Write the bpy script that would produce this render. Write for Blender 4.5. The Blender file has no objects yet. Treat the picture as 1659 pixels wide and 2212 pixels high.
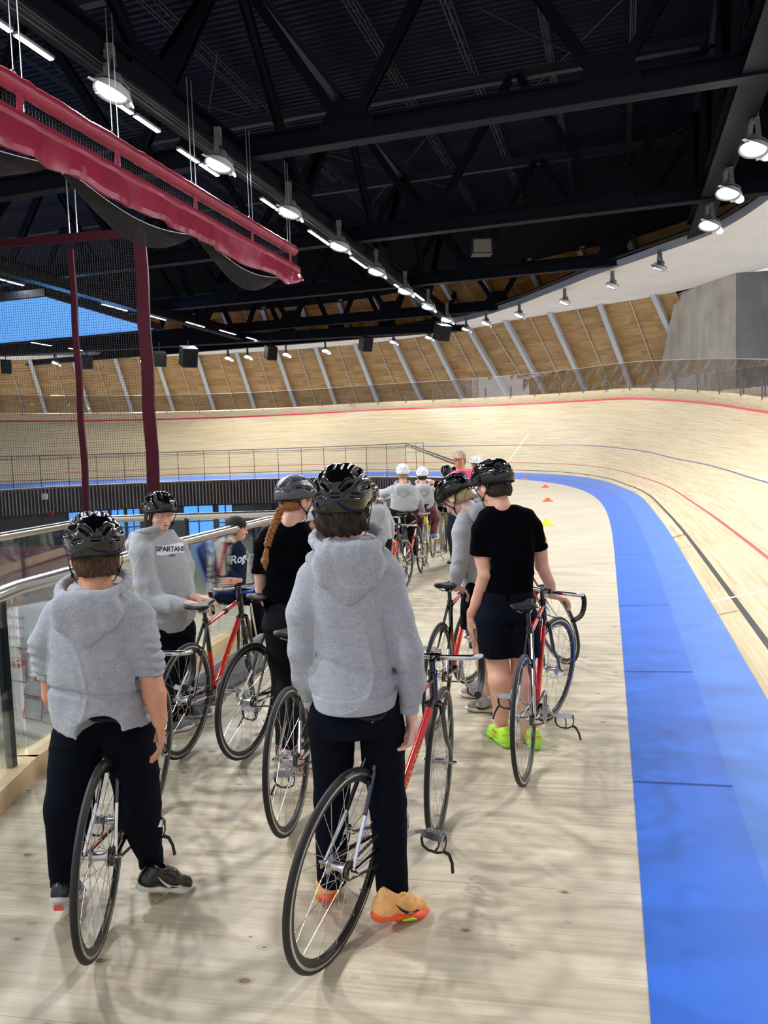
import bpy, math, random
import numpy as np
from mathutils import Vector, Matrix

# ------------------------------------------------------------------ camera, world, exposure
SC = bpy.context.scene
COL = SC.collection
F_PX, CAM_H = 1640.0, 1.74
PITCH, ROLL = math.radians(4.45), math.radians(1.85)
FW = np.array([0, math.cos(PITCH), -math.sin(PITCH)])
_r0 = np.array([1.0, 0, 0]); _u0 = np.cross(_r0, FW)
RT = math.cos(ROLL)*_r0 - math.sin(ROLL)*_u0
UP = math.cos(ROLL)*_u0 + math.sin(ROLL)*_r0
cam = bpy.data.cameras.new('camera'); cam_o = bpy.data.objects.new('camera', cam); COL.objects.link(cam_o)
cam.sensor_fit = 'HORIZONTAL'; cam.sensor_width = 36.0; cam.lens = 36.0*F_PX/1659.0
cam.clip_start = 0.05; cam.clip_end = 400
cam_o.matrix_world = Matrix(((RT[0], UP[0], -FW[0], 0), (RT[1], UP[1], -FW[1], 0), (RT[2], UP[2], -FW[2], CAM_H), (0, 0, 0, 1)))
SC.camera = cam_o
SC.view_settings.view_transform = 'Standard'; SC.view_settings.look = 'None'
SC.view_settings.exposure = 0.0; SC.view_settings.gamma = 1.0; SC.view_settings.use_curve_mapping = False
SC.cycles.use_denoising = True
SC.cycles.max_bounces = 8; SC.cycles.transparent_max_bounces = 24
SC.cycles.sample_clamp_indirect = 4.0
WORLD = bpy.data.worlds.new('hall_air'); SC.world = WORLD; WORLD.use_nodes = True
WORLD.node_tree.nodes['Background'].inputs[0].default_value = (0.93, 0.95, 1.0, 1)
WORLD.node_tree.nodes['Background'].inputs[1].default_value = 0.85
FLOOD_W = 860.0      # each floodlight
STRIP_W = 60.0

def ray(px, py): return FW + RT*((px-829.5)/F_PX) + UP*((1106-py)/F_PX)
def G(px, py, z=0.0):
    d = ray(px, py); t = (z-CAM_H)/d[2]; p = d*t; return np.array([p[0], p[1], z])
def P(px, py, Y):
    d = ray(px, py); return d*(Y/d[1]) + np.array([0, 0, CAM_H])
# building axes: U runs along the hall, V across it
BA = 0.3012
def UV(u, v, z=0.0): return np.array([u*math.sin(BA)+v*math.cos(BA), u*math.cos(BA)-v*math.sin(BA), z])

# ------------------------------------------------------------------ mesh collecting
def V3(*a): return np.array(a, float)
def nrm(v):
    v = np.asarray(v, float); n = np.linalg.norm(v); return v/n if n > 1e-12 else v
def frame(d, up=(0, 0, 1)):
    d = nrm(d); s = np.cross(d, up)
    if np.linalg.norm(s) < 1e-4: s = np.cross(d, (1, 0, 0))
    s = nrm(s); return d, s, np.cross(s, d)
class MB:
    def __init__(self): self.v = []; self.f = []; self.n = 0
    def add(self, verts, faces):
        verts = np.asarray(verts, float).reshape(-1, 3)
        self.v.append(verts); n = self.n
        self.f.extend([tuple(int(i)+n for i in f) for f in faces]); self.n += len(verts); return self
    def box(self, c, size, rot=None):
        s = np.array(size, float)/2
        p = np.array([[x, y, z] for x in (-1, 1) for y in (-1, 1) for z in (-1, 1)])*s
        if rot is not None: p = p @ np.asarray(rot).T
        return self.add(p+np.asarray(c, float), [(0, 1, 3, 2), (4, 6, 7, 5), (0, 4, 5, 1), (2, 3, 7, 6), (0, 2, 6, 4), (1, 5, 7, 3)])
    def beam(self, a, b, w, h, up=(0, 0, 1)):
        a = np.asarray(a, float); b = np.asarray(b, float); d, s, u = frame(b-a, up)
        p = []
        for q in (a, b):
            for i, j in ((-1, -1), (1, -1), (1, 1), (-1, 1)): p.append(q+s*i*w/2+u*j*h/2)
        return self.add(p, [(0, 3, 2, 1), (4, 5, 6, 7), (0, 1, 5, 4), (1, 2, 6, 5), (2, 3, 7, 6), (3, 0, 4, 7)])
    def ibeam(self, a, b, w, h, t=0.06, up=(0, 0, 1)):
        a = np.asarray(a, float); b = np.asarray(b, float); d, s, u = frame(b-a, up)
        o = u*(h/2-t/2)
        self.beam(a+o, b+o, w, t, up); self.beam(a-o, b-o, w, t, up); self.beam(a, b, t, h-2*t, up); return self
    def tube(self, pts, r, n=10, closed=False, caps=True, flat=1.0, up=(0, 0, 1)):
        pts = np.asarray(pts, float); m = len(pts)
        r = np.full(m, r, float) if np.isscalar(r) else np.asarray(r, float)
        T = np.zeros_like(pts)
        for i in range(m):
            a = pts[(i-1) % m] if (closed or i > 0) else pts[i]; b = pts[(i+1) % m] if (closed or i < m-1) else pts[i]
            T[i] = nrm(b-a)
        d, s, u = frame(T[0], up); out = []
        for i in range(m):
            s = nrm(s-T[i]*np.dot(s, T[i])); u = np.cross(s, T[i])
            for k in range(n):
                an = 2*math.pi*k/n; out.append(pts[i]+s*math.cos(an)*r[i]+u*math.sin(an)*r[i]*flat)
        f = []
        for i in range(m if closed else m-1):
            j = (i+1) % m
            for k in range(n): f.append((i*n+k, i*n+(k+1) % n, j*n+(k+1) % n, j*n+k))
        if caps and not closed: f.append(tuple(range(n-1, -1, -1))); f.append(tuple((m-1)*n+k for k in range(n)))
        return self.add(out, f)
    def lathe(self, prof, c=(0, 0, 0), ax=(0, 0, 1), n=24, up=(1, 0, 0)):
        # prof: (radius, distance along the axis)
        d, s, u = frame(ax, up); c = np.asarray(c, float); out = []; m = len(prof)
        for r, h in prof:
            for k in range(n):
                an = 2*math.pi*k/n; out.append(c+d*h+(s*math.cos(an)+u*math.sin(an))*r)
        f = [(i*n+k, i*n+(k+1) % n, (i+1)*n+(k+1) % n, (i+1)*n+k) for i in range(m-1) for k in range(n)]
        if prof[0][0] > 1e-6: f.append(tuple(range(n-1, -1, -1)))
        if prof[-1][0] > 1e-6: f.append(tuple((m-1)*n+k for k in range(n)))
        return self.add(out, f)
    def ring(self, R, prof, c=(0, 0, 0), ax=(0, 1, 0), n=48, up=(0, 0, 1)):
        # closed profile (dr, dw) swept round a circle of radius R about ax
        d, s, u = frame(ax, up); c = np.asarray(c, float); m = len(prof); out = []
        for k in range(n):
            an = 2*math.pi*k/n; rad = s*math.cos(an)+u*math.sin(an)
            for dr, dw in prof: out.append(c+rad*(R+dr)+d*dw)
        f = [(k*m+i, k*m+(i+1) % m, ((k+1) % n)*m+(i+1) % m, ((k+1) % n)*m+i) for k in range(n) for i in range(m)]
        return self.add(out, f)
    def prism(self, poly, c, ex, ey, depth):
        # poly in 2D, axes ex, ey, extruded by depth along ex x ey
        ex = np.asarray(ex, float); ey = np.asarray(ey, float); ez = nrm(np.cross(ex, ey)); c = np.asarray(c, float); m = len(poly)
        a = [c+ex*x+ey*y-ez*depth/2 for x, y in poly]; b = [p+ez*depth for p in a]
        f = [tuple(range(m-1, -1, -1)), tuple(range(m, 2*m))]+[(i, (i+1) % m, m+(i+1) % m, m+i) for i in range(m)]
        return self.add(a+b, f)
    def strip(self, A, B):
        m = len(A); return self.add(list(A)+list(B), [(i, i+1, m+i+1, m+i) for i in range(m-1)])
    def build(self, name, mat, parent=None, smooth=True, origin=None, angle=40):
        v = np.concatenate(self.v) if self.v else np.zeros((0, 3))
        return mesh_obj(name, v if origin is None else v-np.asarray(origin, float), self.f, mat, parent, smooth, angle)
def mesh_obj(name, v, f, mat, parent=None, smooth=True, angle=40, me_only=False):
    me = bpy.data.meshes.new(name)
    if isinstance(f, np.ndarray):
        me.vertices.add(len(v)); me.vertices.foreach_set('co', np.asarray(v, np.float32).ravel())
        nf = len(f); me.loops.add(nf*4); me.loops.foreach_set('vertex_index', f.astype(np.int32).ravel())
        me.polygons.add(nf); me.polygons.foreach_set('loop_start', np.arange(0, nf*4, 4, dtype=np.int32))
        me.update(calc_edges=True)
    else:
        me.from_pydata([tuple(p) for p in v], [], f); me.update()
    if smooth:
        me.polygons.foreach_set('use_smooth', np.ones(len(me.polygons), bool))
        if angle and angle < 179:
            try: me.set_sharp_from_angle(angle=math.radians(angle))
            except Exception: pass
    if mat is not None: me.materials.append(mat)
    if me_only: return me
    o = bpy.data.objects.new(name, me); COL.objects.link(o)
    if parent is not None: o.parent = parent
    return o
def tag(o, label, cat, group=None, kind=None):
    if label: o['label'] = label
    if cat: o['category'] = cat
    if group: o['group'] = group
    if kind: o['kind'] = kind
    return o
def struct(o): o['kind'] = 'structure'; return o
def thing(name, label, cat, loc=(0, 0, 0), group=None, mat=None):
    o = bpy.data.objects.new(name, None); COL.objects.link(o); o.empty_display_size = 0.1
    if mat is not None: o.matrix_world = mat
    else: o.location = Vector(loc)
    return tag(o, label, cat, group)
def copy_tree(o, parent=None):
    c = o.copy(); COL.objects.link(c)
    if parent is not None: c.parent = parent
    for ch in list(o.children): copy_tree(ch, c)
    return c
def M4(R=None, t=(0, 0, 0)):
    m = Matrix.Identity(4)
    if R is not None:
        for i in range(3):
            for j in range(3): m[i][j] = float(R[i][j])
    for i in range(3): m[i][3] = float(t[i])
    return m
def rotz(a): c, s = math.cos(a), math.sin(a); return np.array([[c, -s, 0], [s, c, 0], [0, 0, 1.0]])
def rotx(a): c, s = math.cos(a), math.sin(a); return np.array([[1, 0, 0], [0, c, -s], [0, s, c]])
def roty(a): c, s = math.cos(a), math.sin(a); return np.array([[c, 0, s], [0, 1, 0], [-s, 0, c]])

# ------------------------------------------------------------------ materials
def lin(c):
    if max(c) > 1.0: c = [x/255.0 for x in c]
    return tuple((x/12.92 if x <= 0.04045 else ((x+0.055)/1.055)**2.4) for x in c[:3])
class NT:
    def __init__(self, m): self.nt = m.node_tree; self.N = self.nt.nodes; self.L = self.nt.links; self.b = self.N['Principled BSDF']
    def n(self, t, **k):
        o = self.N.new(t)
        for a, b in k.items(): setattr(o, a, b)
        return o
    def l(self, a, b): self.L.new(a, b)
    def val(self, s, x):
        if hasattr(x, 'is_output'): self.l(x, s)
        else: s.default_value = x
    def math(self, op, a, b=0.0, c=None):
        o = self.n('ShaderNodeMath', operation=op); self.val(o.inputs[0], a); self.val(o.inputs[1], b)
        if c is not None: self.val(o.inputs[2], c)
        return o.outputs[0]
    def mix(self, f, a, b):
        o = self.n('ShaderNodeMix', data_type='RGBA'); self.val(o.inputs[0], f)
        for s, x in ((o.inputs[6], a), (o.inputs[7], b)):
            if hasattr(x, 'is_output'): self.l(x, s)
            else: s.default_value = (*lin(x), 1)
        return o.outputs[2]
    def coord(self, which='Object', scale=(1, 1, 1), rot=(0, 0, 0)):
        t = self.n('ShaderNodeTexCoord'); m = self.n('ShaderNodeMapping'); self.l(t.outputs[which], m.inputs[0])
        m.inputs['Scale'].default_value = scale; m.inputs['Rotation'].default_value = rot; return m.outputs[0]
    def noise(self, vec, scale, detail=2.0, rough=0.5):
        o = self.n('ShaderNodeTexNoise'); self.l(vec, o.inputs['Vector']); o.inputs['Scale'].default_value = scale
        o.inputs['Detail'].default_value = detail; o.inputs['Roughness'].default_value = rough; return o.outputs[0]
    def ramp(self, f, stops):
        o = self.n('ShaderNodeValToRGB'); self.l(f, o.inputs[0]); e = o.color_ramp.elements
        while len(e) < len(stops): e.new(0.5)
        for i, (p, c) in enumerate(stops):
            e[i].position = p; e[i].color = (*lin(c), 1) if not np.isscalar(c) else (c, c, c, 1)
        return o.outputs[0]
    def bump(self, h, strength=0.3, dist=0.01):
        o = self.n('ShaderNodeBump'); self.l(h, o.inputs['Height']); o.inputs['Strength'].default_value = strength
        o.inputs['Distance'].default_value = dist; self.l(o.outputs[0], self.b.inputs['Normal'])
MATS = {}
def mat(name, col, rough=0.5, metal=0.0, spec=None, coat=0.0, noise=0.0, nscale=8.0, emit=None, es=0.0, alpha=1.0, trans=0.0, bump=0.0, bscale=200.0, sheen=0.0):
    if name in MATS: return MATS[name]
    m = bpy.data.materials.new(name); m.use_nodes = True; t = NT(m); b = t.b
    b.inputs['Base Color'].default_value = (*lin(col), 1); b.inputs['Roughness'].default_value = rough; b.inputs['Metallic'].default_value = metal
    if spec is not None: b.inputs['Specular IOR Level'].default_value = spec
    if coat: b.inputs['Coat Weight'].default_value = coat; b.inputs['Coat Roughness'].default_value = 0.03
    if emit is not None: b.inputs['Emission Color'].default_value = (*lin(emit), 1); b.inputs['Emission Strength'].default_value = es
    if sheen: b.inputs['Sheen Weight'].default_value = sheen; b.inputs['Sheen Roughness'].default_value = 0.5
    b.inputs['Alpha'].default_value = alpha; b.inputs['Transmission Weight'].default_value = trans
    if noise:
        v = t.coord('Object'); f = t.noise(v, nscale, 4)
        c = np.array(col, float); k = 255.0 if max(col) > 1 else 1.0
        lo = tuple(np.clip(c*(1-noise), 0.002, k)); hi = tuple(np.clip(c*(1+noise), 0, k))
        t.l(t.ramp(f, [(0.3, lo), (0.7, hi)]), b.inputs['Base Color'])
    if bump:
        v = t.coord('Object'); t.bump(t.noise(v, bscale, 2), bump, 0.002)
    MATS[name] = m; return m
def melange(name, c0, c1):
    # heathered sweatshirt cloth: fine fibres of two tones
    if name in MATS: return MATS[name]
    m = bpy.data.materials.new(name); m.use_nodes = True; t = NT(m)
    v = t.coord('Object', (260, 260, 900)); n1 = t.noise(v, 1.0, 2); v2 = t.coord('Object', (30, 30, 60)); n2 = t.noise(v2, 1.0, 3)
    f = t.math('ADD', t.math('MULTIPLY', n1, 0.85), t.math('MULTIPLY', n2, 0.15))
    t.l(t.ramp(f, [(0.36, c0), (0.62, c1)]), t.b.inputs['Base Color']); t.b.inputs['Roughness'].default_value = 0.95
    t.b.inputs['Specular IOR Level'].default_value = 0.15; t.b.inputs['Sheen Weight'].default_value = 0.15
    t.bump(n1, 0.25, 0.002); MATS[name] = m; return m
def glass(name, tint=(200, 215, 215), amount=0.12, refl=0.6):
    # thin clear sheet: mostly see-through with a mirror coat
    if name in MATS: return MATS[name]
    m = bpy.data.materials.new(name); m.use_nodes = True; t = NT(m); N, L = t.N, t.L
    out = [n for n in N if n.type == 'OUTPUT_MATERIAL'][0]
    tr = N.new('ShaderNodeBsdfTransparent'); tr.inputs[0].default_value = (*[1-amount*(1-x) for x in lin(tint)], 1)
    gl = N.new('ShaderNodeBsdfGlossy'); gl.inputs['Roughness'].default_value = 0.02; gl.inputs[0].default_value = (1, 1, 1, 1)
    fr = N.new('ShaderNodeFresnel'); fr.inputs[0].default_value = 1.5
    k = t.math('MULTIPLY', fr.outputs[0], refl); mx = N.new('ShaderNodeMixShader')
    L.new(k, mx.inputs[0]); L.new(tr.outputs[0], mx.inputs[1]); L.new(gl.outputs[0], mx.inputs[2]); L.new(mx.outputs[0], out.inputs[0])
    MATS[name] = m; return m
_fontcache = {}
def text_geo(s, size=1.0, depth=0.0, shear=0.0, spacing=1.0, bold=0.0):
    k = (s, shear, spacing, bold)
    if k not in _fontcache:
        cu = bpy.data.curves.new('lettering', 'FONT'); cu.body = s; cu.align_x = 'CENTER'; cu.align_y = 'CENTER'; cu.size = 1.0
        cu.shear = shear; cu.space_character = spacing; cu.offset = bold; cu.resolution_u = 3
        o = bpy.data.objects.new('lettering', cu); COL.objects.link(o)
        dg = bpy.context.evaluated_depsgraph_get(); me = bpy.data.meshes.new_from_object(o.evaluated_get(dg))
        v = np.array([tuple(p.co) for p in me.vertices]).reshape(-1, 3); f = [tuple(p.vertices) for p in me.polygons]
        bpy.data.objects.remove(o); bpy.data.curves.remove(cu); bpy.data.meshes.remove(me); _fontcache[k] = (v, f)
    v, f = _fontcache[k]; return v*size, f
# ------------------------------------------------------------------ track outline (stations every half metre)
KS = np.array([-12, 0, 10, 20, 32, 45, 65, 90, 140.])
TK = np.array([0.0, 0.0015, -0.0002, 0.006, 0.0185, 0.0338, 0.0482, 0.061, 0.0733])
TPH = np.array([0.1586, 0.1906, 0.2694, 0.3069, 0.4362, 0.7452, 0.96, 0.9215, 0.8213])
TWB = np.array([0.8006, 0.8, 0.9706, 1.1332, 1.6174, 3.0357, 4.5219, 5.2, 5.6])
SS = np.arange(-12, 118, 0.5)
_th = np.minimum(np.cumsum(np.interp(SS, KS, TK))*0.5, math.pi)
_x = np.cumsum(np.cos(_th))*0.5-12; _y = 0.1396-np.cumsum(np.sin(_th))*0.5
_ca, _sa = math.cos(BA), math.sin(BA)
TX = _x*_sa+_y*_ca; TY = _x*_ca-_y*_sa
TNX = np.sin(_th)*_sa+np.cos(_th)*_ca; TNY = np.sin(_th)*_ca-np.cos(_th)*_sa
_ker = np.hanning(13); _ker /= _ker.sum()
def _sm(a): return np.convolve(np.pad(a, 6, mode='edge'), _ker, 'valid')
PHI = _sm(np.interp(SS, KS, TPH)); WB = _sm(np.interp(SS, KS, TWB)); BETA = 0.045; TOPW, WALLH = 6.6, 0.44
IN = np.stack([TX, TY, 0*TX], 1)
NRM = np.stack([TNX, TNY, 0*TNX], 1)
BO = IN+NRM*(WB*math.cos(BETA))[:, None]; BO[:, 2] = WB*math.sin(BETA)
def trk(w, dz=0.0):
    o = BO+NRM*(np.cos(PHI)*w)[:, None]; o[:, 2] += np.sin(PHI)*w+dz; return o

# ------------------------------------------------------------------ surface materials
def m_floor():
    m = bpy.data.materials.new('plywood_floor'); m.use_nodes = True; t = NT(m)
    v = t.coord('Object', (1, 1, 1), (0, 0, math.radians(10)))
    w = t.n('ShaderNodeMapping'); t.l(v, w.inputs[0]); w.inputs['Scale'].default_value = (0.55, 7.0, 1.0)
    g1 = t.noise(w.outputs[0], 2.2, 6, 0.62)
    w2 = t.n('ShaderNodeMapping'); t.l(v, w2.inputs[0]); w2.inputs['Scale'].default_value = (1.2, 60.0, 1.0)
    g2 = t.noise(w2.outputs[0], 1.5, 3)
    big = t.noise(v, 0.55, 3)
    f = t.math('ADD', t.math('MULTIPLY', g1, 0.6), t.math('ADD', t.math('MULTIPLY', g2, 0.22), t.math('MULTIPLY', big, 0.22)))
    base = t.ramp(f, [(0.28, (140, 122, 100)), (0.42, (176, 160, 136)), (0.58, (200, 188, 166)), (0.8, (212, 201, 182))])
    # knots
    w3 = t.n('ShaderNodeMapping'); t.l(v, w3.inputs[0]); w3.inputs['Scale'].default_value = (5.5, 9.0, 1.0)
    vo = t.n('ShaderNodeTexVoronoi'); vo.feature = 'F1'; t.l(w3.outputs[0], vo.inputs['Vector']); vo.inputs['Scale'].default_value = 1.0
    sep = t.n('ShaderNodeSeparateColor'); t.l(vo.outputs['Color'], sep.inputs[0])
    rad = t.math('MULTIPLY', t.math('SUBTRACT', sep.outputs[0], 0.40), 0.22)
    kn = t.math('LESS_THAN', vo.outputs['Distance'], rad)
    halo = t.math('MULTIPLY', t.math('LESS_THAN', vo.outputs['Distance'], t.math('MULTIPLY', rad, 1.7)), 0.35)
    c = t.mix(halo, base, (150, 118, 88)); c = t.mix(t.math('MULTIPLY', kn, 0.75), c, (92, 68, 50))
    # sheet joints
    sx = t.n('ShaderNodeSeparateXYZ'); t.l(v, sx.inputs[0]); fr = t.math('FRACT', t.math('DIVIDE', t.math('ADD', sx.outputs[1], 50.13), 0.915)); c = t.mix(t.math('MULTIPLY', t.math('LESS_THAN', fr, 0.0042), 0.5), c, (105, 85, 66))
    t.l(c, t.b.inputs['Base Color']); t.b.inputs['Roughness'].default_value = 0.48; t.b.inputs['Specular IOR Level'].default_value = 0.35
    t.bump(g1, 0.06, 0.004); return m
def m_track(col0, col1, col2, lines=True):
    m = bpy.data.materials.new('track_boards'); m.use_nodes = True; t = NT(m)
    uv = t.n('ShaderNodeUVMap'); sp = t.n('ShaderNodeSeparateXYZ'); t.l(uv.outputs[0], sp.inputs[0]); s, w = sp.outputs[0], sp.outputs[1]
    br = t.n('ShaderNodeTexBrick'); t.l(uv.outputs[0], br.inputs['Vector']); br.inputs['Scale'].default_value = 1.0
    br.inputs['Brick Width'].default_value = 2.4; br.inputs['Row Height'].default_value = 0.04; br.inputs['Mortar Size'].default_value = 0.0012; br.offset = 0.37
    br.inputs['Color1'].default_value = (0.25, 0.25, 0.25, 1); br.inputs['Color2'].default_value = (0.8, 0.8, 0.8, 1); br.inputs['Mortar'].default_value = (0.0, 0.0, 0.0, 1)
    mp = t.n('ShaderNodeMapping'); t.l(uv.outputs[0], mp.inputs[0]); mp.inputs['Scale'].default_value = (0.5, 14, 1)
    n = t.noise(mp.outputs[0], 1.0, 5, 0.65)
    f = t.math('ADD', t.math('MULTIPLY', br.outputs[0], 0.35), t.math('MULTIPLY', n, 0.65))
    c = t.ramp(f, [(0.3, col0), (0.5, col1), (0.75, col2)])
    if lines:
        def band(c, lo, hi, col):
            k = t.math('MULTIPLY', t.math('GREATER_THAN', w, lo), t.math('LESS_THAN', w, hi)); return t.mix(k, c, col)
        c = band(c, 0.20, 0.255, (38, 36, 36)); c = band(c, 0.855, 0.905, (176, 52, 60)); c = band(c, 2.45, 2.51, (46, 62, 120)); c = band(c, TOPW-0.17, TOPW, (205, 52, 78))
        def cross(c, s0, w1, col, hw=0.03):
            k = t.math('MULTIPLY', t.math('LESS_THAN', t.math('ABSOLUTE', t.math('SUBTRACT', s, s0)), hw), t.math('LESS_THAN', w, w1)); return t.mix(k, c, col)
        c = cross(c, 8.15, 9, (240, 238, 232)); c = cross(c, 51.6, 3.6, (236, 226, 190), 0.06)
        # short tick marks beside the black line
        md = t.math('ABSOLUTE', t.math('SUBTRACT', t.math('MODULO', t.math('ADD', s, 20.0), 5.0), 2.5))
        k = t.math('MULTIPLY', t.math('LESS_THAN', md, 0.014), t.math('MULTIPLY', t.math('LESS_THAN', w, 0.19), t.math('GREATER_THAN', w, 0.0)))
        c = t.mix(k, c, (60, 56, 52))
    t.l(c, t.b.inputs['Base Color']); t.b.inputs['Roughness'].default_value = 0.42; t.b.inputs['Specular IOR Level'].default_value = 0.3; return m
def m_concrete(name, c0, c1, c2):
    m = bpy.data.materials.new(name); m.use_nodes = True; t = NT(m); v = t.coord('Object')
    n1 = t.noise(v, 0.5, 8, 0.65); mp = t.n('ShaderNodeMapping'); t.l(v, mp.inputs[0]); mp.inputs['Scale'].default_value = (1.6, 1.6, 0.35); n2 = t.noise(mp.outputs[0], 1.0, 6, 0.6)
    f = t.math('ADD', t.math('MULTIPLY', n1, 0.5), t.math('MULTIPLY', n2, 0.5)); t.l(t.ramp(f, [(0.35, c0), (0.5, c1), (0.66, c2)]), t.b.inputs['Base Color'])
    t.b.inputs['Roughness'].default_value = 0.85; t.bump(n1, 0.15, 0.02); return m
def m_woodwall():
    m = bpy.data.materials.new('plywood_panelling'); m.use_nodes = True; t = NT(m)
    uv = t.n('ShaderNodeUVMap'); br = t.n('ShaderNodeTexBrick'); t.l(uv.outputs[0], br.inputs['Vector']); br.inputs['Scale'].default_value = 1.0
    br.inputs['Brick Width'].default_value = 1.7; br.inputs['Row Height'].default_value = 0.5; br.inputs['Mortar Size'].default_value = 0.008; br.offset = 0.31
    br.inputs['Color1'].default_value = (0.0, 0, 0, 1); br.inputs['Color2'].default_value = (1, 1, 1, 1); br.inputs['Mortar'].default_value = (0.2, 0.2, 0.2, 1)
    mp = t.n('ShaderNodeMapping'); t.l(uv.outputs[0], mp.inputs[0]); mp.inputs['Scale'].default_value = (0.8, 6, 1); n = t.noise(mp.outputs[0], 1.0, 5, 0.6)
    f = t.math('ADD', t.math('MULTIPLY', br.outputs[0], 0.2), t.math('MULTIPLY', n, 0.8))
    t.l(t.ramp(f, [(0.3, (144, 106, 62)), (0.5, (174, 136, 84)), (0.75, (198, 162, 108))]), t.b.inputs['Base Color'])
    t.b.inputs['Roughness'].default_value = 0.6; return m
M_FLOOR = m_floor()
M_TRACK = m_track((172, 148, 112), (204, 184, 146), (222, 206, 172))
M_WALLB = m_track((186, 162, 124), (212, 190, 150), (226, 208, 172), lines=False)
M_CONC_LIT = m_concrete('concrete_lit', (168, 162, 150), (192, 187, 176), (210, 206, 196))  # pier concrete, brightness of its lit face put into the colour
M_CONC_SHADED = m_concrete('concrete_shaded', (104, 105, 107), (120, 121, 123), (136, 137, 138))  # same concrete, shade on the other pier faces painted in as darker grey
M_WOODW = m_woodwall()
M_BLUE = mat('blue_band', (32, 96, 196), 0.5, spec=0.3, noise=0.04, nscale=2.0)
M_BLUE2 = mat('blue_band_boards', (56, 110, 196), 0.5, spec=0.3, noise=0.06, nscale=3.0)
M_STEEL = mat('black_steel', (5, 8, 20), 0.6, spec=0.15)
M_STEELG = mat('grey_steel', (30, 33, 44), 0.5)
M_RIB = mat('rib_paint', (196, 198, 200), 0.45)
M_SOFF = mat('soffit_plaster', (246, 238, 224), 0.8, noise=0.015, nscale=0.7)
M_FASC = mat('soffit_edge', (168, 178, 190), 0.4)
M_INOX = mat('brushed_steel', (205, 200, 192), 0.22, 1.0)
M_DKMET = mat('dark_post_metal', (40, 52, 54), 0.35, 0.6)
M_CURB = mat('timber_curb', (205, 180, 142), 0.6, noise=0.08, nscale=6)
M_GLASS = glass('balustrade_glass', (200, 220, 218), 0.25, 0.55)
M_PLEX = glass('track_plexiglass', (150, 150, 155), 0.6, 0.3)
M_MAROON = mat('maroon_vinyl', (48, 7, 19), 0.6, spec=.12, noise=0.05, nscale=3)
M_MAROON2 = mat('maroon_valance', (146, 42, 66), 0.36, noise=0.08, nscale=1.5)
M_NET = mat('net_cord', (14, 14, 20), 0.8)
M_WHITEEM = mat('lamp_lens', (255, 255, 255), 0.3, emit=(250, 252, 255), es=34.0)
M_WHITEOFF = mat('lamp_lens_dim', (215, 215, 215), 0.3)
M_LAMPB = mat('lamp_body', (118, 120, 120), 0.45, 0.3)
M_DARKM = mat('matte_black', (12, 12, 13), 0.55)

def uvmesh(name, rows, us, vs, m, rev=False):
    # rows: list over v of arrays over u of points
    nu = len(us); nv = len(vs); V = np.concatenate(rows); f = []
    for j in range(nv-1):
        for i in range(nu-1):
            q = (j*nu+i, j*nu+i+1, (j+1)*nu+i+1, (j+1)*nu+i); f.append(q[::-1] if rev else q)
    o = mesh_obj(name, V, f, m, angle=180); me = o.data; ul = me.uv_layers.new(name='UVMap')
    uvs = np.array([(us[i], vs[j]) for j in range(nv) for i in range(nu)])
    li = np.zeros(len(me.loops), np.int32); me.loops.foreach_get('vertex_index', li)
    ul.data.foreach_set('uv', uvs[li].astype(np.float32).ravel()); return o

# ------------------------------------------------------------------ floor and track
BP = np.array([[-1.95, 1.2], [-2.0, 2.9], [-2.05, 4.15], [-1.82, 5.57], [-1.26, 8.05], [-0.5, 9.95], [0.23, 11.69], [1.31, 15.54], [2.6, 21.0], [3.9, 28.0], [4.9, 36.0], [5.4, 42.0], [5.2, 46.0]])
far_i = np.where((SS > 50) & (SS < 117.5))[0]
LEDGE = IN-NRM*1.25                                         # inner edge of the apron round the far bend
near_i = np.where(SS <= 50)[0]
fl = [tuple(p) for p in IN[near_i]]+[tuple(p) for p in IN[far_i]]
fl += [tuple(p) for p in LEDGE[far_i[::-1]]]
fl += [(x, y, 0) for x, y in BP[::-1][:9]]
fl += [(-1.26, 9.0, 0), (-3.42, 9.02, 0), (-4.3, 3.0, 0), (-5.0, -11, 0)]
floor = mesh_obj('floor', [(p[0], p[1], 0.0) for p in fl], [tuple(range(len(fl)))], M_FLOOR, smooth=False); struct(floor)
band = uvmesh('trim_1', [IN+NRM*(WB*k)[:, None]+np.array([0, 0, 1])*(0.004+WB*k*math.sin(BETA))[:, None] for k in (0, 0.55)], SS, [0, 1], M_BLUE, rev=True); struct(band)
band2 = uvmesh('trim_2', [IN+NRM*(WB*k)[:, None]+np.array([0, 0, 1])*(0.004+WB*k*math.sin(BETA))[:, None] for k in (0.55, 1.0)], SS, [0, 1], M_BLUE2, rev=True); struct(band2)
mb = MB()                                                   # sheet joints of the blue band
for s0 in (-1.3, 1.1, 3.3, 5.5, 8.0, 12.0, 17.0, 23.0):
    i = int(np.argmin(abs(SS-s0))); a = IN[i]+np.array([0, 0, .0075]); b = IN[i]+NRM[i]*WB[i]*0.55+np.array([0, 0, .0075+WB[i]*.55*math.sin(BETA)]); mb.beam(a, b, 0.007, 0.001)
struct(mb.build('trim_3', mat('joint_line', (22, 48, 110), 0.8)))
ws = [0, 0.2, 0.9, 1.7, 2.5, 3.6, 4.8, 5.8, TOPW]
track = uvmesh('floor_track', [trk(w) for w in ws], SS, ws, M_TRACK, rev=True); track.name = 'track_surface'; struct(track)
wb_ = [trk(TOPW), trk(TOPW+0.12, WALLH), trk(TOPW+0.24, WALLH), trk(TOPW+0.30, -0.6)]
wall = uvmesh('trim_4', wb_, SS*6, [0, .5, .6, 1.6], M_WALLB, rev=True); struct(wall)

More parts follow.
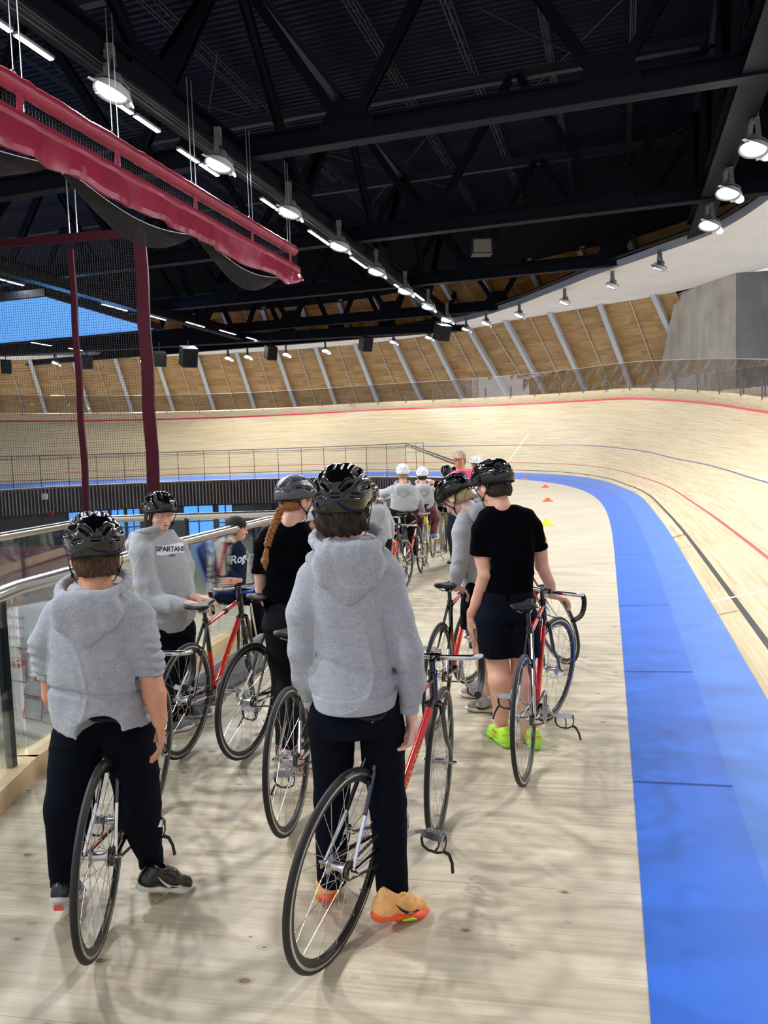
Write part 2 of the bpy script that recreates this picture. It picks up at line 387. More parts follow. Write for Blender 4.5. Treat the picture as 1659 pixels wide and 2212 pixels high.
# clear screen along the top of the track
gs = trk(TOPW+0.18, WALLH)
scr = thing('track_screen', 'long clear plexiglass screen with short steel posts on the cream wall topping the track', 'screen', tuple(gs[120]))
og = gs[120]
m1 = MB(); m1.strip(gs, gs+np.array([0, 0, 1.55])); m1.build('plexiglass_sheet', M_PLEX, scr, origin=og, smooth=False)
m2 = MB(); m2.tube(gs[::2]+np.array([0, 0, 1.56]), 0.018, 5); m2.build('top_edge', mat('edge_light', (190, 188, 184), 0.3), scr, origin=og)
k = 0
for i in range(26, len(SS)-2, 4):
    if k >= 60: break
    k += 1; m3 = MB(); p = gs[i]-NRM[i]*0.06; m3.beam(p-np.array([0, 0, .1]), p+np.array([0, 0, .78]), 0.05, 0.05); m3.build('screen_post', mat('post_grey', (120, 122, 126), 0.3, 0.7), scr, origin=og)

# numbers painted inside the black line
def decal(name, s, size, i_s, w, m, lift=0.006, ang=0.0):
    i = int(np.argmin(abs(SS-i_s))); c = trk(w)[i]; tg = nrm(IN[i+1]-IN[i]); n2 = nrm(trk(w+.5)[i]-trk(w)[i]); up = np.cross(n2, tg)
    v, f = text_geo(s, size); q = np.array([c+n2*p[0]-tg*p[1]*-1*1+nrm(np.cross(n2, tg))*lift for p in v]); return mesh_obj(name, q, f, m, smooth=False)
M_INK = mat('track_ink', (45, 42, 40), 0.6)
for sx, tx in ((14.0, '200'), (27.5, '195'), (40.0, '190')):
    tag(decal('painted_number', tx, 0.22, sx, 0.05, M_INK, -0.006 if False else 0.01), 'small black number %s painted on the boards just inside the black line' % tx, 'number', 'numbers painted along the track')

# ------------------------------------------------------------------ drop to the infield at the far bend: slatted wall, dark glazed wall, lower floor
ZI = -4.5
lf = LEDGE[far_i]
sw = MB()
cum = np.concatenate([[0], np.cumsum(np.linalg.norm(np.diff(lf, axis=0), axis=1))])
def along(path, cum, d):
    return np.array([np.interp(d, cum, path[:, k]) for k in range(3)])
back = MB(); back.strip(lf+np.array([0, 0, -0.02]), lf+np.array([0, 0, -1.95])); struct(back.build('wall_infield_upper', mat('slat_backing', (26, 25, 27), 0.8), smooth=False))
edge = MB(); edge.strip(lf+np.array([0, 0, 0.0]), lf+np.array([0, 0, -0.12])); struct(edge.build('trim_5', M_WALLB and mat('apron_edge', (205, 190, 160), 0.6), smooth=False))
d = 0.0
while d < cum[-1]:
    p = along(lf, cum, d); q = along(lf, cum, d+0.05); tdir = nrm(q-p); nn = np.array([-tdir[1], tdir[0], 0.0])
    sw.beam(p+nn*0.05+np.array([0, 0, -.14]), p+nn*0.05+np.array([0, 0, -1.95]), 0.11, 0.05, up=tdir) if False else sw.box(p+nn*0.06+np.array([0, 0, -1.04]), (0.075, 0.075, 1.8), rotz(math.atan2(tdir[1], tdir[0])))
    d += 0.27
struct(sw.build('trim_6', mat('slats', (118, 108, 104), 0.6), smooth=False))
inw = LEDGE+NRM*0.6
low = MB(); low.strip(inw[far_i]+np.array([0, 0, -1.9]), inw[far_i]+np.array([0, 0, ZI])); struct(low.build('wall_infield_lower', mat('dark_cladding', (34, 42, 50), 0.4), smooth=False))
infl = [tuple(p+np.array([0, 0, ZI])) for p in inw[far_i]]+[(-34, 5, ZI), (-2.0, -4, ZI), (3.4, 14, ZI), (5.6, 44, ZI)]
struct(mesh_obj('floor_infield', infl, [tuple(range(len(infl)))], mat('infield_floor', (176, 168, 152), 0.14, spec=0.6), smooth=False))
# walls under the near deck so that the drop is closed
uw = MB(); pts = [np.array([x, y, -0.02]) for x, y in [(-5.0, -11), (-4.3, 3.0), (-3.42, 9.02), (-1.26, 9.0)]+[tuple(b) for b in BP[5:]]]
uw.strip(pts, [p+np.array([0, 0, ZI]) for p in pts]); struct(uw.build('wall_deck_side', mat('deck_side', (150, 140, 124), 0.7), smooth=False))
M_BGL = mat('daylit_pane', (70, 140, 225), 0.1, emit=(90, 165, 250), es=0.95)
M_PALE = mat('pale_pane', (190, 215, 235), 0.1, emit=(190, 220, 250), es=1.0)
cumw = np.concatenate([[0], np.cumsum(np.linalg.norm(np.diff(inw[far_i], axis=0), axis=1))])
def near_px(px):
    best = 0; bd = 1e9
    for dd in np.arange(0, cumw[-1], 0.2):
        p = along(inw[far_i], cumw, dd); q = p-np.array([0, 0, CAM_H]); x = 829.5+F_PX*(q@RT)/(q@FW)
        if q@FW > 1 and abs(x-px) < bd: bd = abs(x-px); best = dd
    return best
wi = 0
for a, b, kind in ((392, 458, 'grid'), (468, 500, 'plain'), (238, 262, 'plain'), (268, 300, 'plain'), (140, 192, 'bars'), (196, 232, 'grid'), (588, 620, 'dark'), (308, 330, 'plain')):
    wi += 1; d0, d1 = sorted((near_px(a), near_px(b))); p0 = along(inw[far_i], cumw, d0); p1 = along(inw[far_i], cumw, d1); td = nrm(p1-p0); nn = np.array([-td[1], td[0], 0]); 
    if np.dot(nn, p0) > 0: nn = -nn
    o = thing('window_%d' % wi, None, None, tuple((p0+p1)/2+np.array([0, 0, -3.2]))); o['kind'] = 'structure'; org = (p0+p1)/2+np.array([0, 0, -3.2])
    zt, zb = -2.0, (-4.45 if kind != 'dark' else -4.0)
    mm = MB(); c = (p0+p1)/2+nn*0.1; L = np.linalg.norm(p1-p0); R = rotz(math.atan2(td[1], td[0]))
    mm.box(c+np.array([0, 0, (zt+zb)/2]), (L, 0.04, zt-zb), R); mm.build('pane', M_BGL if kind != 'dark' else mat('dark_pane', (8, 12, 20), 0.1), o, origin=org, smooth=False)
    mm = MB(); nb = max(2, int(L/0.8))
    for i in range(nb+1): mm.box(p0+(p1-p0)*i/nb+nn*0.16+np.array([0, 0, (zt+zb)/2]), (0.09, 0.09, zt-zb), R)
    for z in ((zt-0.02, -2.75, -3.3, zb) if kind == 'grid' else (zt-.02, -3.5, zb)): mm.box(c+nn*0.06+np.array([0, 0, z]), (L, 0.08, 0.08), R)
    mm.build('window_frame', mat('frame_dark', (20, 28, 38), 0.4), o, origin=org, smooth=False)
d0 = near_px(530); p = along(inw[far_i], cumw, near_px(533)); 
dr = MB(); dr.box(p+np.array([0, -0.1, -3.3]), (2.2, .1, 2.4), rotz(0.1)); o = dr.build('door_1', mat('door_grey', (52, 62, 74), 0.4), smooth=False); struct(o)
for px_, py_, lb in ((100, 1072, 'white square speaker box fixed on the dark slatted wall under the far track'), (108, 1108, 'small red alarm box on the dark wall below the slats')):
    pp = along(lf, cum, 0)+0; 
    # find the wall point on this sight line
    bd = 1e9
    for dd in np.arange(0, cum[-1], 0.2):
        q = along(lf, cum, dd); w_ = q-np.array([0, 0, CAM_H]); x = 829.5+F_PX*(w_@RT)/(w_@FW)
        if abs(x-px_) < bd: bd = abs(x-px_); best = q
    z = P(px_, py_, best[1])[2]; b_ = MB(); s_ = 0.42 if py_ < 1090 else 0.3
    b_.box((0, 0, 0), (s_, 0.16, s_)); e = thing('wall_speaker' if py_ < 1090 else 'alarm_box', lb, 'speaker' if py_ < 1090 else 'alarm', (best[0], best[1]-0.22, z))
    b_.build('housing', mat('white_box', (215, 215, 218), 0.5) if py_ < 1090 else mat('red_box', (170, 40, 45), 0.5), e, smooth=False)
    b_ = MB(); b_.box((0, -0.09, 0), (s_*.7, 0.02, s_*.7)); b_.build('grille', mat('white_grille', (180, 182, 190), 0.6) if py_ < 1090 else mat('red_face', (120, 25, 30), 0.5), e, smooth=False)

# ------------------------------------------------------------------ tall far fence
fp = (IN-NRM*1.15)[far_i]; i0 = int(np.argmin(abs(SS-56))-far_i[0]); fp = fp[i0:]
fcum = np.concatenate([[0], np.cumsum(np.linalg.norm(np.diff(fp, axis=0), axis=1))])
M_WIRE = mat('fence_rail', (70, 72, 74), 0.35, 0.7)
fe = thing('far_fence', 'tall thin steel and glass fence running round the infield side of the far bend', 'fence', tuple(fp[0])); fo = fp[0]
for nm, z, r in (('top_rail', 2.35, 0.035), ('mid_rail', 2.05, 0.015)):
    m_ = MB(); m_.tube(fp+np.array([0, 0, z]), r, 6); m_.build(nm, M_WIRE, fe, origin=fo)
m_ = MB(); m_.strip(fp, fp+np.array([0, 0, 2.3])); m_.build('glass_panel', glass('far_glass', (235, 225, 205), 0.12, 0.2), fe, origin=fo, smooth=False)
d = 0.0; c_ = 0
while d < fcum[-1] and c_ < 48:
    p = along(fp, fcum, d); m_ = MB(); m_.tube([p, p+np.array([0, 0, 2.35])], 0.022, 6); m_.build('post', M_WIRE, fe, origin=fo); d += 2.05; c_ += 1
g2 = thing('ramp_handrail', 'double steel handrail sloping down from the fence corner towards the riders', 'handrail', tuple(fp[0]))
top = fp[0]+np.array([0, 0, 2.38]); nr = G(1003, 1004, 1.06); nr2 = G(960, 1040, 1.06)
midp = nr+(top-nr)*0.12
for nm, dz in (('rail', 0.0), ('rail', -0.14)):
    m_ = MB(); m_.tube([nr2+np.array([0, 0, dz]), nr+np.array([0, 0, dz]), midp+np.array([0, 0, dz]), top+np.array([0, 0, dz])], 0.045, 7); m_.build(nm, M_WIRE, g2, origin=fo)
cr = fp[0]+np.array([1.3, 0.8, 0])
m_ = MB(); m_.tube([top, cr+np.array([0, 0, 2.38])], 0.02, 6); m_.tube([fp[0]+V3(0, 0, 1.7), cr+np.array([0, 0, 1.75])], 0.015, 6); m_.build('return_rail', M_WIRE, g2, origin=fo)
for q in (cr, (fp[0]+cr)/2+V3(.1, 0, 0)):
    m_ = MB(); m_.tube([q, q+np.array([0, 0, 2.38])], 0.018, 6); m_.build('post', M_WIRE, g2, origin=fo)

# ------------------------------------------------------------------ near glass balustrades
def balustrade(name, label, pts, posts, h=1.06, railr=0.042, curb=True, mid=False):
    pts = [np.array([x, y, 0.0]) for x, y in pts]; o = pts[0]; t_ = thing(name, label, 'balustrade', tuple(o))
    m_ = MB(); m_.tube([p+np.array([0, 0, h]) for p in pts], railr, 14); m_.build('handrail', M_INOX, t_, origin=o, angle=60)
    for a, b in zip(pts[:-1], pts[1:]):
        dd = nrm(b-a); m_ = MB(); a2, b2 = a+dd*0.02, b-dd*0.02; L = np.linalg.norm(b2-a2)
        m_.box((a2+b2)/2+np.array([0, 0, 0.55]), (L, 0.012, 0.94), rotz(math.atan2(dd[1], dd[0]))); m_.build('glass_panel', M_GLASS, t_, origin=o, smooth=False)
        if curb:
            m_ = MB(); m_.box((a+b)/2+np.array([0, 0, 0.055]), (np.linalg.norm(b-a)+0.02, 0.13, 0.11), rotz(math.atan2(dd[1], dd[0]))); m_.build('timber_curb', M_CURB, t_, origin=o, smooth=False)
    for q in posts:
        q = np.array([q[0], q[1], 0.0]); m_ = MB(); m_.box(q+np.array([0, 0, 0.57]), (0.05, 0.028, 0.94), rotz(1.2)); m_.build('post', M_DKMET, t_, origin=o, smooth=False)
    return t_
bal_near = balustrade('glass_balustrade', 'glass balustrade with round steel handrail and dark posts beside the waiting riders', [tuple(p) for p in BP[:9]], [(-2.06, 4.0), (-1.33, 7.75), (1.31, 15.5)])
bal_far = balustrade('glass_balustrade', 'second glass balustrade further back, closing the landing behind the seated youth', [(-4.5, 2.2), (-3.95, 5.2), (-3.42, 9.02), (-1.28, 9.0)], [(-2.35, 9.0), (-3.42, 9.0)], curb=True)

# ------------------------------------------------------------------ soffit ring, leaning timber wall with ribs, concrete pier
IS = np.array([(8.5, -12), (12.5, 5), (15.2, 18), (16.6, 30), (16.8, 37.5), (15.0, 42.5), (13.1, 46.8), (11.6, 51.2), (9.5, 56.7), (6.0, 62.5), (-0.7, 67.8), (-9.3, 71.0), (-18.5, 73.0), (-27.6, 73.6), (-37, 72.6), (-46, 69.5)], float)
OS = np.array([(20, -12), (23, 5), (24.5, 20), (25, 33), (24.4, 42), (22.4, 48.5), (19.6, 53.4), (15.2, 57.6), (10.7, 62), (6.7, 66.5), (-0.8, 71.8), (-9.9, 74.9), (-19.2, 76.3), (-28.5, 76.4), (-37.3, 75.2), (-47.0, 72.0)], float)
def dens(A, n=10):
    out = []; m = len(A)
    for i in range(m-1):
        p0, p1, p2, p3 = A[max(i-1, 0)], A[i], A[i+1], A[min(i+2, m-1)]
        for k in range(n):
            t = k/n; out.append(0.5*((2*p1)+(-p0+p2)*t+(2*p0-5*p1+4*p2-p3)*t*t+(-p0+3*p1-3*p2+p3)*t**3))
    out.append(A[-1]); return np.array(out)
ISd, OSd = dens(IS), dens(OS); ZS = 12.0
I3 = np.column_stack([ISd, np.full(len(ISd), ZS)]); O3 = np.column_stack([OSd, np.full(len(OSd), ZS)])
m_ = MB(); m_.strip(I3, O3); struct(m_.build('ceiling_soffit', M_SOFF, angle=180))
m_ = MB(); m_.strip(I3, I3+np.array([0, 0, 0.42])); struct(m_.build('trim_7', M_FASC))
m_ = MB(); m_.tube(I3+np.array([0, 0, 0.55])-np.array([.12, 0.1, 0]), 0.10, 6); struct(m_.build('trim_8', M_DARKM))
# outward normals of the wall line
tg = np.gradient(OSd, axis=0); tg /= np.linalg.norm(tg, axis=1)[:, None]; ON = np.stack([tg[:, 1], -tg[:, 0]], 1)
ON3 = np.column_stack([ON, np.zeros(len(ON))])
K = 0.93
def wallrow(z, off=0.0): return O3+ON3*((ZS-z)*K+off)+np.array([0, 0, z-ZS])
wcum = np.concatenate([[0], np.cumsum(np.linalg.norm(np.diff(O3, axis=0), axis=1))])
zr = [1.5, 5, 8, 12, 15.4]
KW = np.where(OSd[:, 1] > 52.2)[0]; KW = KW[KW > 20]; tw = uvmesh('wall_timber', [wallrow(z)[KW] for z in zr], wcum[KW], [z*1.37 for z in zr], M_WOODW); struct(tw); struct(uvmesh('wall_timber_upper', [wallrow(z) for z in (12.02, 15.4)], wcum, [12*1.37, 15.4*1.37], M_WOODW))
struct(uvmesh('wall_roof_edge', [wallrow(15.4), wallrow(17.5, 1.0), wallrow(22, 4.5)], wcum, [0, 1, 2], mat('roof_edge_dark', (8, 10, 18), 0.9)))
def ribline(i, za, zb, off): return wallrow(za, off)[i], wallrow(zb, off)[i]
d = 22.0+4.1*int((wcum[KW[0]]-22.0)/4.1+1.15); rn = 0; WR = {z: wallrow(z, -0.32) for z in (3.0, 15.4)}; WC = {z: wallrow(z, -0.12) for z in (3.0, 15.4)}
def lerp_row(R, d): return np.array([np.interp(d, wcum, R[:, k]) for k in range(3)])
ribs = []
while d < wcum[-1]-1:
    a, b = lerp_row(WR[3.0], d), lerp_row(WR[15.4], d); nx = lerp_row(ON3, d)
    # ribs run askew across the wall, like the photo's leaning beams
    m_ = MB(); m_.ibeam(a-a, b-a, 0.36, 0.62, 0.05, up=nx); e = m_.build('wall_rib', M_RIB, angle=30); e.location = Vector(a)
    tag(e, 'pale grey steel rib slanting up the timber wall behind the track', 'beam', 'grey ribs on the timber wall')
    c, c2 = lerp_row(WC[3.0], d+2.05), lerp_row(WC[15.4], d+2.05); m_ = MB(); m_.tube([c-c, c2-c], 0.045, 6)
    for k in (0.32, 0.55, .8): m_.ring(0.07, [(0.03, 0.03), (-.03, .03), (-.03, -.03), (.03, -.03)], (c2-c)*k, ax=c2-c, n=8)
    e = m_.build('sprinkler_pipe', mat('pipe_pale', (200, 196, 186), 0.4)); e.location = Vector(c); tag(e, 'thin pale pipe running up the timber panelling between two grey ribs', 'pipe', 'thin pipes on the timber wall')
    d += 4.1; rn += 1
# concrete pier
tl = G(1460, 635, ZS-.01); tcn = G(1590, 590, ZS-.01); tr = G(1720, 578, ZS-.01); bl = P(1402, 862, 55.5); bc = np.array([tcn[0], tcn[1], 0.2]); brr = np.array([tr[0]+3, tr[1]+6, 0.2])
bl2 = bl.copy(); bl2[2] = 0.2; bl2[:2] = bl[:2]+(bl[:2]-tl[:2])*0.35
tr = np.array([32.0, 45.0, ZS-.01]); brr = np.array([32.0, 45.0, .2])
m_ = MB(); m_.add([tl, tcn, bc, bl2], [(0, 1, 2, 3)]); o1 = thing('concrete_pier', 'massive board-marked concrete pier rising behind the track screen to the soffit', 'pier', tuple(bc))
m_.build('sloping_face', M_CONC_LIT, o1, origin=bc, smooth=False)
m_ = MB(); m_.add([tcn, tr, brr, bc], [(0, 1, 2, 3)]); m_.build('side_face', M_CONC_SHADED, o1, origin=bc, smooth=False)
m_ = MB(); m_.add([tl, bl2, brr, tr], [(0, 1, 2, 3)]); m_.add([tl, tcn, tr], [(0, 1, 2)]); m_.build('rear_face', M_CONC_SHADED, o1, origin=bc, smooth=False)

# ------------------------------------------------------------------ dark roof: ribbed deck, trusses, girders
m_ = MB(); u = -8.0; zt = 20.0; prof = []
while u < 67: prof += [(u, 0), (u+.16, 0), (u+.2, .09), (u+.36, .09)]; u += 0.4
a = np.array([UV(p[0], -66, zt+p[1]) for p in prof]); b = np.array([UV(p[0], 16, zt+p[1]) for p in prof]); m_.strip(a, b)
struct(m_.build('ceiling', mat('roof_deck', (5, 9, 36), 0.5, 0.0, spec=0.2), smooth=False))
m_ = MB(); 
for p, q in ((UV(-8, 16, 20), UV(67, 16, 20)),): m_.strip([p, q], [p-V3(0, 0, 7.5), q-V3(0, 0, 7.5)])
struct(m_.build('wall_roof_side', mat('roof_side', (10, 12, 22), 0.8), smooth=False))
def gusset(m_, c, e1, w, h, t=0.36, rivets=True):
    e2 = np.array([0, 0, 1.0]); poly = [(-w, -h*.55), (w, -h*.55), (w, h*.15), (w*.5, h), (-w*.5, h), (-w, h*.15)]
    m_.prism(poly, c, e1, e2, t)
    n_ = np.cross(e1, e2)
    if rivets:
        for i in range(-3, 4):
            for j in (-0.35, 0.0, .45):
                m_.lathe([(0.045, 0), (.03, .03), (0, .035)], c+e1*i*w*.24+e2*(j*h)+n_*(-t/2), ax=-n_, n=6)
def truss(label, axis, w, lo, hi, z0, z1, panel, first, wch=0.5, hch=0.75, grp=None, detail=True, ends=None):
    # axis 'v': crosses the hall at station w; axis 'u': runs along it
    A = (lambda s, z: UV(w, s, z)) if axis == 'v' else (lambda s, z: UV(s, w, z))
    o = A(lo, z0); t_ = thing('roof_truss', label, 'truss', tuple(o), grp); e1 = nrm(A(1, 0)-A(0, 0))
    m_ = MB(); m_.ibeam(A(lo, z0), A(hi, z0), wch, hch, 0.07); m_.beam(A(lo, z0-.1), A(hi, z0-.1), wch*.6, hch*.62); m_.build('bottom_chord', M_STEEL, t_, origin=o, smooth=False)
    m_ = MB(); m_.ibeam(A(lo, z1), A(hi, z1), 0.34, 0.42, 0.05); m_.build('top_chord', M_STEELG, t_, origin=o, smooth=False)
    s = first
    while s > lo: s -= panel
    while s < hi:
        if s >= lo:
            m_ = MB(); gusset(m_, A(s, z0+.15), e1, 0.95, 0.85); m_.build('gusset_plate', M_STEEL, t_, origin=o, smooth=False)
            for sg in (-1, 1):
                e = s+sg*panel/2
                if lo-1 <= e <= hi+1:
                    m_ = MB(); m_.ibeam(A(s+sg*.25, z0+.3), A(e-sg*.15, z1), 0.32, 0.34, 0.05, up=np.cross(e1, (0, 0, 1))); m_.build('diagonal', M_STEEL, t_, origin=o, smooth=False)
        s += panel
    return t_
ords = ['nearest', 'second', 'third', 'fourth', 'fifth', 'sixth']
for i, uu in enumerate((13.6, 25.0, 36.4, 47.2, 58.0)):
    truss('black steel truss crossing the hall under the roof, %s from the camera' % ords[i], 'v', uu, -62, 12, 12.5, 18.7, 8.4, -0.2, grp='cross trusses')
truss('black truss edging the roof in front of the timber wall, furthest from the camera', 'v', 62.5, -60, -12, 11.9, 16.5, 4.6, -0.2, grp='cross trusses')
truss('black lengthwise truss above the main row of floodlights', 'u', -12.6, -6, 60, 12.2, 18.7, 11.0, 19.4, 0.7, 0.85)
truss('black lengthwise truss above the far row of strip lights', 'u', -30.3, -6, 60, 12.0, 18.7, 11.0, 19.4, 0.6, 0.8)
truss('grey lengthwise truss on the track side, ending at the soffit ring', 'u', 3.9, 12, 43, 12.6, 18.7, 5.4, 19.4, 0.9, 0.8)
jn = 0
for vv in (-24, -20.5, -17, -9.8, -6.3, -2.8, 0.7, 5.0, 8.0):
    m_ = MB(); o = UV(-6, vv, 19.3)
    for dv in (-0.09, 0.09): m_.beam(UV(-6, vv+dv, 19.55)-o, UV(62, vv+dv, 19.55)-o, 0.06, 0.08); m_.beam(UV(-6, vv+dv, 18.95)-o, UV(62, vv+dv, 18.95)-o, 0.05, 0.06)
    s = -6
    while s < 61: m_.beam(UV(s, vv, 18.95)-o, UV(s+.7, vv, 19.55)-o, 0.03, 0.03); m_.beam(UV(s+.7, vv, 19.55)-o, UV(s+1.4, vv, 18.95)-o, 0.03, 0.03); s += 1.4
    e = m_.build('roof_joist', mat('joist_grey', (38, 40, 48), 0.5), smooth=False); e.location = Vector(o); tag(e, 'slim grey open-web joist running lengthwise below the ribbed roof deck', 'joist', 'roof joists')
for i, (vv, uu) in enumerate(((-22, 30), (-5, 31), (0, 42), (-16, 42), (-5, 20))):
    m_ = MB(); o = UV(uu, vv, 18.9); m_.tube([o-o, UV(uu+9, vv+6, 18.9)-o], 0.04, 5); m_.tube([UV(uu, vv+6, 18.8)-o, UV(uu+9, vv, 18.8)-o], 0.04, 5); e = m_.build('roof_bracing', M_STEELG); e.location = Vector(o)
    tag(e, 'thin crossed bracing rods under the dark roof deck', 'bracing', 'roof bracing rods')
# hanging unit heater and black loudspeakers
def hang_box(name, label, cat, px, py, z_or_Y, size, m, yaw=0.0, tilt=0.0, rodz=1.2, group=None):
    c = P(px, py, z_or_Y); t_ = thing(name, label, cat, tuple(c), group); m_ = MB(); R = rotz(yaw) @ rotx(tilt); m_.box((0, 0, 0), size, R); m_.build('housing', m, t_, smooth=False)
    m_ = MB(); m_.tube([(0, 0, 0.2), (0, 0, rodz)], 0.03, 6); m_.build('hanger_rod', M_STEEL, t_)
    m_ = MB(); m_.box(R @ np.array([0, -size[1]/2-.01, 0]), (size[0]*.85, .02, size[2]*.85), R); m_.build('grille', mat('speaker_cloth', (8, 8, 9), 0.9) if name == 'loudspeaker' else mat('heater_louvre', (120, 116, 104), 0.5), t_, smooth=False); return t_
hang_box('unit_heater', 'boxy grey unit heater hanging under a truss near the middle of the roof', 'heater', 1040, 535, 42.0, (1.1, 0.8, .8), M_STEELG)
spk = [(790, 743, 58, 'black loudspeaker hanging in front of the timber wall, beside the end of the catwalk girder', .8), (585, 762, 60, 'black loudspeaker hanging at the ring above the girl with the braid', .8), (407, 770, 56, 'big black loudspeaker just beside the wide maroon curtain post', 1.1), (345, 775, 56, 'black loudspeaker half hidden by the wide maroon post', .8), (188, 782, 56, 'black loudspeaker seen through the net near the thin maroon post', .7), (13, 792, 56, 'black loudspeaker near the end of the hall, seen through the net', .7), (955, 718, 56, 'black loudspeaker under the tip of the catwalk girder', .9)]
for px, py, Y, lb, s_ in spk: hang_box('loudspeaker', lb, 'loudspeaker', px, py, Y, (s_, s_, s_*1.25), M_DARKM, yaw=0.5, tilt=0.35, group='loudspeakers under the roof edge')
# blue lit ceiling panel beyond the strip lights
p4 = [UV(34.8, -29.6, 10.9), UV(45.6, -29.6, 10.6), UV(45.6, -46, 10.6), UV(34.8, -46, 10.9)]; o = p4[0]
t_ = thing('blue_ceiling_screen', 'large plain blue lit panel hanging flat under the roof, seen through the net', 'screen', tuple(o))
m_ = MB(); m_.add(p4, [(0, 1, 2, 3)]); m_.build('lit_panel', mat('blue_lit', (86, 160, 235), 0.4, emit=(84, 158, 236), es=0.95), t_, origin=o, smooth=False)
m_ = MB()
for i in range(4): m_.beam(p4[i]+V3(0, 0, .1), p4[(i+1) % 4]+V3(0, 0, .1), 0.25, 0.4)
m_.build('frame', M_STEEL, t_, origin=o, smooth=False)
# long low beam at the far roof edge
m_ = MB(); a, b = G(0, 760, 11.8), G(985, 706, 11.8); m_.beam(a-a, b-a, 0.8, 0.75); e = m_.build('edge_beam', M_STEEL, smooth=False); e.location = Vector(a); tag(e, 'long black beam along the far edge of the dark roof, above the timber wall', 'beam')

# ------------------------------------------------------------------ floodlights and strip lights
DV_ = nrm(UV(0, 1)-UV(0, 0))
def floodlight(c, label, grp, aim=(0, 0, -1), power=FLOOD_W, lit=True, s=1.0, spread=math.pi):
    c = np.asarray(c, float); t_ = thing('floodlight', label, 'floodlight', tuple(c), grp); aim = nrm(aim)
    m_ = MB(); m_.box((0, 0, 0.95*s), (.22*s, .22*s, .3*s)); m_.beam((0.0, -.34*s, 0.2*s), (0, -.2*s, .85*s), .16*s, .05*s); m_.beam((0, .34*s, .2*s), (0, .2*s, .85*s), .16*s, .05*s); m_.beam((0, -.25*s, .84*s), (0, .25*s, .84*s), .16*s, .06*s); m_.build('yoke', M_LAMPB, t_, smooth=False)
    m_ = MB(); m_.lathe([(0.0, .42*s), (.16*s, .42*s), (.2*s, .36*s), (.2*s, .16*s), (.26*s, .12*s), (.40*s, .0), (.46*s, -.06*s), (.46*s, -.09*s), (.42*s, -.08*s), (.3*s, .04*s)], ax=-aim*-1*-1, n=20); m_.v[-1] = m_.v[-1]; m_.build('reflector', M_LAMPB, t_)
    m_ = MB(); m_.lathe([(0.0, -.03*s), (.2*s, -.035*s), (.42*s, -.05*s), (.42*s, -.045*s)], ax=-aim, n=24); m_.build('lens', M_WHITEEM if lit else M_WHITEOFF, t_)
    m_ = MB(); m_.ring(.43*s, [(0.02*s, .02*s), (-.02*s, .02*s), (-.02*s, -.02*s), (.02*s, -.02*s)], -aim*-.075*s*-1, ax=aim, n=20); m_.beam(aim*.08*s-V3(.4*s, 0, 0), aim*.08*s+V3(.4*s, 0, 0), .02, .02); m_.build('guard_ring', M_LAMPB, t_)
    rr_, ss_, uu_ = frame(aim); m_ = MB(); n_ = 18; vs_ = []; sgn = 1 if np.dot(ss_, DV_) > 0 else -1
    for i in range(n_+1):
        a = math.pi*(i/n_-.5)*1.15; q = ss_*sgn*math.cos(a)+uu_*math.sin(a); vs_ += [q*.45*s+aim*.05*s, q*.60*s+aim*(.05+.30*math.cos(a)**.6 if math.cos(a) > 0 else .05)*s, q*.62*s+aim*(.05+.30*math.cos(a)**.6 if math.cos(a) > 0 else .05)*s, q*.47*s+aim*.03*s]
    m_.add(vs_, [(i*4+k, i*4+4+k, i*4+4+(k+1) % 4, i*4+(k+1) % 4) for i in range(n_) for k in range(4)]); m_.build('visor', mat('visor_white', (225, 228, 230), .35), t_, angle=30)
    if lit and power > 0:
        L = bpy.data.lights.new('floodlight_glow', 'AREA'); L.shape = 'DISK'; L.size = 0.85*s; L.spread = spread; L.energy = power; L.color = (0.96, 0.985, 1.0)
        lo = bpy.data.objects.new('floodlight_glow', L); COL.objects.link(lo); lo.parent = t_; lo.location = Vector(aim*.14*s); lo.rotation_euler = Vector(-aim).to_track_quat('Z', 'Y').to_euler()
    return t_
DOWN = np.array([0, 0, -1.0]); DV = nrm(UV(0, 1)-UV(0, 0)); DU = nrm(UV(1, 0)-UV(0, 0))
nth = ['nearest', 'second', 'third', 'fourth', 'fifth', 'sixth', 'seventh', 'eighth']
for i in range(8):
    floodlight(UV(17.4+5.35*i if i < 8 else 0, -12.35+.08*i, 11.25), 'bright floodlight under the catwalk girder, %s of that row' % nth[i], 'catwalk floodlights', aim=DOWN-DU*.30-DV*.12, power=FLOOD_W*(1.0, .95, .8, .6, .5, .4, .35, .3)[i])
for i in range(4):
    floodlight(UV(12.0-5.8*i, -12.4, 11.25), 'floodlight of the catwalk row, behind the camera, number %s back' % nth[i+1], 'catwalk floodlights', aim=DOWN+DV*.3, power=FLOOD_W*1.25)
rp = [(28.2, 4.3), (32.7, 4.1), (37.1, 3.9)]
for i, (a, b) in enumerate(rp): floodlight(UV(a, b, 11.3), 'bright floodlight above the banked track near the soffit, %s of three' % nth[i], 'track side floodlights', aim=DOWN-DV*.18-DU*.3, power=FLOOD_W*.3)
for i in range(3): floodlight(UV(22.5-6*i, 5.0+.3*i, 11.3), 'floodlight above the track beside the camera, %s one back' % nth[i+1], 'track side floodlights', aim=DOWN-DV*.25, power=FLOOD_W*.8)
sp = [(1425, 577), (1323, 617), (1220, 652), (1122, 680), (1050, 697), (1007, 710), (927, 728), (850, 738), (703, 757), (618, 765), (535, 770), (493, 773), (310, 780), (120, 783)]
wh = ['nearest the camera', 'second', 'third', 'fourth', 'fifth', 'sixth', 'seventh', 'eighth', 'ninth', 'tenth', 'eleventh', 'twelfth', 'thirteenth', 'fourteenth']
